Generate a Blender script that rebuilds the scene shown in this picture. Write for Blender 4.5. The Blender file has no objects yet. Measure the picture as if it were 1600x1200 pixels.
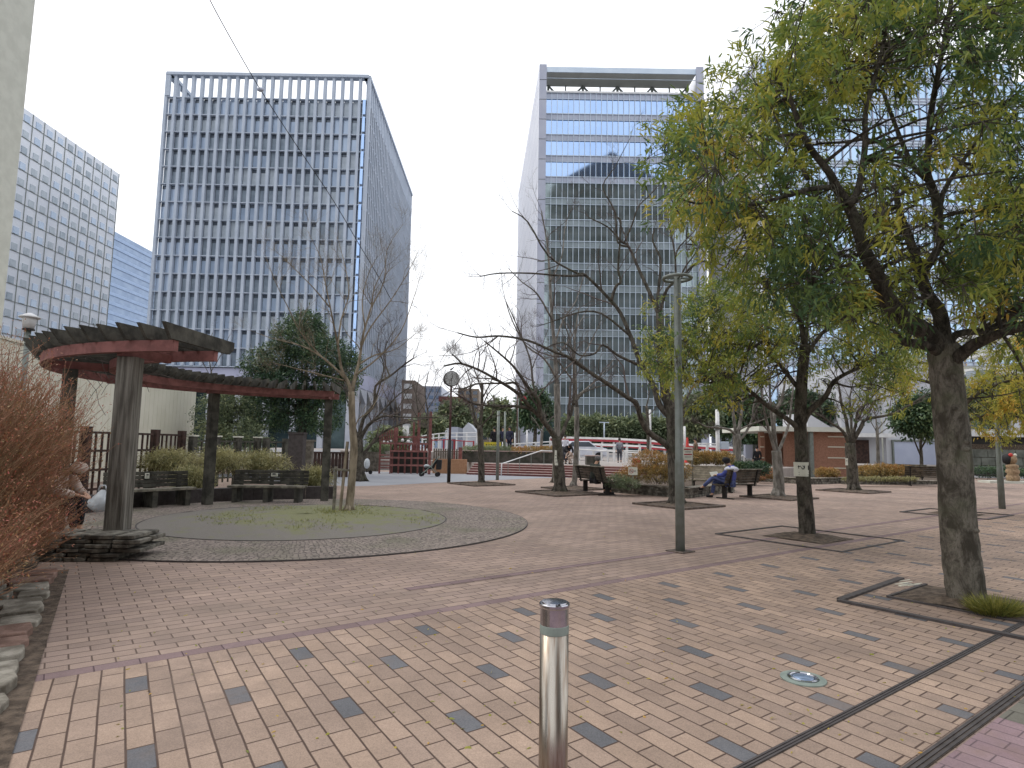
import bpy, math, random
import numpy as np
from mathutils import Vector, Matrix
random.seed(7); RNG=np.random.default_rng(11)
PI=math.pi; R=math.radians
sc=bpy.context.scene
col=sc.collection
# ---------------------------------------------------------------- camera
F,PITCH,ROLL,CH=953.0,.101,-.0165,1.6
cd=bpy.data.cameras.new('camera'); cam=bpy.data.objects.new('camera',cd); col.objects.link(cam)
cd.sensor_width=36; cd.lens=36*F/1600; cd.clip_start=.05; cd.clip_end=2500
_c,_s=math.cos(PITCH),math.sin(PITCH); _cr,_sr=math.cos(ROLL),math.sin(ROLL)
_r0=Vector((1,0,0)); _u0=Vector((0,-_s,_c)); _f=Vector((0,_c,_s))
_r=_cr*_r0-_sr*_u0; _u=_sr*_r0+_cr*_u0
M=Matrix(((_r.x,_u.x,-_f.x,0),(_r.y,_u.y,-_f.y,0),(_r.z,_u.z,-_f.z,CH),(0,0,0,1)))
cam.matrix_world=M; sc.camera=cam
# ---------------------------------------------------------------- world, sun, exposure
SUN_EL,SUN_AZ=R(52),R(-70)      # azimuth from +Y towards +X
w=bpy.data.worlds.new('World'); sc.world=w; w.use_nodes=True
nt=w.node_tree; nt.nodes.clear()
sky=nt.nodes.new('ShaderNodeTexSky'); sky.sky_type='NISHITA'; sky.sun_disc=False
sky.sun_elevation=SUN_EL; sky.sun_rotation=SUN_AZ; sky.air_density=2; sky.dust_density=6
mx=nt.nodes.new('ShaderNodeMix'); mx.data_type='RGBA'; mx.inputs[0].default_value=.86
nt.links.new(sky.outputs[0],mx.inputs[6]); mx.inputs[7].default_value=(10.2,10.4,10.9,1)
bg=nt.nodes.new('ShaderNodeBackground'); bg.inputs[1].default_value=.1
wo=nt.nodes.new('ShaderNodeOutputWorld')
nt.links.new(mx.outputs[2],bg.inputs[0]); nt.links.new(bg.outputs[0],wo.inputs[0])
sl=bpy.data.lights.new('sun','SUN'); so=bpy.data.objects.new('sun',sl); col.objects.link(so)
sl.energy=.9; sl.angle=R(25); sl.color=(1,.97,.92)
_d=Vector((math.sin(SUN_AZ)*math.cos(SUN_EL),math.cos(SUN_AZ)*math.cos(SUN_EL),math.sin(SUN_EL)))
so.rotation_euler=_d.to_track_quat('Z','Y').to_euler()
sc.view_settings.view_transform='Standard'; sc.view_settings.look='None'
sc.view_settings.exposure=.56; sc.view_settings.gamma=1
try:
    sc.cycles.max_bounces=6; sc.cycles.transparent_max_bounces=6; sc.cycles.use_denoising=True
except Exception: pass
# ---------------------------------------------------------------- measured points -> world points
def ray(x,y):
    a=(x-800)/F; b=(600-y)/F
    return (_r*a+_u*b+_f)
def P(x,y,z=0.0):
    r=ray(x,y); t=(z-CH)/r.z; return Vector((r.x*t,r.y*t,z))
def A(x,y,Y):
    r=ray(x,y); t=Y/r.y; return Vector((r.x*t,Y,CH+r.z*t))
def proj(p):
    q=Vector(p)-Vector((0,0,CH)); d=q.dot(_f); return 800+F*q.dot(_r)/d,600-F*q.dot(_u)/d
# ---------------------------------------------------------------- materials
def lin(h):
    if not isinstance(h,str): return tuple(h)+((1,) if len(h)==3 else ())
    h=h.lstrip('#'); v=[int(h[i:i+2],16)/255 for i in (0,2,4)]
    return tuple((c/12.92 if c<=.04045 else ((c+.055)/1.055)**2.4) for c in v)+(1,)
class NT:
    def __init__(s,name):
        s.m=bpy.data.materials.new(name); s.m.use_nodes=True; s.t=s.m.node_tree
        s.b=s.t.nodes['Principled BSDF']; s.out=s.t.nodes['Material Output']
    def n(s,ty,**k):
        x=s.t.nodes.new(ty)
        for a,b in k.items(): setattr(x,a,b)
        return x
    def link(s,a,b): s.t.links.new(a,b)
    def put(s,inp,v):
        if isinstance(v,bpy.types.NodeSocket): s.link(v,inp)
        else: inp.default_value=v
    def f(s,op,a,b=0.0,c=None,clamp=False):
        x=s.n('ShaderNodeMath',operation=op,use_clamp=clamp); s.put(x.inputs[0],a); s.put(x.inputs[1],b)
        if c is not None: s.put(x.inputs[2],c)
        return x.outputs[0]
    def mix(s,fac,a,b):
        x=s.n('ShaderNodeMix',data_type='RGBA'); s.put(x.inputs[0],fac); s.put(x.inputs[6],a); s.put(x.inputs[7],b); return x.outputs[2]
    def noise(s,scale,detail=4,rough=.55,vec=None,dist=0.0):
        x=s.n('ShaderNodeTexNoise'); x.inputs['Scale'].default_value=scale; x.inputs['Detail'].default_value=detail; x.inputs['Roughness'].default_value=rough
        x.inputs['Distortion'].default_value=dist
        s.link(vec if vec is not None else s.obj(),x.inputs['Vector']); return x.outputs['Fac']
    def obj(s):
        if not hasattr(s,'_o'): s._o=s.n('ShaderNodeTexCoord').outputs['Object']
        return s._o
    def pos(s):
        if not hasattr(s,'_p'): s._p=s.n('ShaderNodeNewGeometry').outputs['Position']
        return s._p
    def xyz(s,v):
        x=s.n('ShaderNodeSeparateXYZ'); s.link(v,x.inputs[0]); return x.outputs
    def comb(s,x,y,z=0.0):
        c=s.n('ShaderNodeCombineXYZ'); s.put(c.inputs[0],x); s.put(c.inputs[1],y); s.put(c.inputs[2],z); return c.outputs[0]
    def white(s,x,y):
        n=s.n('ShaderNodeTexWhiteNoise',noise_dimensions='2D'); s.link(s.comb(x,y),n.inputs['Vector']); return n.outputs['Value']
    def ss(s,v,a,b):
        x=s.n('ShaderNodeMapRange',interpolation_type='SMOOTHSTEP'); s.put(x.inputs[0],v); x.inputs[1].default_value=a; x.inputs[2].default_value=b; return x.outputs[0]
    def bump(s,h,strength=.3,dist=.01):
        x=s.n('ShaderNodeBump'); x.inputs['Strength'].default_value=strength; x.inputs['Distance'].default_value=dist; s.link(h,x.inputs['Height']); s.link(x.outputs[0],s.b.inputs['Normal'])
    def scalev(s,v,sx,sy,sz):
        x=s.n('ShaderNodeMapping'); s.link(v,x.inputs[0]); x.inputs['Scale'].default_value=(sx,sy,sz); return x.outputs[0]
def mat(name,c1,c2=None,scale=6,rough=.8,metal=0,bump=0,bs=40,stretch=None,spec=.4,contrast=(.35,.65)):
    n=NT(name); n.b.inputs['Roughness'].default_value=rough; n.b.inputs['Metallic'].default_value=metal
    n.b.inputs['Specular IOR Level'].default_value=spec
    c1=lin(c1)
    v=n.obj()
    if stretch: v=n.scalev(v,*stretch)
    if c2 is None: c2=tuple(x*.78 for x in c1[:3])+(1,)
    else: c2=lin(c2)
    n.link(n.mix(n.ss(n.noise(scale,5,.6,v),*contrast),c1,c2),n.b.inputs['Base Color'])
    if bump: n.bump(n.noise(bs,4,.6,v),bump,.02)
    return n.m
MT={}
def m(k): return MT[k]

def bark(name,c1,c2,c3,sc=1.0):
    n=NT(name); v=n.scalev(n.obj(),1,1,.45); a=n.noise(7*sc,8,.72,v,.6); b=n.noise(45*sc,6,.75,v,.3); d=n.noise(2.2*sc,4,.6,n.obj())
    c=n.mix(n.ss(a,.38,.62),lin(c1),lin(c2)); c=n.mix(n.f('MULTIPLY',n.ss(b,.5,.62),.6),c,lin(c2)); c=n.mix(n.f('MULTIPLY',n.ss(d,.5,.68),.5),c,lin(c3))
    n.link(c,n.b.inputs['Base Color']); n.b.inputs['Roughness'].default_value=.95; n.b.inputs['Specular IOR Level'].default_value=.2
    n.bump(n.f('ADD',n.f('MULTIPLY',a,.6),b),1.0,.025); return n.m

MT['bark_big']=bark('bark_big','#857f74','#4a453d','#6c7059')
MT['bark_dark']=bark('bark_dark','#6a645b','#38342f','#575a4a',1.4)
MT['bark_grey']=mat('bark_grey','#86817a','#57534c',9,.95,bump=.8,bs=30,stretch=(1,1,.3))
MT['bark_tan']=mat('bark_tan','#958976','#675c4c',8,.95,bump=.8,bs=30,stretch=(1,1,.3))
MT['twig']=mat('twig','#6a5f5a','#494240',5,.95)
MT['twig_red']=mat('twig_red','#9a6e5a','#8a7658',2,.9,contrast=(.3,.7))
MT['wood_old']=mat('wood_old','#87837a','#55514a',5,.95,bump=.8,bs=25,stretch=(4,4,.25))
MT['wood_slat']=mat('wood_slat','#57554d','#363530',4,.95,bump=.5,bs=25)
MT['wood_seat']=mat('wood_seat','#8b8678','#5a564c',6,.9,bump=.4,bs=30)
MT['wood_brown']=mat('wood_brown','#4e3a34','#332723',5,.85)
MT['wood_bench']=mat('wood_bench','#5a5146','#37322b',6,.85,bump=.3,bs=30)
MT['wood_bench_pale']=mat('wood_bench_pale','#a49a86','#7d7565',6,.85)
MT['wood_grey']=mat('wood_grey','#7a7368','#544e45',5,.9)
MT['red_beam']=mat('red_beam','#90605b','#734b47',4,.8,bump=.3,bs=20)
MT['red_wood']=mat('red_wood','#8a5853','#6d4440',5,.8)
MT['ochre']=mat('ochre','#a98163','#9c7558',14,.9,bump=.2,bs=60)
MT['cream']=mat('cream','#d8d5c5','#cfccbb',.8,.8)
MT['concrete']=mat('concrete','#cccdc2','#c1c2b7',1.5,.9,bump=.15,bs=30)
MT['concrete_pale']=mat('concrete_pale','#b9bcc4','#aeb1ba',.4,.8)
MT['panel_white']=mat('panel_white','#e3e7ee','#dadfe8',.15,.7)
MT['fin_grey']=mat('fin_grey','#b4bdca','#a8b2c0',.2,.7)
MT['side_white']=mat('side_white','#e6e8ef','#dcdfe8',.15,.6)
MT['pillar_grey']=mat('pillar_grey','#aeb2c0','#a4a8b8',.2,.6)
MT['lilac_wall']=mat('lilac_wall','#b4b6cc','#a9abc2',.2,.7)
MT['white_wall']=mat('white_wall','#c9cbd0','#bbbdc4',.4,.7)
MT['white_paint']=mat('white_paint','#dcdcdc','#cfcfcf',2,.5)
MT['white_shutter']=mat('white_shutter','#b2b9cc','#aab1c6',1,.5)
MT['grey_metal']=mat('grey_metal','#7e8480','#70766f',6,.5,metal=.3)
MT['dark_metal']=mat('dark_metal','#34312f','#262423',6,.6,metal=.3)
MT['black']=mat('black','#201f21','#161517',6,.7)
MT['brown_pole']=mat('brown_pole','#5a3a38','#452c2b',6,.6)
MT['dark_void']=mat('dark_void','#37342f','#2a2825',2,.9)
MT['brick_orange']=mat('brick_orange','#9a725f','#8a6452',12,.9,bump=.2,bs=50)
MT['tan_wall']=mat('tan_wall','#a89a89','#998b7b',.5,.8)
MT['brown_wall']=mat('brown_wall','#87796e','#776a60',.5,.8)
MT['slate']=mat('slate','#8b877c','#4b4740',6,.9,bump=.9,bs=18,contrast=(.3,.6))
MT['kerb_stone']=mat('kerb_stone','#9c968a','#655f54',5,.9,bump=.7,bs=18)
MT['kerb_stone_red']=mat('kerb_stone_red','#8f7468','#6b5449',5,.9,bump=.7,bs=18)
MT['soil']=mat('soil','#6b5d50','#443a31',10,1,bump=1.0,bs=30)
MT['edging']=mat('edging','#6b5e55','#4b423c',10,.9,bump=.3,bs=40)
MT['edging_dark']=mat('edging_dark','#4f4a49','#423d3c',10,.8)
MT['paper']=mat('paper','#d5d5c8','#c6c6b8',3,.8)
MT['ink']=mat('ink','#2b2c30','#222327',3,.8)
MT['ink_red']=mat('ink_red','#a3343a','#93303a',3,.8)
MT['red_bar']=mat('red_bar','#a2353f','#8c2f38',2,.7)
MT['yellow']=mat('yellow','#c9b93c','#b9a932',3,.8)
MT['cone_red']=mat('cone_red','#c8403a','#b43a34',3,.6)
MT['skin']=mat('skin','#c29a82','#b48c74',5,.6)
MT['hair']=mat('hair','#2a2624','#1c1918',20,.7)
MT['hair_grey']=mat('hair_grey','#6a6866','#4e4c4b',20,.7)
MT['cloth_blue']=mat('cloth_blue','#4a55a0','#3c4585',5,.9)
MT['cloth_denim']=mat('cloth_denim','#55618f','#414b73',5,.9)
MT['cloth_white']=mat('cloth_white','#cfd0da','#b9bac6',5,.9)
MT['cloth_green']=mat('cloth_green','#3b403a','#292d28',5,.9)
MT['cloth_black']=mat('cloth_black','#25252a','#19191d',5,.9)
MT['cloth_navy']=mat('cloth_navy','#2e3147','#212336',5,.9)
MT['cloth_grey']=mat('cloth_grey','#898c96','#75787f',5,.9)
MT['cloth_dgrey']=mat('cloth_dgrey','#4b4c54','#393a40',5,.9)
MT['cloth_pink']=mat('cloth_pink','#bfaea2','#a89488',5,.9)
MT['cloth_brown']=mat('cloth_brown','#6e5a4a','#57473a',5,.9)
MT['bag_white']=mat('bag_white','#c9cdd0','#aab0b5',3,.5)
MT['totem']=mat('totem','#9c8468','#7d6850',8,.8)
MT['car_white']=mat('car_white','#d3d6e0','#c6c9d4',2,.3)
def glass(name,c,rough=.06,metal=.75,c2=None,scale=.15):
    return mat(name,c,c2 or c,scale,rough,metal=metal,spec=.6)
MT['glass_t1']=glass('glass_t1','#b2c2d6',.15,.2,'#a4b5ca')
MT['glass_t1_dark']=glass('glass_t1_dark','#9aa6b1',.15,.2,'#8894a0',.8)
MT['glass_t1_blind']=mat('glass_t1_blind','#b9c2ca','#abb5be',1,.4,metal=.1)
MT['glass_blue']=glass('glass_blue','#9cb7df',.04,.88,'#a6bfe3')
MT['glass_reflection_tint']=glass('glass_reflection_tint','#9aa8ac',.05,.65,'#748080',.22)  # grey-green with dark patches: reflection of the gabled tower painted into the glass
MT['spandrel_reflection_tint']=mat('spandrel_reflection_tint','#929da2','#818c90',.3,.3,metal=.3)  # spandrel colour toned to the same painted reflection
MT['glass_r1']=glass('glass_r1','#a9c3de',.06,.7,'#b5cde4')
MT['glass_far']=mat('glass_far','#7d90ab','#8d9fb8',.3,.25,metal=.5)
MT['glass_dark']=mat('glass_dark','#68707a','#5a626c',.6,.15,metal=.4)
MT['glass_low']=mat('glass_low','#4a5a5c','#39484a',.3,.1,metal=.5)
MT['spandrel']=mat('spandrel','#a9afbe','#9fa5b5',.3,.45,metal=.3)
MT['spandrel_pale']=mat('spandrel_pale','#c3cfdb','#b9c6d4',.3,.4,metal=.3)
MT['steel']=None
n=NT('steel'); n.b.inputs['Metallic'].default_value=1
v=n.scalev(n.obj(),9,9,.7); nf=n.noise(6,5,.6,v)
n.link(n.mix(n.ss(nf,.42,.7),lin('#aaa398'),lin('#85705f')),n.b.inputs['Base Color'])
n.link(n.f('MULTIPLY_ADD',nf,.3,.16),n.b.inputs['Roughness']); MT['steel']=n.m
MT['steel_clean']=mat('steel_clean','#c4c4c8','#a8a8ae',12,.15,metal=1)
MT['steel_band']=mat('steel_band','#8f9a92','#838e86',12,.55,metal=.2)
# leaves: colour from a per-leaf tint
def leafmat(name,stops,rough=.45,trans=.3):
    n=NT(name); at=n.n('ShaderNodeAttribute',attribute_name='tint'); cr=n.n('ShaderNodeValToRGB')
    e=cr.color_ramp.elements
    while len(e)<len(stops): e.new(.5)
    for i,(p,c) in enumerate(stops): e[i].position=p; e[i].color=lin(c)
    n.link(at.outputs['Fac'],cr.inputs[0]); n.link(cr.outputs[0],n.b.inputs['Base Color']); n.b.inputs['Roughness'].default_value=rough
    n.b.inputs['Specular IOR Level'].default_value=.35
    tr=n.n('ShaderNodeBsdfTranslucent'); n.link(cr.outputs[0],tr.inputs[0]); ms=n.n('ShaderNodeMixShader'); ms.inputs[0].default_value=trans
    n.link(n.b.outputs[0],ms.inputs[1]); n.link(tr.outputs[0],ms.inputs[2]); n.link(ms.outputs[0],n.out.inputs[0]); return n.m
MT['leaf_oak']=leafmat('leaf_oak',[(0,'#496342'),(.28,'#798b44'),(.6,'#a9a84b'),(.92,'#c6b455'),(1,'#d6ac52')],trans=.45)
MT['leaf_dark']=leafmat('leaf_dark',[(0,'#32483a'),(.5,'#4a6246'),(1,'#6f8055')],trans=.25)
MT['leaf_hedge']=leafmat('leaf_hedge',[(0,'#56644a'),(.5,'#778365'),(1,'#999c70')],trans=.35)
MT['leaf_bamboo']=leafmat('leaf_bamboo',[(0,'#6c7049'),(.45,'#9a9566'),(1,'#c2b88a')],trans=.3)
MT['leaf_orange']=leafmat('leaf_orange',[(0,'#6f6640'),(.4,'#998148'),(.8,'#b48a50'),(1,'#b0684a')],trans=.25)
MT['leaf_rust']=leafmat('leaf_rust',[(0,'#8b7d4c'),(.3,'#a88058'),(.7,'#ae7158'),(1,'#b5665a')],trans=.25)
MT['grass']=leafmat('grass',[(0,'#5c6636'),(.6,'#8b8a45'),(1,'#b0a55a')],trans=.3)
# ---------------------------------------------------------------- mesh builder
def tag(o,label=None,cat=None,group=None,kind=None):
    if label: o['label']=label
    if cat: o['category']=cat
    if group: o['group']=group
    if kind: o['kind']=kind
    return o
class MB:
    def __init__(s): s.v=[]; s.f=[]; s.mi=[]; s.k=0
    def add(s,vs,fs):
        b=len(s.v); s.v+= [tuple(x) for x in vs]; s.f+=[tuple(i+b for i in f) for f in fs]; s.mi+=[s.k]*len(fs); return s
    def frame(s,o,ax,ay,az):        # box from corner o with three edge vectors
        o,ax,ay,az=map(Vector,(o,ax,ay,az))
        vs=[o,o+ax,o+ax+ay,o+ay,o+az,o+ax+az,o+ax+ay+az,o+ay+az]
        return s.add(vs,[(0,3,2,1),(4,5,6,7),(0,1,5,4),(1,2,6,5),(2,3,7,6),(3,0,4,7)])
    def box(s,c,size,rz=0.0):       # centred in x,y ; c.z is bottom
        ca,sa=math.cos(rz),math.sin(rz); sx,sy,sz=size
        ax=Vector((ca*sx,sa*sx,0)); ay=Vector((-sa*sy,ca*sy,0)); return s.frame(Vector(c)-ax/2-ay/2,ax,ay,Vector((0,0,sz)))
    def bar(s,a,b,w,h=None,up=(0,0,1)):   # beam a->b, width w, height h, centred
        a,b=Vector(a),Vector(b); h=h or w; d=(b-a); dn=d.normalized(); up=Vector(up)
        if abs(dn.dot(up))>.98: up=Vector((0,1,0))
        sx=dn.cross(up).normalized(); uz=sx.cross(dn); return s.frame(a-sx*w/2-uz*h/2,d,sx*w,uz*h)
    def tube(s,pts,rad,n=8,cap=True,wob=0.0):
        pts=[Vector(p) for p in pts]; L=len(pts)
        if not hasattr(rad,'__len__'): rad=[rad]*L
        vs=[]; prev=None
        for i,p in enumerate(pts):
            d=(pts[min(i+1,L-1)]-pts[max(i-1,0)])
            d=d.normalized() if d.length>1e-9 else Vector((0,0,1))
            if prev is None:
                ref=Vector((0,0,1)) if abs(d.z)<.9 else Vector((1,0,0)); x=d.cross(ref).normalized()
            else: x=(prev-d*prev.dot(d)); x=x.normalized() if x.length>1e-6 else d.orthogonal().normalized()
            prev=x; y=d.cross(x)
            for k in range(n):
                a=2*PI*k/n; r=rad[i]*(1+(random.uniform(-wob,wob) if wob else 0)); vs.append(p+(x*math.cos(a)+y*math.sin(a))*r)
        fs=[(i*n+k,i*n+(k+1)%n,(i+1)*n+(k+1)%n,(i+1)*n+k) for i in range(L-1) for k in range(n)]
        if cap: fs+= [tuple(range(n-1,-1,-1)),tuple((L-1)*n+k for k in range(n))]
        return s.add(vs,fs)
    def lathe(s,c,prof,n=24,axis='z'):
        c=Vector(c); vs=[]; fs=[]
        for r,z in prof:
            for k in range(n):
                a=2*PI*k/n
                q=(r*math.cos(a),r*math.sin(a),z) if axis=='z' else ((r*math.cos(a),z,r*math.sin(a)) if axis=='y' else (z,r*math.cos(a),r*math.sin(a)))
                vs.append(c+Vector(q))
        for i in range(len(prof)-1):
            for k in range(n): fs.append((i*n+k,i*n+(k+1)%n,(i+1)*n+(k+1)%n,(i+1)*n+k))
        fs+= [tuple(range(n-1,-1,-1)),tuple((len(prof)-1)*n+k for k in range(n))]
        return s.add(vs,fs)
    def ball(s,c,r,n=10,mrings=6,sc=(1,1,1)):
        c=Vector(c); vs=[c+Vector((0,0,-r*sc[2]))]; fs=[]
        for i in range(1,mrings):
            t=-PI/2+PI*i/mrings
            for k in range(n):
                a=2*PI*k/n; vs.append(c+Vector((r*sc[0]*math.cos(t)*math.cos(a),r*sc[1]*math.cos(t)*math.sin(a),r*sc[2]*math.sin(t))))
        vs.append(c+Vector((0,0,r*sc[2])))
        for k in range(n): fs.append((0,1+(k+1)%n,1+k))
        for i in range(mrings-2):
            for k in range(n): a=1+i*n; fs.append((a+k,a+(k+1)%n,a+n+(k+1)%n,a+n+k))
        a=1+(mrings-2)*n
        for k in range(n): fs.append((a+k,a+(k+1)%n,len(vs)-1))
        return s.add(vs,fs)
    def prism(s,poly,z0,z1):
        n=len(poly); vs=[(p[0],p[1],z0) for p in poly]+[(p[0],p[1],z1) for p in poly]
        a=sum(poly[i][0]*poly[(i+1)%n][1]-poly[(i+1)%n][0]*poly[i][1] for i in range(n))
        fs=[tuple(range(n-1,-1,-1)),tuple(range(n,2*n))]+[(i,(i+1)%n,n+(i+1)%n,n+i) for i in range(n)]
        if a<0: fs=[tuple(reversed(f)) for f in fs]
        return s.add(vs,fs)
    def build(s,name,mats,parent=None,smooth=False,bevel=0):
        me=bpy.data.meshes.new(name); me.from_pydata(s.v,[],s.f)
        if not isinstance(mats,(list,tuple)): mats=[mats]
        for x in mats: me.materials.append(MT[x] if isinstance(x,str) else x)
        if any(s.mi): me.polygons.foreach_set('material_index',s.mi)
        if smooth: me.polygons.foreach_set('use_smooth',[True]*len(me.polygons))
        me.update(); o=bpy.data.objects.new(name,me); col.objects.link(o)
        if parent is not None:
            o.parent=parent; pm=parent
            off=Vector(parent.location)
            gp=parent.parent
            while gp is not None: off+=Vector(gp.location); gp=gp.parent
            me.transform(Matrix.Translation(-off))
        else:
            pass
        if bevel:
            b=o.modifiers.new('bevel','BEVEL'); b.width=bevel; b.segments=2; b.limit_method='ANGLE'
        return o
def thing(name,loc,label,cat,group=None):
    o=bpy.data.objects.new(name,None); col.objects.link(o); o.location=loc; o.empty_display_size=.2
    return tag(o,label,cat,group)
def solo(mb,name,mats,label,cat,group=None,kind=None,**k):
    vs=np.array(mb.v); c=Vector((float(vs[:,0].mean()),float(vs[:,1].mean()),float(vs[:,2].min())))
    o=mb.build(name,mats,**k); o.data.transform(Matrix.Translation(-c)); o.location=c
    return tag(o,label,cat,group,kind)
def copy_tree(o,parent=None):
    c=o.copy(); col.objects.link(c); c.parent=parent
    for ch in list(o.children): copy_tree(ch,c)
    return c
# ================================================================ GROUND
O0=Vector((2.02-.0,8.165)); E1=Vector((.8633,.6386))/8; N2=Vector((.2980,-.4686))/2
DV=Vector((.804,.595)); NV=Vector((.595,-.804)); B0=Vector((-2.29,4.80))
def ST(s,t): q=B0+DV*s+NV*t; return (q.x,q.y)
def paver(name,o,au,av,c1,c2,cm,dark=None,lenw=(.134,.277),joint=.006,rough=.85,stain=None,even=0.10,spk=.25):
    n=NT(name); det=au.x*av.y-au.y*av.x; p=n.xyz(n.pos())
    X=n.f('SUBTRACT',p[0],o.x); Y=n.f('SUBTRACT',p[1],o.y)
    wob=n.noise(1.3,2,.5,n.pos()); 
    U=n.f('MULTIPLY_ADD',X,av.y/det,n.f('MULTIPLY_ADD',Y,-av.x/det,.5))
    V=n.f('MULTIPLY_ADD',X,-au.y/det,n.f('MULTIPLY_ADD',Y,au.x/det,.5))
    U=n.f('MULTIPLY_ADD',wob,.12,n.f('SUBTRACT',U,.06)); 
    c=n.f('FLOOR',U); V2=n.f('MULTIPLY_ADD',n.f('FLOORED_MODULO',c,2.0),.5,V); b=n.f('FLOOR',V2)
    fu=n.f('SUBTRACT',U,c); fv=n.f('SUBTRACT',V2,b)
    eu=n.f('MULTIPLY',n.f('MINIMUM',fu,n.f('SUBTRACT',1.0,fu)),lenw[0]); ev=n.f('MULTIPLY',n.f('MINIMUM',fv,n.f('SUBTRACT',1.0,fv)),lenw[1])
    d=n.f('MINIMUM',eu,ev); jn=n.ss(d,joint*.35,joint)
    w1=n.white(c,b); w2=n.white(n.f('ADD',c,37.3),b)
    base=n.mix(w1,lin(c1),lin(c2))
    hv=n.f('MULTIPLY_ADD',w2,even,1-even/2)
    big=n.ss(n.noise(.55,5,.6,n.pos()),.3,.7)
    sp=n.noise(140,3,.7,n.pos()); med=n.noise(9,5,.7,n.pos())
    k=n.f('MULTIPLY',hv,n.f('MULTIPLY_ADD',n.ss(sp,.3,.7),spk,1-spk/2)); k=n.f('MULTIPLY',k,n.f('MULTIPLY_ADD',big,.3,.84)); k=n.f('MULTIPLY',k,n.f('MULTIPLY_ADD',med,.35,.83))
    sc_=n.n('ShaderNodeVectorMath',operation='SCALE'); 
    if dark:
        dm=n.f('MULTIPLY',n.f('LESS_THAN',n.f('FLOORED_MODULO',n.f('ADD',c,.1),4.0),1.0),n.f('LESS_THAN',n.f('FLOORED_MODULO',n.f('ADD',b,.1),2.0),1.0))
        q=n.f('ADD',n.f('DIVIDE',c,4.0),n.f('DIVIDE',b,2.0)); dm=n.f('MULTIPLY',dm,n.f('LESS_THAN',n.f('FLOORED_MODULO',n.f('ADD',q,.05),2.0),.5))
        base=n.mix(dm,base,lin(dark))
    n.link(base,sc_.inputs[0]); n.link(k,sc_.inputs['Scale'])
    colr=n.mix(jn,lin(cm),sc_.outputs[0])
    if stain:
        colr=n.mix(n.f('MULTIPLY',n.ss(n.noise(.6,8,.72,n.pos()),.48,.68),.6),colr,lin(stain))
    n.link(colr,n.b.inputs['Base Color']); n.b.inputs['Roughness'].default_value=rough; n.b.inputs['Specular IOR Level'].default_value=.25
    h=n.f('ADD',n.f('MULTIPLY',jn,1.0),n.f('MULTIPLY',sp,.12)); n.bump(n.f('MULTIPLY_ADD',w1,.12,h),.6,.006)
    MT[name]=n.m
paver('paver_front',O0,E1,N2,'#a58f7e','#948174','#52423a',dark='#68686b',stain='#7d6e64',joint=.0078,even=.2,spk=.4)
paver('paver_pink',Vector(ST(0,0))-NV*.067,NV*.134,DV*.277,'#9e8a7d','#907e74','#5b4c44',stain='#83756a',even=.16,spk=.35,joint=.0075)
paver('paver_mauve',Vector(ST(0,0))-NV*.067,NV*.134,DV*.277,'#857271','#7c6968','#57474a')
paver('paver_lilac',Vector(ST(0,3.9)),DV*.118,NV*.24,'#957f82','#887277','#64555a',stain='#85705f')
paver('paver_grey',Vector(ST(0,3.9)),DV*.2,NV*.2,'#77746a','#66635a','#4a463f',lenw=(.2,.2))
paver('paver_terrace',Vector(ST(0,0)),DV*.3,NV*.3,'#a09a96','#978f8a','#837b76',lenw=(.3,.3))
# asphalt base
n=NT('asphalt'); n.link(n.mix(n.noise(60,4,.7,n.pos()),lin('#8b8b8d'),lin('#77777a')),n.b.inputs['Base Color']); n.b.inputs['Roughness'].default_value=.9; MT['asphalt']=n.m
n=NT('playground_grey'); n.link(n.mix(n.noise(3,4,.6,n.pos()),lin('#8f9196'),lin('#83858b')),n.b.inputs['Base Color']); n.b.inputs['Roughness'].default_value=.9; MT['playground_grey']=n.m
def sheet(name,poly,z,mt,thick=None,kind='structure'):
    mb=MB()
    if thick: mb.prism(poly,z-thick,z)
    else:
        a=sum(poly[i][0]*poly[(i+1)%len(poly)][1]-poly[(i+1)%len(poly)][0]*poly[i][1] for i in range(len(poly)))
        pl=poly if a>0 else poly[::-1]; mb.add([(x,y,z) for x,y in pl],[tuple(range(len(pl)))])
    o=mb.build(name,mt); tag(o,kind=kind); return o
sheet('ground',[(-900,-300),(900,-300),(900,1500),(-900,1500)],-.012,'asphalt')
sheet('plaza_paving',[(-30,-6),(45,-6),(45,33),(30,42),(-30,34.5)],0.0,'paver_pink')
sheet('front_paving',[ST(-12,0),ST(60,0),ST(60,3.77),ST(-12,3.77)],.004,'paver_front')
sheet('border_band',[ST(-12,-.136),ST(60,-.136),ST(60,-.002),ST(-12,-.002)],.004,'paver_mauve')
sheet('second_band',[ST(2.2,-1.10),ST(26,-1.10),ST(26,-.97),ST(2.2,-.97)],.004,'paver_mauve')
sheet('lilac_paving',[ST(-12,3.87),ST(3.710,3.87),ST(3.710,9),ST(-12,9)],.004,'paver_lilac')
sheet('grey_paving',[ST(3.714,3.87),ST(60,3.87),ST(60,9),ST(3.714,9)],.004,'paver_grey')
pg=[tuple(P(x,y)[:2]) for x,y in((545,760),(590,759),(700,753.5),(850,747))]
sheet('playground_paving',pg+[(5,33),(-2.3,35),(-14,36),(-14,28)],.004,'playground_grey')
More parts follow.
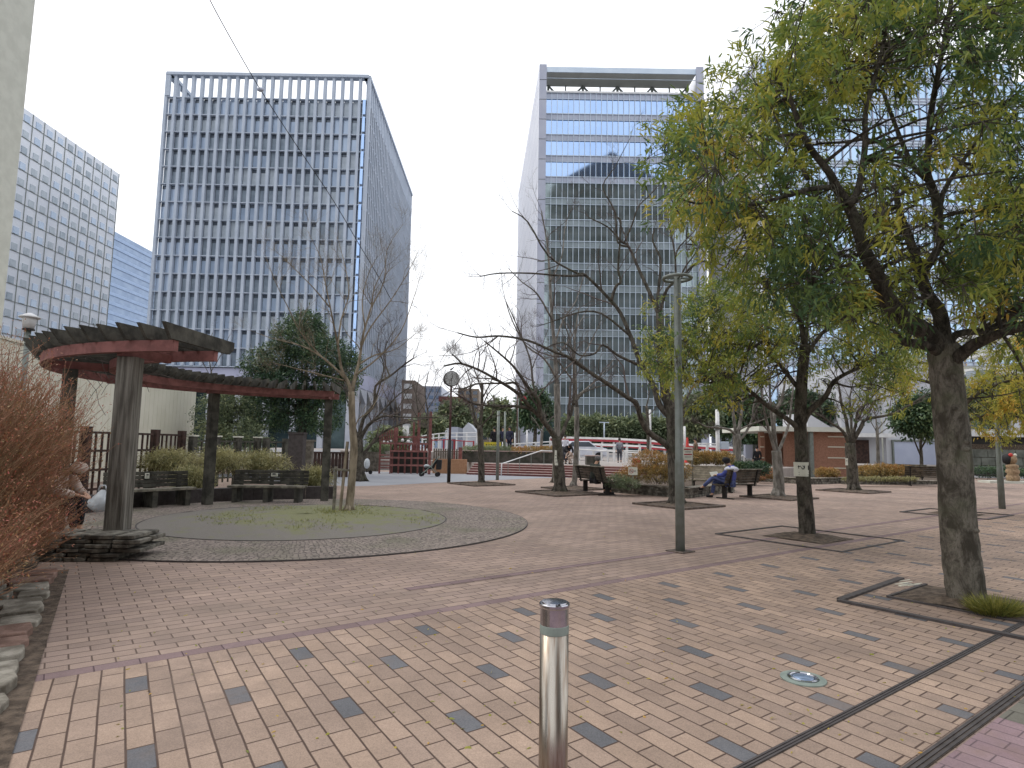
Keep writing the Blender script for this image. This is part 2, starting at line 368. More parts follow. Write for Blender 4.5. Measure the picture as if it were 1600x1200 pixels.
# slot drains
def slot(name,t,s0,s1,wd,label):
    mb=MB()
    for k in range(3):
        o=t+(k-1)*wd*.34; a=Vector(ST(s0,o)); b=Vector(ST(s1,o)); mb.bar((a.x,a.y,.006),(b.x,b.y,.006),wd*.22,.012)
    mb.k=1; a=Vector(ST(s0,t)); b=Vector(ST(s1,t)); mb.bar((a.x,a.y,.003),(b.x,b.y,.003),wd,.006)
    solo(mb,name,['edging_dark','soil'],label,'drain','slot drains across the paving')
slot('slot_drain',3.32,1.0,7.6,.055,'thin dark slot drain running up to the big tree frame')
slot('slot_drain',3.82,.5,40,.075,'wider dark slot drain along the edge of the lilac bricks')
# circle of setts
RC=Vector((-4.3,12.9))
n=NT('setts'); p=n.xyz(n.pos()); X=n.f('SUBTRACT',p[0],RC.x); Y=n.f('SUBTRACT',p[1],RC.y)
rr=n.f('SQRT',n.f('ADD',n.f('MULTIPLY',X,X),n.f('MULTIPLY',Y,Y))); an=n.f('ARCTAN2',Y,X)
vv=n.n('ShaderNodeTexVoronoi',feature='DISTANCE_TO_EDGE'); vv.inputs['Scale'].default_value=1; vv.inputs['Randomness'].default_value=.55
arc=n.f('MULTIPLY',n.f('SINE',n.f('MULTIPLY',an,26.0)),.35)
vec=n.comb(n.f('MULTIPLY',an,52.0),n.f('ADD',n.f('MULTIPLY',rr,12.0),arc)); n.link(vec,vv.inputs['Vector'])
vc=n.n('ShaderNodeTexVoronoi'); vc.inputs['Scale'].default_value=1; vc.inputs['Randomness'].default_value=.55; n.link(vec,vc.inputs['Vector'])
jn=n.ss(vv.outputs['Distance'],.02,.12); cc=n.n('ShaderNodeSeparateColor'); n.link(vc.outputs['Color'],cc.inputs[0])
bc=n.mix(cc.outputs[0],lin('#9a8c82'),lin('#82766e')); bc=n.mix(n.ss(n.noise(.8,5,.6,n.pos()),.45,.7),bc,lin('#77735f'))
n.link(n.mix(jn,lin('#5d554d'),bc),n.b.inputs['Base Color']); n.b.inputs['Roughness'].default_value=.85; n.bump(jn,.8,.02); MT['setts']=n.m
n=NT('mossy'); p=n.pos(); xs=n.xyz(p); X=n.f('SUBTRACT',xs[0],RC.x+.55); Y=n.f('SUBTRACT',xs[1],RC.y+.5)
rr=n.f('SQRT',n.f('ADD',n.f('MULTIPLY',X,X),n.f('MULTIPLY',Y,Y)))
g=n.f('ADD',n.f('MULTIPLY',rr,-.28),n.f('MULTIPLY_ADD',n.noise(2.2,8,.72,p),2.6,-.62)); g=n.ss(g,-.15,.35)
bc=n.mix(n.noise(25,5,.7,p),lin('#87817a'),lin('#716c65')); bc=n.mix(n.f('MULTIPLY',g,.75),bc,n.mix(n.noise(18,4,.7,p),lin('#6b7148'),lin('#8a8a58')))
n.link(bc,n.b.inputs['Base Color']); n.b.inputs['Roughness'].default_value=1; n.bump(n.noise(50,5,.7,p),.7,.03); MT['mossy']=n.m
def circ(r,n=96,c=RC): return [(c.x+r*math.cos(2*PI*k/n),c.y+r*math.sin(2*PI*k/n)) for k in range(n)]
sheet('sett_ring',circ(4.66),.022,'setts',.03)
mb=MB(); nn=96
for (r0,r1,z) in((4.66,4.672,.0225),(2.95,2.975,.030)):
    vs=[];
    for k in range(nn):
        a=2*PI*k/nn
        for r in(r0,r1):
            for zz in(-.0,z): vs.append((RC.x+r*math.cos(a),RC.y+r*math.sin(a),zz))
    fs=[]
    for k in range(nn):
        i=4*k; j=4*((k+1)%nn); fs+=[(i+1,j+1,j+3,i+3),(i+3,j+3,j+2,i+2),(i,j,j+1,i+1)]
    mb.add(vs,[f[::-1] for f in fs])
tag(mb.build('ring_kerb','edging_dark'),kind='structure')
mb=MB(); prof=[]; vs=[]; rings=12
for i in range(rings+1):
    r=2.95*i/rings; z=.026+.10*(1-(i/rings)**2)
    for k in range(64): a=2*PI*k/64; vs.append((RC.x+r*math.cos(a),RC.y+r*math.sin(a),z+random.uniform(-.006,.006)))
mb.add(vs,[(i*64+k,(i+1)*64+k,(i+1)*64+(k+1)%64,i*64+(k+1)%64) for i in range(rings) for k in range(64)])
tag(mb.build('mossy_circle','mossy',smooth=True),kind='structure')
# left verge: soil and kerb stones
KA=Vector((-5.30,7.45)); KB=Vector((-2.45,3.10)); kd=(KB-KA).normalized(); kn=Vector((kd.y,-kd.x)) # to the left (-x)
if kn.x>0: kn=-kn
q=lambda s,t:(KA.x+kd.x*s+kn.x*t,KA.y+kd.y*s+kn.y*t)
sheet('verge_soil',[q(-3,.3),q(7.5,.3),q(7.5,9),q(-3,9)],.03,'soil',.06)
sheet('verge_joint',[q(-.2,-.05),q(7.5,-.05),q(7.5,.3),q(-.2,.3)],.012,'soil')
s=0.0; mb=MB()
while s<6.2:
    ln=random.uniform(.24,.42); wd=random.uniform(.24,.42); mb.k=random.choice([0,0,1])
    t0=.035+random.uniform(0,.05)
    poly=[q(s+.01,t0+random.uniform(0,.03)),q(s+ln*.5,t0-random.uniform(0,.02)),q(s+ln-.015,t0+random.uniform(0,.04)),q(s+ln-random.uniform(.01,.05),t0+wd),q(s+ln*.45,t0+wd+random.uniform(-.04,.04)),q(s+random.uniform(.01,.04),t0+wd)]
    mb.prism(poly,0,.05+random.uniform(0,.03))
    if random.random()<.8:
        wd2=random.uniform(.2,.35); t1=t0+wd+.05; mb.k=random.choice([0,1])
        mb.prism([q(s+.02,t1),q(s+ln*.9,t1+.02),q(s+ln*.8,t1+wd2),q(s+.06,t1+wd2*.9)],.01,.06+random.uniform(0,.03))
    s+=ln+random.uniform(.005,.03)
tag(mb.build('stone_kerb',['kerb_stone','kerb_stone_red'],bevel=.012),kind='structure')
# terrace behind the steps
TS0=P(729,741.5); TS1=P(985,749); td=(TS1-TS0).normalized(); tn=Vector((-td.y,td.x,0))
TZ=.6; step_n=5; rise=TZ/step_n; going=.32
def ts(s,t): q=TS0+td*s+tn*t; return (q.x,q.y)
tl=(TS1-TS0).length
sheet('terrace',[ts(-.02,going*4),ts(tl+6,going*4),(26,46),(70,60),(70,110),(-70,110),(-70,60),(-14,38),(TS0.x-.3,38)],TZ,'paver_terrace',TZ+.05)
mb=MB()
for k in range(4):
    z1=rise*(k+1); poly=[ts(0,going*k),ts(tl+1.2,going*k),ts(tl+1.2,going*4-.003),ts(0,going*4-.003)]
    mb.k=0; mb.prism(poly,rise*k+.001,z1-.03)
    mb.k=1; poly=[ts(0,going*k-.03),ts(tl+1.2,going*k-.03),ts(tl+1.2,going*(k+1)-.004),ts(0,going*(k+1)-.004)]; mb.prism(poly,z1-.029,z1+.002)
mb.k=0; mb.prism([ts(0,going*4-.028),ts(tl+1.2,going*4-.028),ts(tl+1.2,going*4-.006),ts(0,going*4-.006)],rise*4+.004,TZ-.045)
mb.k=1; mb.prism([ts(0,going*4-.04),ts(tl+5,going*4-.04),ts(tl+5,going*4+.3),ts(0,going*4+.3)],TZ-.044,TZ+.006)
MT['riser_red']=mat('riser_red','#7e4c4a','#6b403f',5,.85); MT['tread']=mat('tread','#b5a09a','#a7928c',5,.85)
o=mb.build('steps',['riser_red','tread']); tag(o,'wide flight of five steps with dark red risers and pale treads','steps')
tag(sheet('upper_path',[(-11,39.6),(2.2,39.6),(2.2,61),(-11,61)],1.12,'paver_terrace',.5),kind='structure')
# road beyond
sheet('road',[(-70,62),(70,62),(70,84),(-70,84)],TZ+.004,'asphalt')
mb=MB()
for k in range(5): mb.prism([(9+k*1.1,44.5+k*.35),(9.6+k*1.1,44.4+k*.35),(9.9+k*1.1,46.2+k*.3),(9.3+k*1.1,46.3+k*.3)],TZ+.003,TZ+.008)
tag(mb.build('road_marking','white_paint'),kind='structure')

MT['soffit']=mat('soffit','#c2c2be','#b8b8b4',.3,.8); MT['clock_face']=mat('clock_face','#b4b7b6','#a8abaa',5,.5); MT['band_blue']=mat('band_blue','#93a8c6','#8a9fbe',.3,.3,metal=.3)
# ================================================================ BUILDINGS
def V3(p,z): return Vector((p[0],p[1],z))
def part(name,mb,mt,par,label=None,kind=None,**k):
    o=mb.build(name,mt,par,**k)
    if label: o['label']=label
    if kind: o['kind']=kind
    return o
# ---- office block with white vertical fins
T1L='broad office block with pale vertical fins and an open frame on its roof'
a,b,c=P(262,113,77),P(577,118,77),P(642,303,77)
a=Vector((a.x,118.67,0)); b=Vector((b.x,118.67,0)); c=Vector((b.x-.9,178.2,0)); a2=a+(c-b)
t1=thing('office_block',(a.x,a.y,0),T1L,'office building')
ztop=77.0; zr=A(400,152,118.67).z; zb=A(330,571,118.67).z; nf=15; fh=(zr-zb)/nf
ex=(b-a).normalized(); ey=(c-b).normalized()
nb=23; bw=(b-a).length/nb; ns=34; sw=(c-b).length/ns
fr=MB()
# core wall behind glass and roof deck
for k in range(nb+1):
    p=a+ex*(bw*k); fr.box((p.x,p.y+.35,zb),(.55,.8,ztop-zb-.6))
for k in range(1,ns+1):
    p=b+ey*(sw*k); fr.box((p.x-.35,p.y,zb),(.9,.5,ztop-zb-.6),0)
for k in range(0,ns+1):
    p=a2-ey*(sw*k)
    if k%2==0: fr.box((p.x+.35,p.y,zr),(.9,.5,ztop-zr-.6),0)
for k in range(nf+1):
    z=zb+fh*k-.16
    fr.bar(V3(a,z)+Vector((.3,.32,0)),V3(b,z)+Vector((-.3,.42,0)),.6,.17)
    fr.bar(V3(b,z)+Vector((-.4,.6,0)),V3(c,z)+Vector((-.4,0,0)),.7,.3)
for p1_,p2_,o_ in((a,b,Vector((0,.35,0))),(b,c,Vector((-.35,0,0))),(a2,c,Vector((0,-.35,0))),(a,a2,Vector((.35,0,0)))):
    fr.bar(V3(p1_,ztop-.3)+o_,V3(p2_,ztop-.3)+o_,1.4,.6)
part('fin_frame',fr,'fin_grey',t1)
cr=MB(); cr.frame(V3(a,zb-.2)+Vector((.8,1.6,0)),ex*((b-a).length-1.6),ey*((c-b).length-2.4),Vector((0,0,zr-zb+.2))); part('core_wall',cr,'glass_dark',t1)
pn=MB(); pn.frame(V3(a,zr)+Vector((1,8,0)),ex*.3,ey*24,Vector((0,0,4.2))); pn.frame(V3(a,zr)+Vector((1.5,10,0)),ex*3,ey*.3,Vector((0,0,3))); part('roof_screen',pn,'spandrel_pale',t1)
cnt=0; rest=MB(); rest_b=[]
gm=['glass_t1','glass_t1','glass_t1_dark','glass_t1','glass_t1_blind']
MS=['glass_t1','glass_t1_dark','glass_t1_blind']
for r_ in range(nf-1,-1,-1):
    run=0; cur=0
    for k in range(nb):
        if run<=0: run=random.randint(2,7); cur=random.choices([0,1,2],[5,3,2])[0]
        run-=1
        p=a+ex*(bw*k+.33); z=zb+fh*r_+.02
        mbw=MB() if cnt<100 else rest
        mbw.k=0 if cnt<100 else cur
        mbw.frame(V3(p,z)+Vector((0,.78,0)),ex*(bw-.66),Vector((0,.2,0)),Vector((0,0,fh-.2)))
        if cnt<100 and random.random()<.7: mbw.k=1; mbw.frame(V3(p,z+fh-1.05)+Vector((0,.75,0)),ex*(bw-.66),Vector((0,.02,0)),Vector((0,0,.84)))
        # blind / ceiling strip at the head
        if random.random()<.7 and cnt>=100:
            rest.k=3; rest.frame(V3(p,z+fh-1.05)+Vector((0,.75,0)),ex*(bw-.66),Vector((0,.02,0)),Vector((0,0,.7)))
        if cnt<100: part('window',mbw,[MS[cur],'glass_dark'],t1)
        cnt+=1
for r_ in range(nf):
    for k in range(ns):
        p=b+ey*(sw*k+.26); rest.k=random.choice([0,0,1]); rest.frame(V3(p,zb+fh*r_+.02)+Vector((-1.2,0,0)),Vector((.2,0,0)),ey*(sw-.52),Vector((0,0,fh-.34)))
part('window',rest,MS+['glass_dark'],t1,kind='stuff')
ed=MB()
for r_ in range(nf): ed.frame(V3(b,zb+fh*r_+.3)+Vector((-1.0,-.22,0)),Vector((.55,0,0)),Vector((0,.1,0)),Vector((0,0,fh-.5)))
part('corner_strip',ed,'glass_blue',t1)
bs=MB(); bs.frame(V3(a,zb-3.6)+Vector((0,.6,0)),ex*((b-a).length),ey*(c-b).length,Vector((0,0,3.2))); part('soffit_band',bs,'lilac_wall',t1)
bs=MB(); bs.frame(V3(a,0)+Vector((3,4,0)),ex*((b-a).length-6),ey*((c-b).length-8),Vector((0,0,zb-3.6)))
part('lobby_wall',bs,'glass_low',t1)
pc=MB()
for k in range(9):
    q_=b+ey*(2+6.6*k); pc.frame(V3(q_,0)+Vector((-1.2,0,0)),Vector((1.2,0,0)),ey*1.1,Vector((0,0,zb-3.6)))
    if k<8: pc.add([V3(q_+ey*1.1,zb-3.7),V3(q_+ey*6.6,zb-3.7),V3(q_+ey*6.6,zb-6.5),V3(q_+ey*1.1+Vector((-1.2,0,0)),zb-3.7),V3(q_+ey*6.6+Vector((-1.2,0,0)),zb-3.7),V3(q_+ey*6.6+Vector((-1.2,0,0)),zb-6.5)],[(0,1,2),(5,4,3),(0,2,5,3)])
for k in range(8):
    q_=a+ex*(1+5.5*k); pc.frame(V3(q_,0)+Vector((0,1,0)),ex*1.1,Vector((0,1.1,0)),Vector((0,0,zb-3.6)))
part('column',pc,'concrete_pale',t1,kind='stuff')
# ---- glass tower with recessed top
a=P(843,101,78); b=P(1097,108,78); c=P(811,302,78); YF=115.9
a=Vector((a.x,YF,0)); b=Vector((b.x,YF,0)); c=Vector((1.0,178.5,0)); ez=Vector((0,0,1))
t2=thing('glass_tower',(a.x,a.y,0),'tall glass tower with white side wall and an open recess at its roof','office building')
W=(b-a).length; dep=(c-a).length; ey=(c-a).normalized(); ex=Vector((1,0,0)); pw=1.45
sill=A(960,146,YF).z; zb2=A(960,658,YF).z
sw_=MB(); sw_.frame(a,ex*.35,ey*dep,ez*78); sw_.frame(b-ex*.35,ex*.35,ey*dep,ez*78); part('side_wall',sw_,'side_white',t2)
jt=MB()
for k in range(1,40): 
    q_=a+ey*(dep*k/40); jt.frame(q_+Vector((-.03,0,0)),Vector((.06,0,0)),ey*.12,ez*77.6)
for k in range(1,19): jt.frame(a+Vector((-.02,.3,4.15*k)),Vector((.05,0,0)),ey*(dep-1),ez*.12)
part('panel_joint',jt,'pillar_grey',t2,kind='stuff')
for x0 in(a,b-ex*pw):
    pl=MB(); zc=0
    while zc<78: pl.frame(x0+ez*zc+Vector((0,-.6,0)),ex*pw,Vector((0,.58,0)),ez*(min(4.1,78-zc)-.1)); zc+=4.15
    pl.k=1; pl.frame(x0+Vector((.05,-.5,0)),ex*(pw-.1),Vector((0,.3,0)),ez*77.9)
    part('corner_pillar',pl,['pillar_grey','grey_metal'],t2)
rf=MB(); rf.frame(a+ex*pw+ez*76.4+Vector((0,-.2,0)),ex*(W-2*pw),ey*4.8,ez*1.1); part('roof',rf,'soffit',t2)
rf=MB(); rf.frame(a+ex*pw+ez*76.4+Vector((0,-.4,0)),ex*(W-2*pw),Vector((0,.18,0)),ez*1.12); part('roof_edge',rf,'spandrel_pale',t2)
yb=5.6
rc=MB(); rc.frame(a+ex*pw+ez*(sill-.3)+Vector((0,.8,0)),ex*(W-2*pw),Vector((0,13,0)),ez*.3); part('recess_floor',rc,'grey_metal',t2)
rc=MB(); rc.frame(a+ex*pw+ez*sill+Vector((0,11,0)),ex*(W-2*pw),Vector((0,.3,0)),ez*(75.5-sill)); part('recess_wall',rc,'pillar_grey',t2)
tr=MB(); zt0,zt1=sill+.1,76.3
for k in range(9):
    x0=a.x+pw+.6+(W-2*pw-1.2)*k/8
    tr.bar((x0,YF+yb*.75,zt0),(x0,YF+yb*.75,zt1),.45 if k%2==0 else .25)
    if k<8:
        x1=x0+(W-2*pw-1.2)/8; tr.bar((x0,YF+yb*.75,zt0 if k%2 else zt1),(x1,YF+yb*.75,zt1 if k%2 else zt0),.3)
for k in range(30):
    x0=a.x+pw+.6+(W-2*pw-1.2)*k/29; tr.bar((x0,YF+yb,zt0),(x0,YF+yb,zt1-1),.12)
tr.bar((a.x+pw,YF+yb*.75,zt1-1.6),(b.x-pw,YF+yb*.75,zt1-1.6),.3); part('roof_truss',tr,'grey_metal',t2)
nfl=15; fh=(sill-zb2)/nfl; x0=a.x+pw; ww=W-2*pw
for k in range(nfl):
    z=zb2+fh*k; g_=MB(); g_.frame((x0,YF+.25,z+.02),(ww,0,0),(0,.3,0),(0,0,fh-1.32)); part('window_band',g_,'glass_blue' if k>10 else 'glass_reflection_tint',t2)  # lower floors carry the dark tower's reflection in their colour
    g_=MB(); g_.frame((x0,YF+.2,z+fh-1.28),(ww,0,0),(0,.35,0),(0,0,1.26)); part('spandrel',g_,'spandrel' if k>9 else 'spandrel_reflection_tint',t2)
g_=MB(); np_=27
for k in range(np_+1): g_.frame((x0+ww*k/np_-.05,YF-.02,zb2),(.1,0,0),(0,.2,0),(0,0,sill-zb2))
for k in range(nfl+1): g_.frame((x0,YF+.02,zb2+fh*k-.06),(ww,0,0),(0,.12,0),(0,0,.12)); g_.frame((x0,YF+.05,zb2+fh*k+fh-1.32),(ww,0,0),(0,.1,0),(0,0,.07))
part('mullion_grid',g_,'spandrel_pale',t2)
g_=MB(); g_.frame((x0,YF-.1,sill),(ww,0,0),(0,.5,0),(0,0,.35)); part('parapet',g_,'white_paint',t2)
g_=MB(); g_.frame((a.x+.4,YF+.6,0),(W-.8,0,0),(0,dep-1.2,0),(0,0,sill-.4)); part('core_wall',g_,'glass_dark',t2)
g_=MB(); g_.frame((x0,YF+.3,0),(ww,0,0),(0,.25,0),(0,0,zb2-.02)); part('lobby_wall',g_,'glass_low',t2)
# ---- right hand glass tower
c0,c1,c2=P(1112,190,76),P(1190,90,76),P(1578,98,76)
c0=Vector((c0.x,c0.y,0)); c1=Vector((c1.x,109.4,0)); c2=Vector((c2.x,109.4,0))
t3=thing('glass_tower',(c1.x,c1.y,0),'glass tower with banded front and white vertical fins, behind the leafy trees','office building')
ex=Vector((1,0,0)); ey=(c0-c1).normalized(); L=(c0-c1).length; W=(c2-c1).length
g_=MB(); g_.frame(c1+Vector((.3,.5,0)),ex*(W-.3),Vector((0,L,0)),ez*75.9); part('core_wall',g_,'glass_dark',t3)
fh=4.2
for k in range(18):
    g_=MB(); g_.frame(c1+ez*(fh*k+1.2)+Vector((.02,.25,0)),ex*W,Vector((0,.2,0)),ez*(fh-1.24)); part('window_band',g_,'glass_r1',t3)
    g_=MB(); g_.frame(c1+ez*(fh*k)+Vector((.02,.2,0)),ex*W,Vector((0,.25,0)),ez*1.16); part('spandrel',g_,'spandrel_pale',t3)
g_=MB()
for k in range(33): g_.frame(c1+ex*(W*k/32-.06)+Vector((0,0,0)),ex*.13,Vector((0,.18,0)),ez*75.9)
for k in range(19):
    for dz in(0,.55,1.15): g_.frame(c1+ez*(fh*k+dz)+Vector((0,.05,0)),ex*W,Vector((0,.12,0)),ez*.1)
part('mullion_grid',g_,'pillar_grey',t3)
g_=MB(); g_.frame(c1+Vector((-.25,.4,0)),ex*.3,ey*L,ez*76); part('side_glass',g_,'glass_blue',t3)
g_=MB(); nx=Vector((ey.y,-ey.x,0)); nx=-nx if nx.x>0 else nx
for k in range(26): g_.frame(c1+ey*(L*k/25)+nx*.3,nx*.9,ey*.28,ez*76)
for k in range(19): g_.frame(c1+ez*(fh*k)+nx*.3,nx*.25,ey*L,ez*.25)
part('side_fin',g_,'side_white',t3,kind='stuff')
s3=P(1700,122,72)
g_=MB(); g_.frame((c2.x+.05,111,0),(30,0,0),(0,20,0),(0,0,73)); part('wing_wall',g_,'glass_r1',t3)
g_=MB()
for k in range(17): g_.frame((c2.x+.1,110.8,fh*k),(30,0,0),(0,.18,0),(0,0,1.1))
for k in range(20): g_.frame((c2.x+.1+1.5*k,110.7,0),(.14,0,0),(0,.1,0),(0,0,73))
part('wing_band',g_,'spandrel_pale',t3)
# ---- white panel tower, left
c1=P(187,272,76); yb=c1.y; X0=c1.x
t4=thing('panel_tower',(X0,yb,0),'white panelled tower with rows of small square windows','office building')
y0=104.0; g_=MB(); g_.frame((X0-30,y0,0),(29.9,0,0),(0,yb-y0,0),(0,0,76)); part('wall',g_,'panel_white',t4)
cp=3.45; rp=3.75; ncol=int((yb-y0)/cp); cnt=0; rest=MB(); jt=MB()
for k in range(ncol+1): jt.frame((X0-.1,yb-cp*k-.06 if k else yb-.12,0),(.13,0,0),(0,.1,0),(0,0,76))
for k in range(1,21): jt.frame((X0-.1,y0,76-rp*k+.75),(.12,0,0),(0,yb-y0,0),(0,0,.1))
part('panel_joint',jt,'grey_metal',t4)
for r_ in range(20):
    for k in range(ncol):
        yy=yb-cp*(k+.5)-.75; z=76-1.05-1.75-rp*r_ 
        if z<2: continue
        mt_=random.choice([0,0,1,2]); ok=cnt<100 and r_<14 and k<11
        g_=MB() if ok else rest; g_.k=0 if ok else mt_; g_.frame((X0-.12,yy,z),(.15,0,0),(0,1.6,0),(0,0,1.6))
        if ok: part('window',g_,['glass_t1','glass_t1_dark','glass_t1_blind'][mt_],t4); cnt+=1
part('window',rest,['glass_t1','glass_t1_dark','glass_t1_blind'],t4,kind='stuff')
# ---- pale blue tower
c1,c2=P(180,362,85),P(237,392,85)
t5=thing('blue_tower',(c1.x,c1.y,0),'distant pale blue tower between the panelled tower and the finned block','office building')
g_=MB(); g_.frame((c1.x-30,c1.y-20,0),(30,0,0),(0,62,0),(0,0,85)); part('wall',g_,'glass_far',t5)
for k in range(22):
    g_=MB(); g_.frame((c1.x+.0,c1.y-20,3.8*k+2),(.3,0,0),(0,62,0),(0,0,1.3)); part('window_band',g_,'band_blue',t5)
# ---- near beige building at the very left
t6=thing('beige_building',(-23.8,28,0),'tall beige building cut by the left edge of the view','building')
xe=A(55,0,28).x; g_=MB(); g_.frame((xe,28,0),(-9,0,0),(0,-12,0),(0,0,46)); part('wall',g_,'concrete',t6)
for k in range(12):
    z=A(5,78,25.2).z-2.4-3.45*(k-6)
    if z<2: continue
    g_=MB(); g_.frame((xe-.02,24.6,z),(.05,0,0),(0,-1.7,0),(0,0,2.35)); part('window',g_,'glass_dark',t6)
    g_=MB(); g_.frame((xe-.01,24.78,z-.12),(.09,0,0),(0,-.16,0),(0,0,2.6)); g_.frame((xe-.01,24.6,z-.12),(.12,0,0),(0,-1.7,0),(0,0,.1)); part('window_frame',g_,'pillar_grey',t6)
# ---- cream wall
a=Vector((-14.6,17.2,0)); b=Vector((-16.6,32.0,0)); d=(b-a); L=d.length; d.normalize(); nn_=Vector((-d.y,d.x,0)); nn_=nn_ if nn_.x<0 else -nn_
ex_=a-d*14
g_=MB(); g_.frame(ex_,d*(L+14),nn_*.25,ez*4.4)
k=0
while k*.42<L+14: g_.bar(ex_+d*(k*.42+.1)-nn_*.005,ex_+d*(k*.42+.1)+ez*4.38-nn_*.003,.012,.01); k+=1
g_.frame(ex_+ez*4.402-nn_*.04,d*(L+14),nn_*.34,ez*.08)
solo(g_,'cream_wall','cream','long plain cream wall of upright sheets behind the wooden fence','wall')
# ---- far city between the towers
def simple_block(name,x0,x1,ytop,Y,depth,mt,wmt,label,rows=0,cols=0,base=660,roof=None):
    p=A(x0,ytop,Y); q_=A(x1,ytop,Y); z=p.z; t=thing(name,(p.x,Y,0),label,'building')
    g=MB(); g.frame((p.x,Y,0),(q_.x-p.x,0,0),(0,depth,0),(0,0,z)); part('wall',g,mt,t)
    if rows:
        fh=min(3.6,z/rows); W=q_.x-p.x
        for r_ in range(rows):
            for c_ in range(cols):
                g=MB(); g.frame((p.x+W*(c_+.18)/cols,Y-.08,z-fh*(r_+.85)),(W*.64/cols,0,0),(0,.2,0),(0,0,fh*.5)); part('window',g,wmt,t)
    if roof:
        g=MB(); g.frame((p.x-.4,Y-.5,z),(q_.x-p.x+.8,0,0),(0,depth,0),(0,0,1.2)); part('roof',g,roof,t)
    return t
simple_block('apartment_block',628,648,594,150,20,'brown_wall','white_paint','narrow brown apartment block with white balconies beside the finned block',7,1)
simple_block('office_block',648,690,603,210,30,'spandrel','glass_far','lilac grey office block far off, left of the clock',9,4)
simple_block('apartment_block',688,722,627,150,20,'tan_wall','glass_dark','tan apartment block with a dull red roof edge behind the clock pole',6,3,roof='red_wood')
simple_block('apartment_block',716,748,607,170,20,'tan_wall','glass_dark','taller tan apartment block right of the clock pole',9,3)
simple_block('apartment_block',744,782,640,160,20,'tan_wall','glass_dark','low tan apartment block behind the bare tree right of the clock',4,4)
simple_block('site_building',655,700,668,95,15,'white_wall','glass_far','long low white building behind the playground',1,4)
simple_block('shed',705,716,667,60,6,'spandrel','glass_dark','small grey shed with one dark vent behind the clock pole',1,1)
g_=MB(); p=A(717,690,80); q_=A(745,690,80); zt=A(728,660,80).z; zl=A(720,676,80).z
g_.add([(p.x,80,0),(q_.x,80,0),(q_.x,80,zl),((p.x+q_.x)/2,80,zt),(p.x,80,zl),(p.x,90,0),(q_.x,90,0),(q_.x,90,zl),((p.x+q_.x)/2,90,zt),(p.x,90,zl)],[(0,1,2,3,4),(9,8,7,6,5),(0,5,6,1),(1,6,7,2),(2,7,8,3),(3,8,9,4),(4,9,5,0)])
solo(g_,'gabled_house','white_wall','white house with a pointed gable behind the bare tree','house')
# curved roof pavilion
t=thing('pavilion',tuple(A(795,680,75)),'low pavilion with a pale curved roof behind the three dark-clad people','pavilion')
g_=MB(); l=A(762,660,75); r_=A(812,660,75); n_=14
vs=[]
for k in range(n_+1):
    u=k/n_; x=l.x+(r_.x-l.x)*u; z=A(780,667-12*math.sin(PI*min(1,u*1.15)),75).z
    vs+= [(x,73,z),(x,83,z),(x,73,z-.35),(x,83,z-.35)]
fs=[]
for k in range(n_): i=4*k; fs+=[(i,i+4,i+5,i+1),(i+2,i+3,i+7,i+6),(i,i+2,i+6,i+4),(i+1,i+5,i+7,i+3)]
fs+=[(0,1,3,2),(4*n_,4*n_+2,4*n_+3,4*n_+1)]
g_.add(vs,fs); part('roof',g_,'spandrel_pale',t)
for x in (768,790,808):
    g_=MB(); p=A(x,690,76); g_.box((p.x,76,0),(.5,.5,A(x,668,76).z)); part('column',g_,'white_paint',t)
g_=MB(); p=A(800,690,76.5); g_.box((p.x,77,0),(2.0,2,A(x,669,76).z)); part('wall',g_,'brown_wall',t)
# tall trees of buildings seen mirrored in the glass: a gabled tower behind the camera
t7=thing('gabled_tower',(0,-46,0),'dark gabled tower mirrored in the glass facade of the glass tower','building')
Ym=-46.0; Ya=2*YF-Ym
lx,rx=A(862,300,Ya).x,A(1052,300,Ya).x; zg=A(957,236,Ya).z; ze=A(957,290,Ya).z; cx=A(957,300,Ya).x
g_=MB(); g_.add([(lx,Ym,0),(rx,Ym,0),(rx,Ym,ze),(cx,Ym,zg),(lx,Ym,ze),(lx,Ym-20,0),(rx,Ym-20,0),(rx,Ym-20,ze),(cx,Ym-20,zg),(lx,Ym-20,ze)],[(4,3,2,1,0),(5,6,7,8,9),(1,6,5,0),(2,7,6,1),(3,8,7,2),(4,9,8,3),(0,5,9,4)]); part('wall',g_,'dark_void',t7)
g_=MB()
for k in range(int(ze/4)): g_.frame((lx,Ym,4*k+1),(rx-lx,0,0),(0,.4,0),(0,0,1.0))
part('floor_band',g_,'brown_wall',t7)
t8=thing('stepped_tower',(-60,-60,0),'stepped dark tower mirrored in the finned office block','building')
Ym=-50; Ya=2*119.8-Ym
for i,(xa,xb,yt) in enumerate([(300,505,222),(360,470,195)]):
    p,q_=A(xa,yt,Ya),A(xb,yt,Ya); g_=MB(); g_.frame((p.x,Ym-20-i,0),(q_.x-p.x,0,0),(0,20+i*.0,0),(0,0,p.z)); part('wall' if i==0 else 'upper_wall',g_,'glass_dark',t8)
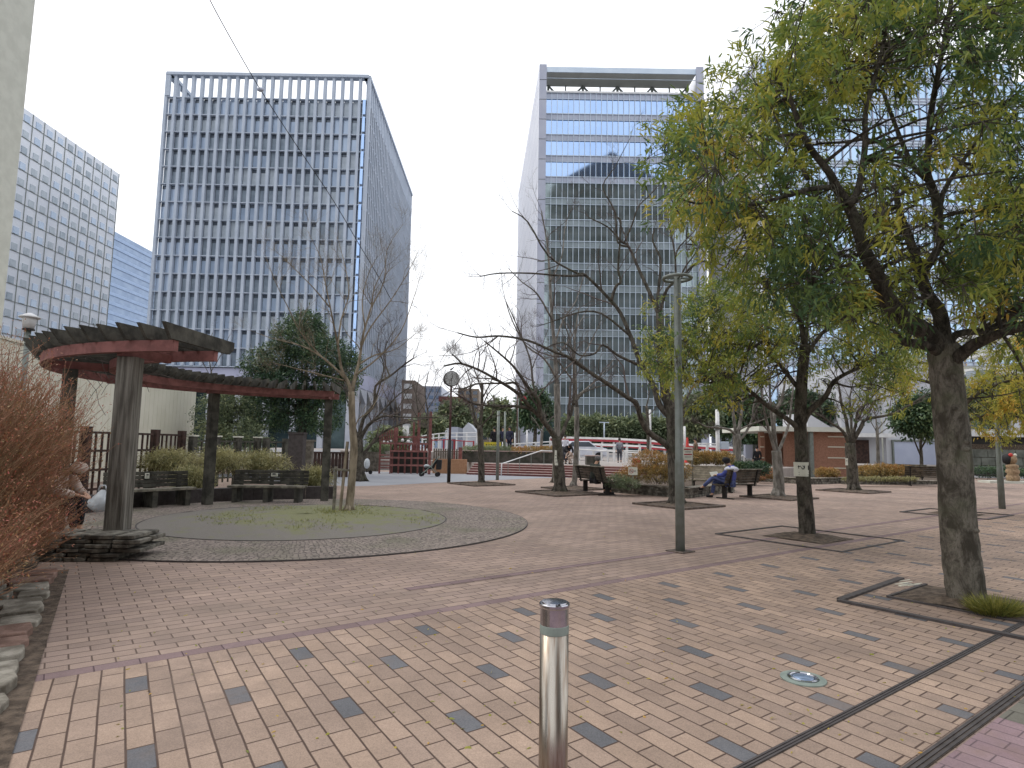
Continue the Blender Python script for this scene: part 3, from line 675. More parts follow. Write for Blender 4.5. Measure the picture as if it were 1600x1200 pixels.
# ---- right: white hall, brick lavatory block
t=thing('white_hall',tuple(P(1385,735)),'white hall with a big pale shutter and a dark recessed entrance','building')
Yh=52.0; xl=A(1322,700,Yh).x; zt=A(1385,560,Yh).z; zg_=0
x1=A(1385,700,Yh).x; x2=A(1478,700,Yh).x; x3=A(1700,700,Yh).x
g_=MB(); g_.frame((x1,Yh,0),(x2-x1,0,0),(0,.4,0),(0,0,zt)); part('wall',g_,'white_wall',t)
g_=MB(); p,q_=A(1395,690,Yh),A(1480,731,Yh); g_.frame((p.x,Yh-.12,q_.z),(q_.x-p.x-.5,0,0),(0,.1,0),(0,0,p.z-q_.z)); sh=part('shutter',g_,'white_shutter',t)
g_=MB(); g_.frame((p.x,Yh-.2,p.z+.02),(q_.x-p.x-.5,0,0),(0,.18,0),(0,0,.14)); g_.frame((p.x-.15,Yh-.2,q_.z),(.12,0,0),(0,.18,0),(0,0,p.z-q_.z+.15)); part('shutter_frame',g_,'grey_metal',t)
g_=MB(); g_.frame((xl,Yh+.6,0),(x1-xl-.02,0,0),(0,12,0),(0,0,zt-.6)); part('entrance_wall',g_,'white_wall',t)
g_=MB(); p,q_=A(1333,687,Yh),A(1364,737,Yh); g_.frame((p.x,Yh+.4,0),(q_.x-p.x,0,0),(0,.15,0),(0,0,p.z)); part('entrance_gate',g_,'wood_brown',t)
g_=MB(); p,q_=A(1330,677,Yh),A(1386,684,Yh); g_.frame((p.x,Yh-1.2,q_.z),(q_.x-p.x,0,0),(0,1.7,0),(0,0,p.z-q_.z)); part('canopy',g_,'white_paint',t)
g_=MB(); g_.frame((x2+.01,Yh+4,0),(x3-x2,0,0),(0,8,0),(0,0,zt)); part('rear_wall',g_,'concrete',t)
g_=MB(); p=A(1540,671,Yh-1); q_=A(1540,682,Yh-1); g_.frame((x2-.4,Yh-1,q_.z),(x3-x2,0,0),(0,6,0),(0,0,p.z-q_.z)); part('eaves',g_,'white_paint',t)
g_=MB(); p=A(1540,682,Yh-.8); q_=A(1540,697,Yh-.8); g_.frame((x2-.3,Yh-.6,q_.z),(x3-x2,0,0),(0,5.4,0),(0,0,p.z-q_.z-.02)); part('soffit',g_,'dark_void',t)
for i,(ya,yb_) in enumerate([(546,556),(575,583),(520,527)]):
    p=A(1560,ya,Yh+1.5); q_=A(1560,yb_,Yh+1.5); xs=A(1535-10*i,ya,Yh+1.5).x
    g_=MB(); g_.frame((xs,Yh+1.5,q_.z),(x3-xs,0,0),(0,2.4,0),(0,0,p.z-q_.z)); part('balcony_slab',g_,'white_paint',t)
for xx in(1588,1640):
    p=A(xx,560,Yh+2); g_=MB(); g_.box((p.x,Yh+2.6,A(xx,682,Yh+2).z),(.6,.6,zt-A(xx,682,Yh+2).z)); part('column',g_,'white_wall',t)
g_=MB(); p=A(1560,590,Yh+3.9); g_.frame((x2+.3,Yh+3.85,A(1560,668,Yh).z),(x3-x2,0,0),(0,.1,0),(0,0,p.z-A(1560,668,Yh).z)); part('window',g_,'glass_low',t)
# stone block wall under the eaves
t=thing('stone_wall',(A(1540,725,45).x,45,0),'grey stone block wall with a hedge top in shade under the white eaves','wall')
xa=A(1480,725,45).x; xb=A(1700,725,45).x
g_=MB(); g_.frame((xa,45.3,0),(xb-xa,0,0),(0,.4,0),(0,0,A(1540,694,45).z)); part('backing',g_,'soil',t)
g_=MB(); zz=.15; r_=0
while zz<A(1540,697,45).z-.4:
    x=xa+(r_%2)*.5
    while x<xb: g_.frame((x,45,zz),(.97,0,0),(0,.35,0),(0,0,.56)); x+=1.02
    zz+=.6; r_+=1
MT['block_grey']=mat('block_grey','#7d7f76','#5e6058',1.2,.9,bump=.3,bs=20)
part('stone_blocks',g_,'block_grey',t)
t=thing('brick_lavatory',tuple(P(1250,742)),'low orange brick lavatory block with a flat grey roof','building')
Yb=38.0
def wallseg(xa,xb,yt,Y,name='wall',mt='brick_orange',dy=.4):
    p,q_=A(xa,yt,Y),A(xb,yt,Y); g=MB(); g.frame((p.x,Y,0),(q_.x-p.x,0,0),(0,dy,0),(0,0,p.z)); return part(name,g,mt,t)
wallseg(1188,1194,675,Yb+1,'brick_pier'); wallseg(1194.5,1222,675,Yb+4.0,'inner_wall',dy=.4)
wallseg(1227,1265,672,Yb); wallseg(1270.5,1322,674,Yb-.5,'front_wall',dy=4)
g_=MB()
for yy in(683,699,716,732):
    p,q_=A(1294,yy,Yb-.54),A(1322,yy,Yb-.54); g_.frame((p.x,Yb-.53,p.z),(q_.x-p.x,0,0),(0,.04,0),(0,0,.06))
    p,q_=A(1188,yy,Yb+.97),A(1194,yy,Yb+.97); g_.frame((p.x,Yb+.96,p.z),(q_.x-p.x,0,0),(0,.04,0),(0,0,.06))
part('pale_course',g_,'cream',t)
g_=MB(); p,q_=A(1186,668,Yb-1),A(1335,672,Yb-1); g_.frame((p.x,Yb-1,A(1250,674,Yb-1).z),(q_.x-p.x,0,0),(0,6.5,0),(0,0,.28)); part('roof',g_,'concrete',t)
g_=MB(); p=A(1268,740,Yb-.7); g_.box((p.x,Yb-.75,0),(.22,.22,A(1250,674,Yb-1).z)); part('drain_pipe',g_,'grey_metal',t)
g_=MB(); p,q_=A(1222,700,Yb+4.2),A(1232,700,Yb+4.2); g_.frame((p.x-8*0,Yb+4.5,0),(q_.x-p.x,0,0),(0,.3,0),(0,0,3)); part('doorway',g_,'dark_void',t)
# gable behind lavatory
g_=MB(); p,q_=A(1262,668,44),A(1300,668,44); zt=A(1275,645,44).z; g_.add([(p.x,44,0),(q_.x,44,0),(q_.x,44,p.z),(p.x,44,zt),(p.x,48,0),(q_.x,48,0),(q_.x,48,p.z),(p.x,48,zt)],[(0,1,2,3),(7,6,5,4),(0,4,5,1),(1,5,6,2),(2,6,7,3),(3,7,4,0)])
solo(g_,'sloped_wall','white_wall','pale sloped wall rising behind the flat roof of the brick lavatory','wall')
# ================================================================ TREES
def catmull(pts,step=4):
    out=[]; n=len(pts)
    for i in range(n-1):
        p0,p1,p2,p3=pts[max(i-1,0)],pts[i],pts[i+1],pts[min(i+2,n-1)]
        for k in range(step):
            t=k/step; out.append(.5*((2*p1)+(p2-p0)*t+(2*p0-5*p1+4*p2-p3)*t*t+(3*p1-p0-3*p2+p3)*t**3))
    out.append(pts[-1]); return out
def limb(px,Y0,Y1,w0,w1,step=3):
    """traced limb -> 3D path with radii; w in photo pixels"""
    n=len(px); pts=[]; tot=[0]
    for i in range(1,n): tot.append(tot[-1]+math.dist(px[i],px[i-1]))
    for i,(x,y) in enumerate(px):
        u=tot[i]/tot[-1]; Y=Y0+(Y1-Y0)*u+ (random.uniform(-.04,.04)*abs(Y1-Y0) if 0<i<n-1 else 0); pts.append(A(x,y,Y))
    pts=catmull(pts,step); L=len(pts); out=[]
    for i in range(L):
        u=i/(L-1); w=w0+(w1-w0)*u**.8; out.append(w/2/F*pts[i].y)
    return pts,out
def rdir(d,ang,up=.15):
    ax=Vector((random.gauss(0,1),random.gauss(0,1),random.gauss(0,1))); ax=d.cross(ax)
    if ax.length<1e-4: ax=d.orthogonal()
    q_=Matrix.Rotation(ang,3,ax.normalized()) @ d; q_.z+=up; return q_.normalized()
def wander(p,d,L,n=5,wob=.22,up=.05):
    pts=[p.copy()]
    for i in range(n): d=(d+Vector((random.gauss(0,wob),random.gauss(0,wob),random.gauss(0,wob)+up))).normalized(); p=p+d*(L/n); pts.append(p.copy())
    return pts
def grow(mb,pts,rads,lvl,nch,Lf,tips=None,up=.12,rmin=.003,tmin=.25,wob=.2,ang=(.45,1.0),maxL=None):
    L=sum((pts[i+1]-pts[i]).length for i in range(len(pts)-1)); N=len(pts)
    for k in range(nch[0]):
        u=random.uniform(tmin,1.0) if k else 1.0; x=u*(N-1); i=min(int(x),N-2); f=x-i; p=pts[i].lerp(pts[i+1],f); d=(pts[i+1]-pts[i]).normalized(); r=rads[i]*(1-f)+rads[i+1]*f
        l=max(L*Lf*random.uniform(.6,1.2)*(1.15-.5*u),.2)
        if maxL: l=min(l,maxL)
        dd=rdir(d,random.uniform(*ang) if k else .25,up); q_=wander(p,dd,l,5 if lvl>1 else 3,wob)
        r0=max(min(r*.55,l*.018),rmin); rr=[max(r0*(1-.75*j/(len(q_)-1)),rmin*.7) for j in range(len(q_))]
        mb.tube(q_,rr,5 if r0>.015 else 3,cap=False)
        if lvl>1: grow(mb,q_,rr,lvl-1,nch[1:] or nch,Lf,tips,up,rmin,.15,wob,ang,maxL)
        elif tips is not None: tips.append((q_[-1],(q_[-1]-q_[0]).normalized()))
def base_flare(mb,p,r):
    for k in range(6):
        a=2*PI*k/6+random.uniform(-.4,.4); d=Vector((math.cos(a),math.sin(a),0))
        mb.tube([p+d*r*.45+Vector((0,0,r*1.5)),p+d*r*.95+Vector((0,0,r*.45)),p+d*r*1.7+Vector((0,0,-.03))],[r*.42,r*.36,r*.15],6)
def leaf_mesh(name,cen,dirs,per,ln,wd,droop,mt,parent,spread=.5,tint=None,tvar=.12,jit=.1,outward=1.0,kind=None):
    cen=np.repeat(np.array(cen),per,axis=0); dirs=np.repeat(np.array(dirs),per,axis=0); N=len(cen)
    tb=np.repeat(np.array(tint) if tint is not None else RNG.random(len(cen)//per),per)
    cen=cen+RNG.normal(0,jit,(N,3))
    d=dirs*outward+RNG.normal(0,spread,(N,3)); d[:,2]-=droop*RNG.random(N); d/=np.linalg.norm(d,axis=1)[:,None]+1e-9
    up=np.tile([0,0,1.],(N,1))+RNG.normal(0,.5,(N,3)); sd=np.cross(d,up); sd/=np.linalg.norm(sd,axis=1)[:,None]+1e-9
    nr=np.cross(sd,d); l=(ln*RNG.uniform(.5,1.35,N))[:,None]; w=(wd*RNG.uniform(.7,1.2,N))[:,None]
    b=l*.12*RNG.uniform(0,1.6,N)[:,None]
    V=np.empty((N,6,3)); V[:,0]=cen; V[:,1]=cen+d*l*.33+sd*w*.5+nr*w*.15; V[:,2]=cen+d*l*.33-sd*w*.5+nr*w*.15
    V[:,3]=cen+d*l*.7+sd*w*.36-nr*b*.6; V[:,4]=cen+d*l*.7-sd*w*.36-nr*b*.6; V[:,5]=cen+d*l-nr*b*1.6
    o6=np.arange(N)*6; tri1=np.stack([o6,o6+1,o6+2],1); qd=np.stack([o6+1,o6+3,o6+4,o6+2],1); tri2=np.stack([o6+3,o6+5,o6+4],1)
    loops=np.concatenate([np.concatenate([tri1,qd,tri2],1).ravel()]); tot=np.tile([3,4,3],N); st=np.concatenate([[0],np.cumsum(tot)[:-1]])
    me=bpy.data.meshes.new(name); me.vertices.add(N*6); me.vertices.foreach_set('co',V.ravel()); me.loops.add(len(loops)); me.loops.foreach_set('vertex_index',loops.astype(np.int32))
    me.polygons.add(len(tot)); me.polygons.foreach_set('loop_start',st.astype(np.int32)); me.update(calc_edges=True)
    at=me.attributes.new('tint','FLOAT','POINT'); tt=np.clip(tb+RNG.normal(0,tvar,N),0,1); at.data.foreach_set('value',np.repeat(tt,6).astype(np.float32))
    me.materials.append(MT[mt]); o=bpy.data.objects.new(name,me); col.objects.link(o)
    if parent is not None:
        o.parent=parent; me.transform(Matrix.Translation(-Vector(parent.location)))
    if kind: o['kind']=kind
    return o
def bare_tree(label,base,trunk,limbs,Y,bark='bark_dark',lvl=3,nch=(6,5,4),Lf=.5,up=.12,group='bare trees of the square',flare=.0,maxL=2.2,twig_mat='twig',tw=1.0,z0=0.0):
    t=thing('bare_tree',tuple(base),label,'tree',group)
    mb=MB(); (px,Ya,Yb,w0,w1)=trunk; pts,rr=limb(px,Ya,Yb,w0,w1); pts=[p for p in pts]; 
    pts[0].z=min(pts[0].z,base[2])-.05; mb.tube(pts,rr,12,wob=.06)
    base_flare(mb,Vector((pts[0].x,pts[0].y,base[2])),rr[0]*1.05)
    part('trunk',mb,bark,t,smooth=True)
    mb=MB(); tg=MB()
    for l in limbs:
        p_,r_=limb(*l); r_=[x*.86 for x in r_]; mb.tube(p_,r_,8,wob=.05); 
        grow(tg,p_,r_,lvl,nch,Lf,None,up,(.0024*tw*Y/20),maxL=maxL)
    part('limbs',mb,bark,t,smooth=True); part('twigs',tg,twig_mat,t)
    return t
def stub(*a): pass
# --- B: leaning bare tree with a paper label, middle of the square
Y=P(875,771).y
bare_tree('dark bare tree with long limbs stretching left, white sheet on its trunk, behind the bench',P(875,771),([(875,771),(874.5,745),(872,715),(871,700),(869,684)],Y,Y,19,15),[
 ([(869,686),(860,672),(844,650),(842,627),(830,612),(815,590),(800,570),(780,552),(757,533)],Y,Y-2.5,12,2.5),
 ([(844,650),(827,638),(806,635),(774,634),(746,632),(729,625.6),(712.5,615)],Y-.3,Y-3,7,3),
 ([(846,652),(832,640),(808,614),(780,595.6),(750,579),(720,568),(694,572)],Y-.3,Y-4,9,3),
 ([(722,569),(716,562),(706,553)],Y-3.6,Y-4,4,2.5),
 ([(815.6,618),(806,599),(791,599),(774,599),(744,600),(724,607),(709,607)],Y-1,Y-3.5,5,2.2),
 ([(871,688),(877.5,681),(885,660),(892.5,646),(896,625),(897,600),(896,570),(893,540),(880,500)],Y,Y+1.5,9,2),
 ([(896,632),(911,614),(930,606),(950,600)],Y,Y+1.5,5,1.5),
 ([(857,668),(845,640),(833,600),(828,560),(806,505),(790,470)],Y,Y+2,7,1.5),
],Y,lvl=3,nch=(8,6,5),Lf=.4)
Y=27.5
bare_tree('pale straight bare tree standing just behind the dark leaning one',P(866,758),([(867,742),(870,700),(871,640),(870,600)],Y,Y,10,9.5),[
 ([(870,602),(867,547),(862,490),(858,415),(855,380),(846,330)],Y,Y+.5,9,2),([(866,540),(880,500),(900,470),(912,430)],Y,Y+2,4,1.5),([(863,500),(840,460),(815,440),(795,420)],Y,Y-2,4,1.2),
 ([(869,590),(850,560),(822,540),(800,500),(790,470)],Y,Y-2,5,1.5),([(860,440),(878,400),(882,360),(890,330)],Y,Y+1,3.5,1),([(868,560),(890,530),(905,505),(920,480)],Y,Y+1,4,1)],Y,bark='bark_grey',lvl=3,nch=(6,5,4),Lf=.4)
Y=25.0
bare_tree('slim mottled bare tree right behind the seated man on the bench',P(896,764),([(896,764),(899,735),(901,690),(901,636)],Y,Y,9,7.5),[
 ([(901,638),(898,580),(897.5,557),(899,520),(905,480)],Y,Y,7,2),([(900,620),(925,600),(945,580),(960,560)],Y,Y+1,4,1.5),([(899,600),(880,575),(868,560),(850,545)],Y,Y-1,4,1.3),
 ([(898,570),(915,550),(930,520),(940,500)],Y,Y+1,3.5,1)],Y,bark='bark_grey',lvl=3,nch=(7,5,4),Lf=.5)
# --- C: big bare tree at the lamp post
Y=P(1058,790).y
bare_tree('largest bare tree, thick dark limbs rising in a fan beside the tall lamp post',P(1057,790),([(1057,790),(1055,750),(1053,700),(1051,660),(1047,632),(1040,615)],Y,Y,22,19),[
 ([(1052,715),(1042.6,696),(1014,675.7),(1001,653),(994,630.7),(977,619),(949,599),(919,580),(893,560),(867,550),(825,532),(780,525),(745,527),(715,520)],Y,Y-3.5,13,2.5),
 ([(1001,655),(995,627.5),(980,622),(935,592),(895,565),(870,545)],Y-.7,Y-1.5,6,2),
 ([(1046,650),(1030,632),(1020,600),(1002,570),(987,530),(970,490),(952,467),(915,430),(902,427),(857,400),(825,347),(800,330)],Y,Y+1,13,1.8),
 ([(915,430),(880,431),(830,427),(780,427),(750,432)],Y+.6,Y-.6,5,2),
 ([(995,569),(965,555),(942,539),(930,552),(905,555),(880,535),(850,545)],Y,Y-1.5,6,2),
 ([(955,470),(962,448),(970,440),(966,422),(968,385),(970,347),(965,340)],Y+.2,Y,6,3),
 ([(1041,617),(1034,575),(1032,530),(1030,490)],Y,Y,18,13),
 ([(1030,492),(1015,457),(1000,425),(982,385),(970,377),(950,355),(920,340)],Y,Y+1,9,2),
 ([(1030,492),(1032,485),(1042,452),(1062,435),(1087,412),(1105,409),(1130,415),(1150,430)],Y,Y-1,8,1.6),
 ([(1028,490),(1027,477),(1030,440),(1032,405),(1020,377),(1022,360)],Y,Y+.5,7,3),
 ([(1062,435),(1072,415),(1085,398),(1100,370)],Y-.4,Y-.7,4,1.6),
 ([(982,385),(965,378),(961,332),(942,292),(960,262),(985,215)],Y+.6,Y+.8,5,1),
 ([(975,380),(988,350),(998,322),(1020,300),(1040,270),(1042,230)],Y+.6,Y+1,4,1),
 ([(1044,600),(1060,560),(1080,540),(1095,500),(1098,470)],Y,Y+1.5,8,2),
 ([(1055,470),(1055,400),(1045,350),(1045,320)],Y-.2,Y,5,1.5),([(1055,402),(1062,385),(1090,355),(1100,330)],Y-.2,Y,4,1.2),
 ([(1057,690),(1068,655),(1070,630),(1085,600)],Y,Y+1,8,3),
 ([(985,525),(940,490),(905,488),(870,500),(840,510)],Y+.2,Y+1,5,1.2)],Y,lvl=3,nch=(7,6,5),Lf=.34,maxL=2.1)
# --- D: slender tree in the circle
Y=P(545,805).y
bare_tree('slender tan bare tree with stakes growing in the middle of the mossy circle',P(545,804,.09),([(545,804),(548,770),(551,735),(553,700),(551,672),(550,640),(549,612)],Y,Y,13,10),[
 ([(549,614),(544,597),(534,578),(528,540),(520,500),(512,460),(505,425)],Y,Y-.6,8,1.3),([(540,592),(520,572),(500,556),(470,540),(430,530),(400,520)],Y,Y-1,5,1),
 ([(549,612),(556,585),(562,560),(568,520),(580,480),(585,450),(600,420)],Y,Y+.6,8,1.2),([(565,540),(580,510),(610,470),(635,430),(655,390)],Y+.3,Y+1,4,.8),
 ([(528,540),(533,500),(545,460),(540,420),(530,380)],Y-.3,Y,4,.8),([(515,480),(490,450),(465,425),(440,400)],Y-.4,Y-1,3,.8),([(560,570),(585,555),(620,545),(650,520)],Y+.1,Y+1,4,.8),
 ([(552,680),(560,655),(580,640),(600,600)],Y,Y+.8,3,1),([(570,510),(566,470),(575,430),(590,400)],Y,Y,3,.8),([(536,585),(505,560),(470,520),(450,480),(430,440),(415,400)],Y,Y-1.4,4,.7),([(556,585),(590,560),(625,520),(645,470),(660,420)],Y,Y+1.2,4,.7),([(520,500),(508,440),(500,400),(480,360)],Y-.6,Y-1,3,.7),([(580,480),(600,440),(605,390),(630,350)],Y+.5,Y+1,3,.7),([(540,595),(500,585),(460,575),(420,565)],Y,Y-1.5,3,.7)],Y,bark='bark_tan',twig_mat='bark_tan',lvl=3,nch=(9,6,5),Lf=.34,maxL=1.6,up=.2,tw=.8)
# --- E: dark tree behind it
Y=P(563,752).y
bare_tree('dark low-forked bare tree behind the slender one, a white bundle at its foot',P(563,753),([(563,753),(562,730),(561,705),(560,684)],Y,Y,15,13),[
 ([(560,688),(568,654),(585,631),(587,603),(609,588),(630,571),(645,560)],Y,Y-1,8,2),([(561,690),(575,665),(594,652),(609,650),(639,652),(682,652)],Y,Y-2,8,1.5),
 ([(563,715),(574,702),(592,680),(609,670),(639,659),(660,655)],Y,Y+1,7,2),([(585,631),(594,600),(600,570),(590,545),(592,520)],Y,Y,4,1.2),
 ([(560,686),(550,655),(548,630),(540,600),(530,570)],Y,Y+1,7,1.5),([(609,588),(600,560),(605,535),(620,510)],Y-.5,Y,3,1),([(575,665),(600,640),(625,615),(650,600)],Y,Y+.5,4,1.2)],Y,lvl=3,nch=(8,6,5),Lf=.42,maxL=1.8)
# --- F: tree right of the clock
Y=P(752,757).y
bare_tree('small pollarded bare tree in a square pit right of the clock',P(752,757),([(752,757),(752,725),(751,690),(749,664)],Y,Y,10.5,8.5),[
 ([(749,666),(752,650),(753,635),(753.5,600)],Y,Y,6.5,5),([(749,670),(742,652),(736,622),(734,595),(726,576)],Y,Y-.6,5,1.5),([(750,670),(757,660),(766,651),(776,640),(790,636)],Y,Y-.6,4.5,1.5),
 ([(744,668),(738,650),(728,625),(715,600)],Y,Y+1,4,1.2),([(753,640),(763,615),(780,600),(800,592)],Y,Y-1,3,1),([(753,612),(746,590),(740,570),(748,540)],Y,Y,3,1),([(755,620),(770,590),(778,560)],Y,Y,3,1)],Y,lvl=2,nch=(8,6),Lf=.6,maxL=1.5)
# --- G: fork tree right of the blue seated man
Y=P(1216,778).y
bare_tree('forked bare tree in a pit just right of the bench with the man in blue',P(1216,778),([(1216,778),(1217,760),(1216,740),(1214,718),(1213,704)],Y,Y,17,14),[
 ([(1212,708),(1205,685),(1196,651),(1191,620),(1190,595)],Y,Y-1,7,2.5),([(1214,708),(1222,692),(1233,661),(1237,625),(1240,600)],Y,Y+.5,7,2.5),([(1213,708),(1209,664),(1213,640),(1220,627),(1227,595),(1232,560)],Y,Y+.5,9,2.5),
 ([(1209,690),(1205,640),(1203,600),(1206,570)],Y,Y-.5,6,2),([(1215,640),(1200,620),(1190,600),(1170,590)],Y,Y,3,1)],Y,bark='bark_grey',lvl=3,nch=(6,5,4),Lf=.45,maxL=1.6)
# --- H
Y=P(1333,768).y
bare_tree('wide-crowned bare tree on the right in front of the white hall',P(1333,768),([(1333,768),(1332,740),(1329,712),(1328,692)],Y,Y,17,15),[
 ([(1327,696),(1317,674),(1300,662),(1282,650),(1265,640)],Y,Y-1,7,2),([(1328,694),(1322,655),(1315,632),(1310,600),(1300,580)],Y,Y,8,2),([(1330,694),(1345,668),(1354,655),(1394,647),(1431,627),(1460,612)],Y,Y-1,9,2),
 ([(1329,694),(1337,664),(1345,636),(1394,617),(1431,600)],Y,Y-1,7,1.5),([(1340,655),(1352,630),(1362,599),(1371,580),(1385,560)],Y,Y,6,1.5),([(1330,690),(1330,650),(1328,620),(1335,590)],Y,Y+1,6,1.5),
 ([(1352,632),(1380,600),(1395,580),(1410,560)],Y,Y,4,1)],Y,bark='bark_dark',lvl=3,nch=(9,6,5),Lf=.42,maxL=2.0)
Y=P(1150,757).y
bare_tree('grey bare tree behind the benches, bent limbs reaching over the man in blue',P(1151,757),([(1151,757),(1151,730),(1152,700),(1151,678)],Y,Y,14,12),[
 ([(1151,682),(1141,672),(1122,668),(1105,667),(1091,660)],Y,Y-1,6,2),([(1150,680),(1146,650),(1145,632),(1138,610),(1125,595)],Y,Y,7,2),([(1152,690),(1164,678),(1175,655),(1177,635),(1185,610)],Y,Y,6,2),
 ([(1152,682),(1158,650),(1160,620),(1155,590)],Y,Y+.5,8,2),([(1154,672),(1175,662),(1195,655),(1215,645)],Y,Y-.5,3.5,1.2),([(1145,640),(1120,630),(1100,625),(1085,618)],Y,Y,4,1.3)],Y,bark='bark_grey',lvl=3,nch=(8,6,5),Lf=.42,maxL=1.7)
Y=P(1373,748).y
bare_tree('thin young bare tree in the flower bed before the white shutter',P(1373,748),([(1373,748),(1372,715),(1371,681),(1370,665)],Y,Y,5.5,4),[
 ([(1370,667),(1368,650),(1362,625),(1365,610)],Y,Y,3,1),([(1371,672),(1385,655),(1405,640),(1420,630)],Y,Y,2.5,1),([(1371,680),(1388,668),(1405,662),(1415,655)],Y,Y,2,1),([(1370,675),(1358,655),(1345,640)],Y,Y,2,1)],Y,bark='bark_grey',lvl=2,nch=(7,5),Lf=.6,maxL=1.5)
Y=38.0
bare_tree('small dark bare tree near the far ramp railing behind the big one',A(1012,706,Y),([(1012,706),(1013,680),(1012,655),(1010,634)],Y,Y,5,4.5),[([(1010,636),(1014,615),(1010,595)],Y,Y,3,1),([(1011,660),(1000,645),(990,630)],Y,Y,2,1),([(1011,650),(1022,640),(1032,622)],Y,Y,2,1)],Y,lvl=2,nch=(6,5),Lf=.6,maxL=1.6,group='bare trees beyond the steps')
bare_tree('small bare tree on the terrace left of the white sheet on the trunk',A(845,706,Y),([(845,706),(846,690),(847,672)],Y,Y,5,4),[([(847,674),(852,655),(850,640)],Y,Y,3,1),([(847,676),(838,660),(830,650)],Y,Y,2.5,1),([(847,670),(860,655),(868,648)],Y,Y,2.5,1)],Y,bark='bark_grey',lvl=2,nch=(6,5),Lf=.6,maxL=1.6,group='bare trees beyond the steps')
for (x,w,yb,lab) in((654,4,705,'thin bare tree rising behind the playground frame left of the clock'),(668,4,700,'bare street tree behind the playground roof, nearest the clock'),(330,3,640,'slight bare tree behind the pergola against the finned block'),(620,4,700,'bare tree growing between playground and finned block')):
    Yq=48.0; xx=x
    bare_tree(lab,A(xx,yb,Yq),([(xx,yb),(xx+1,yb-35),(xx,yb-60)],Yq,Yq,w,w*.8),[([(xx,yb-60),(xx-4,yb-90),(xx+2,yb-120)],Yq,Yq,w*.7,1),([(xx,yb-60),(xx+15,yb-85),(xx+28,yb-115)],Yq,Yq,w*.5,.8),([(xx,yb-50),(xx-14,yb-75),(xx-25,yb-100)],Yq,Yq,w*.5,.8)],Yq,lvl=3,nch=(6,5,4),Lf=.45,maxL=3,group='bare trees beyond the playground',tw=.7)
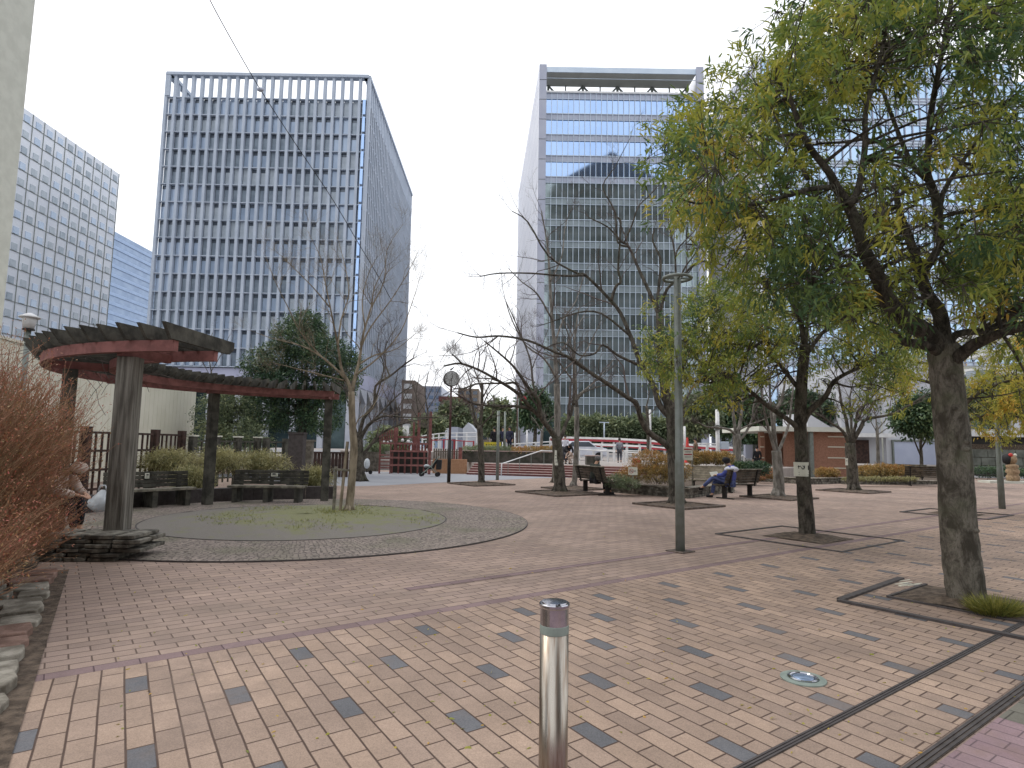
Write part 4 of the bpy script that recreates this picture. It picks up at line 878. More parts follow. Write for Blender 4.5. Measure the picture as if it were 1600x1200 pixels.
# ---------------- evergreen trees: traced limbs, crown filled with leaf sprays
def in_poly(x,y,poly):
    c=False; j=len(poly)-1
    for i in range(len(poly)):
        xi,yi=poly[i]; xj,yj=poly[j]
        if (yi>y)!=(yj>y) and x<(xj-xi)*(y-yi)/(yj-yi+1e-9)+xi: c=not c
        j=i
    return c
def evergreen(label,base,trunk,limbs,cells,Y,ydep,nsub,ncl,per,ln,wd,mt='leaf_oak',bark='bark_big',cx0=1000,cy0=0,cs=50,ymin=None,tbias=lambda x,y,d:0.0,burls=False,jit=.05,droop=.55):
    t=thing('evergreen_tree',tuple(base),label,'tree','evergreen trees on the right of the square')
    mb=MB(); px,Ya,Yb,w0,w1=trunk; pts,rr=limb(px,Ya,Yb,w0,w1,4); pts[0].z=base[2]-.05; mb.tube(pts,rr,20,wob=.035)
    base_flare(mb,Vector((pts[0].x,pts[0].y,base[2])),rr[0]*.62)
    if burls:
        for (bx,by,bw) in((1493,690,9),(1493,702,8),(1507,826,7),(1488,730,5),(1478,640,6)):
            p=A(bx,by,Y); tt=min(range(len(pts)),key=lambda i:abs(pts[i].z-p.z)); mb.ball(Vector((p.x,pts[tt].y-rr[tt]*.93,p.z)),bw/2/F*Y*1.5,8,6,(1.1,.8,.7))
    part('trunk',mb,bark,t,smooth=True)
    mb=MB(); nodes=[]; thick=[]
    for l in limbs:
        p_,r_=limb(*l); mb.tube(p_,r_,10,wob=.05)
        for i in range(len(p_)//4,len(p_)): nodes.append((p_[i],r_[i]))
        if l[3]>7.5:
            for i in range(len(p_)-1):
                for f in(0,.33,.66):
                    pp=p_[i].lerp(p_[i+1],f); wx=2*r_[i]*F/pp.y
                    if wx>6: thick.append((*proj(pp),wx,pp.y))
    part('limbs',mb,'bark_dark',t,smooth=True)
    # candidate points inside the crown
    wts=[];cc=[]
    for j,row in enumerate(cells):
        for i,v in enumerate(row):
            if v: cc.append((cx0+i*cs,cy0+j*cs)); wts.append(v)
    def sample():
        while True:
            x,y=random.choices(cc,wts)[0]; x+=random.random()*cs; y+=random.random()*cs
            d=max(-1,min(1,random.gauss(0,.5))); Yp=Y+ydep*d
            if ymin and Yp<ymin: continue
            return A(x,y,Yp),x,y,d
    tw=MB(); subs=[]
    L=np.array([tuple(n[0]) for n in nodes])
    for k in range(nsub):
        p,x,y,d=sample(); dd=np.linalg.norm(L-np.array(p),axis=1); i=int(dd.argmin()); a,r=nodes[i]; dist=(p-a).length
        mid=a.lerp(p,.5)+Vector((random.gauss(0,.08),random.gauss(0,.08),random.gauss(.05,.08)))*dist
        r0=min(r*.6,.012+.012*dist); q_=catmull([a,mid,p],3); tw.tube(q_,[max(r0*(1-.7*j/(len(q_)-1)),.004) for j in range(len(q_))],5,cap=False)
        subs+= [q_[-1],q_[-3]]
    S=np.array([tuple(s_) for s_ in subs]); tsub=[random.gauss(0,.15) for _ in subs]; cen=[];dirs=[];tint=[]
    for k in range(ncl):
        p,x,y,d=sample(); dd=np.linalg.norm(S-np.array(p),axis=1); i=int(dd.argmin()); a=Vector(S[i]); v=p-a
        if v.length>.42: p=a+v.normalized()*random.uniform(.12,.42); v=p-a
        tw.tube([a,a.lerp(p,.5)+Vector((0,0,random.gauss(0,.05))),p],[.006,.004,.003],3,cap=False)
        if thick:
            qx,qy=proj(p); near=False
            for (lx,ly,lw,lY) in thick:
                if p.y<lY+.25 and (qx-lx)**2+(qy-ly)**2<(lw*.5+16)**2: near=True; break
            if near and random.random()<.93: continue
        cen.append(tuple(p)); vd=v.normalized() if v.length>.01 else Vector((0,0,1)); dirs.append(tuple(vd*.8+Vector((0,0,.1))))
        tint.append(min(1,max(0,tsub[i]+random.gauss(.34,.12)+tbias(x,y,d))))
    part('twigs',tw,'bark_dark',t)
    leaf_mesh('foliage',cen,dirs,per,ln,wd,droop,mt,t,spread=.55,tint=tint,tvar=.07,jit=jit,outward=.8)
    return t
Yt=P(1512,945).y
bigcells=[[0,0,0,0,0,3,6,8,8,8,8,8,8,8],[0,0,0,0,1,6,7,8,8,8,8,8,7,7],[0,0,0,1,5,7,8,8,8,8,7,4,4,5],[0,0,2,5,8,8,6,6,4,4,6,1,1,4],[1,6,5,7,8,8,4,2,2,3,6,5,3,4],[3,7,7,7,6,4,1,1,2,6,7,4,2,4],
[2,6,7,8,6,4,2,5,6,4,4,4,5,6],[1,6,7,7,6,7,8,6,6,8,7,7,7,7],[0,1,5,7,8,8,8,7,8,8,8,8,8,8],[0,0,3,6,8,8,8,5,7,8,8,8,8,8],[0,0,0,2,4,5,6,6,6,4,7,6,6,5],[0,0,0,0,0,0,1,2,3,1,3,2,3,3]]
def tb_big(x,y,d):
    v=-.06
    for (cx,cy,r,a) in((1410,330,40,.45),(1520,285,45,.35),(1500,240,30,.4),(1330,110,60,.25),(1110,230,60,.25),(1060,320,50,.3),(1130,320,80,.2),(1390,420,80,.15),(1540,490,50,.35),(1280,420,60,-.25),(1200,130,60,.1),(1560,60,80,-.3),(1250,480,60,-.3),(1480,520,35,-.35),(1430,60,60,-.15),(1080,250,40,-.3),(1520,170,60,.1)):
        q_=((x-cx)**2+(y-cy)**2)/(r*r)
        if q_<2: v+=a*math.exp(-q_)
    return v
big=evergreen('nearest and thickest leafy tree with burls on its trunk, beside the square dark metal frame',P(1512,945),([(1513,948),(1506,900),(1500,850),(1495,780),(1490,700),(1484,640),(1478,580),(1473,540)],Yt,Yt,53,44),[
 ([(1478,560),(1450,522),(1412,500),(1390,474),(1375,440),(1352,395),(1341,360),(1326,322),(1307,292),(1296,270),(1262,225),(1244,180),(1230,140)],Yt,Yt-.9,34,6),
 ([(1300,292),(1262,296),(1225,307),(1165,322),(1131,315),(1090,318),(1060,310)],Yt-.6,Yt-1.2,9,2.5),([(1251,214),(1232,210),(1187,219),(1160,200),(1130,190)],Yt-.8,Yt-1.2,7,2),
 ([(1262,280),(1247,255),(1221,246),(1172,255),(1140,240),(1110,225)],Yt-.6,Yt,7,2),([(1326,319),(1341,296),(1352,225),(1352,180),(1367,120),(1380,70),(1390,20),(1395,-30)],Yt-.6,Yt-.3,13,4),
 ([(1349,217),(1320,222),(1277,225),(1240,235)],Yt-.5,Yt,6,2.5),([(1349,186),(1325,188),(1300,180),(1310,140),(1320,110)],Yt-.5,Yt-1,5,2),
 ([(1476,560),(1469,492),(1450,462),(1431,406),(1420,370),(1405,330),(1400,300)],Yt,Yt+.8,26,8),([(1440,430),(1462,395),(1469,375),(1469,319),(1480,289),(1502,255),(1530,215),(1560,170)],Yt+.2,Yt+.5,14,4),
 ([(1469,375),(1462,310),(1448,270),(1450,240),(1454,180),(1469,97),(1480,40),(1490,-30)],Yt+.3,Yt+.4,15,6),([(1448,280),(1424,255),(1397,191),(1375,127),(1360,60),(1350,0)],Yt+.3,Yt+1,9,3),
 ([(1424,256),(1405,240),(1380,225),(1356,217),(1330,205)],Yt+.4,Yt+.8,7,3),([(1454,200),(1470,165),(1490,130),(1500,110),(1530,90)],Yt+.3,Yt+.5,6,2),
 ([(1480,570),(1499,556),(1525,537),(1565,520),(1600,511),(1650,490)],Yt,Yt-1.2,26,9),([(1480,545),(1495,522),(1544,515),(1585,492),(1620,470),(1680,440)],Yt,Yt+.6,14,6),
 ([(1475,556),(1450,541),(1412,534)],Yt,Yt-.4,17,13),([(1414,534),(1400,520),(1380,510),(1340,495)],Yt-.4,Yt-.8,5,2),([(1490,628),(1506,624),(1562,618),(1590,612)],Yt,Yt-.3,4,1.5),
 ([(1470,480),(1440,440),(1425,405),(1405,395)],Yt+.3,Yt+1,12,3),([(1375,440),(1340,415),(1300,420),(1270,440)],Yt-.5,Yt-1,7,3),([(1390,474),(1355,480),(1320,495),(1290,520)],Yt-.3,Yt+.3,6,2),
 ([(1352,395),(1320,400),(1280,385),(1240,390),(1200,380)],Yt-.4,Yt+.5,8,2.5),([(1565,520),(1590,560),(1610,600)],Yt-1,Yt-.9,6,2),([(1502,255),(1540,260),(1580,270),(1620,260)],Yt+.5,Yt,6,2.5),([(1469,340),(1510,330),(1560,330),(1620,320)],Yt+.3,Yt,8,3)],
 bigcells,Yt,1.9,470,3500,19,.108,.024,cy0=-50,ymin=4.0,tbias=tb_big,burls=True)
Y2=P(1262,840).y
cells2=[[0,0,2,1,1,1,0,0,0],[1,5,7,8,8,8,7,6,4],[4,8,8,8,8,7,6,6,5],[5,7,8,6,5,3,3,5,4],[0,1,2,1,0,0,1,2,1]]
evergreen('second leafy tree, slimmer, with a white notice wrapped round its trunk',P(1262,840),([(1262,841),(1260,810),(1257,770),(1254,730),(1252,690),(1250,659),(1252,610),(1255,570),(1258,540)],Y2,Y2,25,15),[
 ([(1250,675),(1237,660),(1199,634),(1171,610),(1152,598),(1100,598),(1060,590)],Y2,Y2-.8,10,2),([(1252,665),(1265,642),(1289,621),(1302,597),(1330,580),(1370,565),(1400,555)],Y2,Y2-.5,12,3),
 ([(1253,615),(1240,597),(1206,556),(1180,541),(1130,537),(1086,534),(1040,530)],Y2,Y2+.3,8,2),([(1258,545),(1250,500),(1235,470),(1220,445)],Y2,Y2,10,4),([(1256,560),(1285,520),(1320,490),(1350,470)],Y2,Y2+.5,8,3),
 ([(1206,556),(1190,520),(1160,490),(1120,470)],Y2+.2,Y2,5,2),([(1257,545),(1262,500),(1275,460),(1290,430)],Y2,Y2+.8,8,3),([(1302,597),(1330,605),(1360,600),(1390,610)],Y2-.2,Y2-.5,4,1.5)],
 cells2,Y2,2.1,230,1700,17,.108,.026,bark='bark_dark',cx0=1000,cy0=410,cs=48,tbias=lambda x,y,d:.04)
Y3=16.5; b3=P(1494,803)
cells3=[[3,4,0,0,3,5,5,5],[4,3,2,3,6,7,7,7],[3,2,1,4,7,8,8,8],[1,1,1,3,7,7,7,7],[0,0,0,1,3,4,4,4]]
evergreen('yellowish leafy tree standing behind the burled trunk near the white hall',b3,([(1494,805),(1496,760),(1497,700),(1495,650),(1493,600)],b3.y,b3.y,16,13),[
 ([(1495,650),(1520,620),(1560,600),(1600,590)],b3.y,b3.y-1,8,3),([(1494,620),(1460,600),(1420,590),(1390,575)],b3.y,b3.y-1,7,2),([(1493,605),(1500,560),(1520,520)],b3.y,b3.y,9,4),([(1496,660),(1540,650),(1590,645),(1620,630)],b3.y,b3.y+1,7,2)],
 cells3,b3.y,2.5,150,1700,14,.12,.03,bark='bark_dark',cx0=1375,cy0=490,cs=42,tbias=lambda x,y,d:.27)
# dark evergreens: volumes of small leaves on real limbs
def dense_tree(name,label,base,trunk_h,blobs,n,per,ln,wd,mt='leaf_dark',bark='bark_dark',group=None,tr=.16,cat='tree'):
    t=thing(name,tuple(base),label,cat,group); base=Vector(base)
    mb=MB(); top=base+Vector((.1,.1,trunk_h)); mb.tube(catmull([base-Vector((0,0,.1)),base+Vector((.05,0,trunk_h*.5)),top],4),[tr*(1-.45*i/8) for i in range(9)],9,wob=.06)
    part('trunk',mb,bark,t,smooth=True); lb=MB(); cen=[];dirs=[];tint=[]
    vol=[b[1][0]*b[1][1]*b[1][2] for b in blobs]
    for (c,r) in blobs:
        c=Vector(c); st_=base.lerp(top,random.uniform(.55,1)); lb.tube(catmull([st_,st_.lerp(c,.5)+Vector((0,0,-.1*r[2])),c],3),[tr*.45,tr*.4,tr*.35,tr*.3,tr*.22,tr*.15,.01],5)
    sb=[random.gauss(0,.12) for _ in blobs]
    for k in range(n):
        i=random.choices(range(len(blobs)),vol)[0]; c,r=blobs[i]; v=Vector((random.gauss(0,1),random.gauss(0,1),random.gauss(0,1))).normalized(); u=random.random()**.30
        cen.append((c[0]+v.x*r[0]*u,c[1]+v.y*r[1]*u,c[2]+v.z*r[2]*u)); dirs.append(tuple(v)); tint.append(min(1,max(0,.45+sb[i]+random.gauss(0,.2))))
    part('limbs',lb,bark,t,smooth=True)
    leaf_mesh('foliage',cen,dirs,per,ln,wd,.3,mt,t,spread=.7,tint=tint,jit=ln*.8)
    return t
Yc=31.0
def pb(x,y,Y,rx,ry,rz): return (tuple(A(x,y,Y)),(rx,ry,rz))
s1=Yc/F
dense_tree('camphor_tree','dense dark green tree behind the right half of the pergola',A(468,739,Yc),4.0,[pb(470,530,Yc,42*s1,1.6,36*s1),pb(435,560,Yc,30*s1,1.4,26*s1),pb(510,555,Yc-.5,40*s1,1.6,30*s1),pb(450,600,Yc-.5,50*s1,1.6,28*s1),pb(520,605,Yc,36*s1,1.4,26*s1),pb(480,510,Yc,30*s1,1.3,22*s1),pb(420,640,Yc,40*s1,1.4,30*s1),pb(500,650,Yc,36*s1,1.3,28*s1),pb(460,655,Yc,30*s1,1.2,18*s1),pb(415,600,Yc,34*s1,1.4,26*s1),pb(540,580,Yc,26*s1,1.3,34*s1),pb(405,570,Yc-.3,24*s1,1.2,24*s1)],4200,9,.15,.065,tr=.28)
dense_tree('evergreen_shrub_tree','tall bushy evergreen between the cream wall and the dark tree',A(350,720,30),2.0,[pb(340,650,30,1.2,1,1.3),pb(375,660,30,1.2,1,1.3),pb(330,690,29,1,1,1),pb(385,690,29,1.2,1,1),pb(355,628,30,1,1,.7)],1500,9,.12,.06,'leaf_hedge')
for (x,y,rx,rz,Y_,lab,mt) in((1130,640,36,40,60,'dark evergreen tree far off behind the white utility pole','leaf_dark'),(1090,650,30,28,52,'yellow green tree beyond the orange hedge left of the utility pole','leaf_hedge'),(1175,660,26,36,58,'dark evergreen tree far off left of the brick lavatory','leaf_dark'),(1440,650,38,30,30,'low dark leafy tree hanging before the white shutter','leaf_dark'),(1560,625,50,30,42,'broad evergreen tree over the shaded stone wall','leaf_hedge'),(835,640,22,26,62,'small dark evergreen left of the white notice on the trunk','leaf_dark'),(778,655,20,24,70,'round evergreen behind the three people in dark coats','leaf_hedge'),(606,690,22,14,44,'olive tree behind the red playground frame','leaf_hedge'),(1250,640,36,26,56,'dark evergreen behind the roof of the brick lavatory','leaf_dark'),(1330,640,30,30,54,'dark evergreen against the left end of the white hall','leaf_dark'),(670,668,16,10,70,'small round tree behind the playground roof','leaf_hedge'),(708,655,22,22,110,'grey green tree before the tan apartment blocks','leaf_hedge')):
    k=Y_/F; yb=712 if Y_>35 else 748
    dense_tree('evergreen_tree',lab,A(x,yb,Y_) if Y_>35 else P(x,750),(yb-y)*k*.8,[pb(x,y,Y_,rx*k,rx*k*.8,rz*k),pb(x-rx*.6,y+rz*.2,Y_,rx*k*.6,rx*k*.6,rz*k*.7),pb(x+rx*.6,y+rz*.1,Y_,rx*k*.6,rx*k*.6,rz*k*.75),pb(x+rx*.1,y-rz*.6,Y_,rx*k*.6,rx*k*.6,rz*k*.55)],1100,8,.006*Y_+.02,.003*Y_+.01,mt,group='evergreen trees beyond the square',tr=.004*Y_)
# hedges and shrubs
def shrub(name,label,blobs,n,per,ln,wd,mt,cat='shrub',group=None,stems=14,bark='twig',droop=.2):
    c0=Vector((sum(b[0][0] for b in blobs)/len(blobs),sum(b[0][1] for b in blobs)/len(blobs),min(b[0][2]-b[1][2] for b in blobs)))
    t=thing(name,tuple(c0),label,cat,group); cen=[];dirs=[];tint=[]; mb=MB(); vol=[b[1][0]*b[1][1]*b[1][2] for b in blobs]
    for b in blobs:
        for k in range(stems):
            a=Vector(b[0])+Vector((random.gauss(0,.25)*b[1][0],random.gauss(0,.25)*b[1][1],-b[1][2])); e=Vector(b[0])+Vector((random.uniform(-.9,.9)*b[1][0],random.uniform(-.8,.8)*b[1][1],random.uniform(.1,.95)*b[1][2]))
            mb.tube([a,a.lerp(e,.5)+Vector((0,0,.1*b[1][2])),e],[.012,.008,.004],3)
    part('stems',mb,bark,t)
    sb=[random.gauss(0,.08) for _ in blobs]
    for k in range(n):
        i=random.choices(range(len(blobs)),vol)[0]; c,r=blobs[i]; v=Vector((random.gauss(0,1),random.gauss(0,1),random.gauss(0,1)+.3)).normalized(); u=random.random()**.28
        cen.append((c[0]+v.x*r[0]*u,c[1]+v.y*r[1]*u,c[2]+v.z*r[2]*u)); dirs.append(tuple(v)); tint.append(min(1,max(0,.35+sb[i]+v.z*.22+random.gauss(0,.14))))
    leaf_mesh('foliage',cen,dirs,per,ln,wd,droop,mt,t,spread=.6,tint=tint,jit=ln*.6); return t
k=70/F
def hedge(label,x0,x1,yc,rz,Y_,mt,n,ln,cat='hedge',name='hedge',group=None,dep=.9,per=8,step=1.4):
    k=Y_/F; w_=(x1-x0); m_=max(1,int(w_/(rz*step))); bl=[]
    for i in range(m_): x=x0+w_*(i+.5)/m_; bl.append((tuple(A(x,yc+random.uniform(-.15,.15)*rz,Y_)),(w_/m_*.75*k,dep,rz*k*random.uniform(.9,1.1))))
    return shrub(name,label,bl,n,per,ln,ln*.5,mt,cat,group,stems=6)
hedge('long dark hedge below the glass tower beyond the road',880,1085,672,17,74,'leaf_hedge',3200,.45,dep=2,step=1.1)
hedge('dark hedge on top of the planter behind the steps, left part',724,800,703,6,36.6,'leaf_hedge',700,.08,dep=.7)
hedge('brownish hedge on the planter behind the steps, right part',800,868,704,5.5,36.6,'leaf_orange',600,.08,dep=.7)
hedge('rust orange clipped hedge left of the utility pole',1080,1140,716,10,27,'leaf_orange',1500,.06,dep=.8)
hedge('dark green shrub patch under the grey far fence',1140,1196,732,9,28,'leaf_dark',900,.08,dep=.7,name='shrub',cat='shrub')
hedge('rust coloured shrub at the foot of the brick lavatory corner',1180,1212,740,8,30,'leaf_rust',600,.06,dep=.5,name='shrub',cat='shrub')
hedge('small orange shrub in front of the brick wall',1278,1306,738,7,31,'leaf_orange',500,.06,dep=.5,name='shrub',cat='shrub')
hedge('long olive shrub mound in the flower bed before the white hall',1340,1428,736,9,31,'leaf_orange',1500,.07,dep=.9,name='shrub',cat='shrub')
hedge('dark low hedge at the foot of the stone wall right',1530,1640,738,7,38,'leaf_dark',900,.09,dep=.6)
hedge('pale flowering ground plants in the bed before the olive mound',1320,1432,748.5,2.5,28.5,'leaf_bamboo',700,.05,dep=.35,name='flower_row',cat='flowers')
hedge('olive hedge behind the left playground planks',572,606,705,9,40,'leaf_hedge',700,.1,dep=.7)
shrub('shrub','big amber shrub in the stone planter behind the no smoking sign',[pb(1015,722,21.5,.75,.6,.42),pb(1040,728,21,.6,.6,.4),pb(995,738,21.2,.6,.5,.3),pb(1030,742,20.8,.8,.5,.3),pb(975,748,21,.45,.4,.25),pb(1060,738,21.5,.5,.5,.35)],2300,8,.05,.022,'leaf_orange')
shrub('shrub','low grey green shrub in the stone planter left of the no smoking sign',[pb(965,752,20.6,.45,.4,.22),pb(982,756,20.4,.4,.4,.18)],500,8,.05,.02,'leaf_hedge')
# bamboo grass behind the pergola benches
for (x,w_,yc,rz,Y_,lab) in((265,42,722,13,18.5,'yellow green bamboo grass mound behind the left pergola bench'),(345,42,722,14,19.5,'yellow green bamboo grass mound behind the second pergola post'),(410,45,724,13,20.5,'yellow green bamboo grass mound behind the right pergola bench'),(494,22,750,13,18.6,'small bamboo grass clump right of the right pergola bench'),(300,26,750,14,17.0,'dark bamboo grass clump between the two pergola benches')):
    k=Y_/F; shrub('bamboo_grass',lab,[pb(x-w_*.4,yc,Y_,w_*.6*k,.6,rz*k),pb(x+w_*.4,yc+2,Y_,w_*.6*k,.6,rz*k),pb(x,yc-3,Y_,w_*.6*k,.6,rz*k)],750,8,.14,.016,'leaf_bamboo','bamboo grass','bamboo grass mounds behind the pergola',droop=.7)
# ================================================================ OBJECTS
def ground_sink(): pass
def place(t,loc,rz=0.0): t.location=loc; t.rotation_euler=(0,0,rz); return t
# ---- steel bollard
bp=A(866,1000,2.41); bt=A(866,941,2.41).z
t=thing('bollard',(bp.x,2.41,0),'polished steel bollard with a flared cap and a dull band in the foreground','bollard')
g=MB(); g.lathe((bp.x,2.41,0),[(.0545,-.05),(.0545,bt-.112)],32); part('post',g,'steel',t,smooth=False).data.polygons.foreach_set('use_smooth',[True]*33+[False])
g=MB(); g.lathe((bp.x,2.41,0),[(.0548,bt-.112),(.0555,bt-.11),(.0555,bt-.082),(.0548,bt-.08)],32); part('band',g,'steel_band',t)
g=MB(); g.lathe((bp.x,2.41,0),[(.0545,bt-.08),(.0545,bt-.018),(.0585,bt-.012),(.0590,bt-.004),(.056,bt)],32); part('cap',g,'steel_clean',t)
g=MB(); g.lathe((bp.x,2.41,0),[(.050,bt-.0),(.049,bt+.004),(.02,bt+.0065),(.004,bt+.007)],32); part('cap_plate',g,'steel_clean',t)
# ---- light set in the paving
c=P(1255,1062); t=thing('ground_light',tuple(c),'round metal rimmed light set flush in the brick paving','ground light')
g=MB(); g.lathe((c.x,c.y,.004),[(.15,0),(.15,.008),(.105,.012),(.10,.006)],40); part('rim',g,'steel_band',t)
g=MB(); g.lathe((c.x,c.y,.008),[(.10,0),(.10,.012),(.085,.016),(.08,.010)],32); part('inner_ring',g,'steel_clean',t)
g=MB(); g.lathe((c.x,c.y,.012),[(.078,0),(.06,.012),(.02,.016),(.003,.017)],24); part('lens',g,'glass_far',t,smooth=True)
# ---- lamp posts
b=P(1063,862); zt=A(1050,430,b.y).z
t=thing('lamp_post',tuple(b),'tall grey lamp post with a flat ring at its top, beside the largest bare tree','street lamp')
g=MB(); g.lathe(b,[(.072,0),(.070,1.4),(.0701,1.41),(.062,1.45),(.058,zt-.02),(.05,zt)],20); part('pole',g,'grey_metal',t,smooth=True)
g=MB(); g.box((b.x,b.y,0.004),(.32,.32,.012),R(37)); part('foot_plate',g,'edging',t)
g=MB(); pts=[(b.x+.22*math.cos(2*PI*k/28),b.y+.22*math.sin(2*PI*k/28),zt-.05) for k in range(29)]; g.tube(pts,.028,8); part('lamp_ring',g,'grey_metal',t,smooth=True)
g=MB(); g.bar((b.x-.2,b.y,zt-.05),(b.x+.2,b.y,zt-.05),.03); g.bar((b.x,b.y-.2,zt-.05),(b.x,b.y+.2,zt-.05),.03); part('ring_arm',g,'grey_metal',t)
c=A(46,500,13.5); t=thing('lamp_post',(c.x,13.5,0),'lamp post with a white capped lantern rising behind the reddish bush','street lamp')
g=MB(); g.lathe((c.x,13.5,0),[(.06,0),(.055,A(45,516,13.5).z)],14); part('pole',g,'grey_metal',t,smooth=True)
z0=A(45,516,13.5).z; z1=A(45,497,13.5).z; z2=A(45,489,13.5).z
g=MB(); g.lathe((c.x,13.5,0),[(.12,z0),(.12,z0+.03),(.07,z0+.04)],20); part('collar',g,'dark_metal',t)
g=MB(); g.lathe((c.x,13.5,0),[(.10,z0+.04),(.14,z1-.03),(.13,z1)],20); part('lantern',g,'white_paint',t,smooth=True)
g=MB(); g.lathe((c.x,13.5,0),[(.20,z1),(.21,z1+.02),(.14,z1+.06),(.03,z2+.0)],24); part('lamp_cap',g,'white_paint',t,smooth=True)
b=P(1566,795); zt=A(1545,590,b.y).z
t=thing('lamp_post',tuple(b),'grey lamp post with a square box lamp at the right, before the shaded stone wall','street lamp')
g=MB(); g.lathe(b,[(.085,0),(.08,1.2),(.07,1.25),(.062,zt+.3)],16); part('pole',g,'grey_metal',t,smooth=True)
g=MB(); g.box((b.x-.42,b.y,zt-.2),(.5,.45,.4)); g.bar((b.x-.2,b.y,zt),(b.x,b.y,zt),.06); part('lamp_box',g,'spandrel_pale',t)
def pole(name,x,yb,yt,Y,w,mt,label,cat='pole',z=None,group=None,extra=None):
    c=A(x,yb,Y); zt=A(x,yt,Y).z; z0=c.z if z is None else z; t=thing(name,(c.x,Y,z0),label,cat,group)
    g=MB(); g.lathe((c.x,Y,0),[(w/2/F*Y,z0),(w/2/F*Y*.85,zt)],10); part('pole',g,mt,t,smooth=True)
    if extra: extra(t,c.x,Y,zt)
    return t
# ---- clock
b=P(701,754); Yk=b.y; cc=A(705,592,Yk)
t=thing('street_clock',tuple(b),'round double faced clock on a slim dark red pole near the steps','clock')
z1=A(702,687,Yk).z
g=MB(); g.lathe((b.x,b.y,0),[(.075,0),(.075,z1)],14); part('pole_sleeve',g,'dark_metal',t,smooth=True)
g=MB(); g.lathe((b.x,b.y,0),[(.05,z1),(.045,cc.z-.3)],12); part('pole',g,'brown_pole',t,smooth=True)
r=.325; rz=R(16)
def rot(p,o,a): x,y=p[0]-o[0],p[1]-o[1]; return (o[0]+x*math.cos(a)-y*math.sin(a),o[1]+x*math.sin(a)+y*math.cos(a),p[2])
def rotmb(g,o,a): g.v=[rot(v,o,a) for v in g.v]; return g
ck=(b.x,b.y,cc.z)
g=MB(); g.lathe(ck,[(r,-.11),(r+.012,-.1),(r+.012,.1),(r,.11)],36,'y'); case=part('clock_case',rotmb(g,ck,rz),'dark_metal',t,smooth=False)
g=MB(); g.lathe(ck,[(r-.02,-.116),(r-.02,.116)],36,'y'); face=part('clock_face',rotmb(g,ck,rz),'clock_face',t)
g=MB(); yf=-.121
for k in range(12):
    a=2*PI*k/12; L_=.07 if k%3==0 else .035; p0=(ck[0]+math.sin(a)*(r-.05),ck[1]+yf,ck[2]+math.cos(a)*(r-.05)); p1=(ck[0]+math.sin(a)*(r-.05-L_),ck[1]+yf,ck[2]+math.cos(a)*(r-.05-L_)); g.bar(p0,p1,.016,.006,(0,1,0))
part('hour_mark',rotmb(g,ck,rz),'ink',t)
g=MB(); g.bar((ck[0],ck[1]+yf-.004,ck[2]-.03),(ck[0]+.02,ck[1]+yf-.004,ck[2]+.17),.022,.006,(0,1,0)); g.bar((ck[0]-.03,ck[1]+yf-.008,ck[2]+.02),(ck[0]-.01,ck[1]+yf-.008,ck[2]-.2),.016,.006,(0,1,0)); part('hand',rotmb(g,ck,rz),'ink',t)
# small bird on the clock
g=MB(); p=Vector((b.x,b.y,cc.z+r+.09)); g.tube([p+Vector((-.07,0,-.05)),p+Vector((-.03,0,0)),p+Vector((.03,0,.03)),p+Vector((.07,0,.07))],[.008,.035,.03,.02],8); g.ball(p+Vector((.085,0,.09)),.024); g.tube([p+Vector((.1,0,.09)),p+Vector((.13,0,.09))],[.008,.002],5); g.tube([p+Vector((0,0,-.02)),p+Vector((0,0,-.09))],.004,4)
solo(g,'bird','black','small dark bird perched on top of the round clock','bird',smooth=True)
# ---- tree pits
def pit(label,c,side,inner,edge='edging',w=.12,h=.05,rz=None,soil='soil',open_=False):
    rz=math.atan2(DV.y,DV.x) if rz is None else rz
    t=thing('tree_pit',(c.x,c.y,0),label,'tree pit','square tree pits in the paving')
    ca,sa=math.cos(rz),math.sin(rz); W=lambda x,y,z:(c.x+ca*x-sa*y,c.y+sa*x+ca*y,z); s=side/2
    for i,(a,b_) in enumerate((((-s,-s),(s,-s)),((s,-s),(s,s)),((s,s),(-s,s)),((-s,s),(-s,-s)))):
        dx=w/2 if i%2==0 else 0; dy=0 if i%2==0 else w/2
        a_=(a[0]*(1+ (w/2/s if i%2==0 else 0)),a[1]*(1- (w/2/s+.001 if i%2 else 0))); b2=(b_[0]*(1+ (w/2/s if i%2==0 else 0)),b_[1]*(1-(w/2/s+.001 if i%2 else 0)))
        g=MB(); g.bar(W(a_[0],a_[1],h/2),W(b2[0],b2[1],h/2),w,h+.01); part('edge_beam',g,edge,t,bevel=.01)
    n_=14; g=MB(); vs=[]; 
    for j in range(n_+1):
        for i in range(n_+1):
            x=-inner/2+inner*i/n_; y=-inner/2+inner*j/n_; rr_=math.hypot(x,y); vs.append(W(x,y,.008+max(0,.09*(1-rr_/(inner*.55)))*1+random.uniform(0,.018)*(0<i<n_ and 0<j<n_)))
    g.add(vs,[(j*(n_+1)+i,j*(n_+1)+i+1,(j+1)*(n_+1)+i+1,(j+1)*(n_+1)+i) for j in range(n_) for i in range(n_)]); part('soil',g,soil,t,smooth=True)
    return t
pit('square tree pit round the dark leaning bare tree by the bench',P(875,771),2.1,1.9)
pit('square tree pit round the largest bare tree',P(1060,790),1.7,1.5)
pit('square tree pit right of the clock pole',P(752,757),1.9,1.6)
pit('square tree pit right of the bench with the man in blue',P(1217,778),1.7,1.5)
pit('square tree pit in front of the white hall',P(1333,768),1.9,1.7)
pit('wide dark edged tree pit with bare soil round the second leafy tree',P(1262,840),2.3,1.15,'edging_dark',.05,.015)
pit('dim tree pit beyond the burled trunk',P(1494,803),1.9,1.0,'edging_dark',.07,.02)
pit('square tree pit round the slim mottled tree behind the bench',P(897,764),1.7,1.3)
bc=P(1512,945)
A0,A1,A2=P(1310,940),P(1640,1008),P(1408,905)
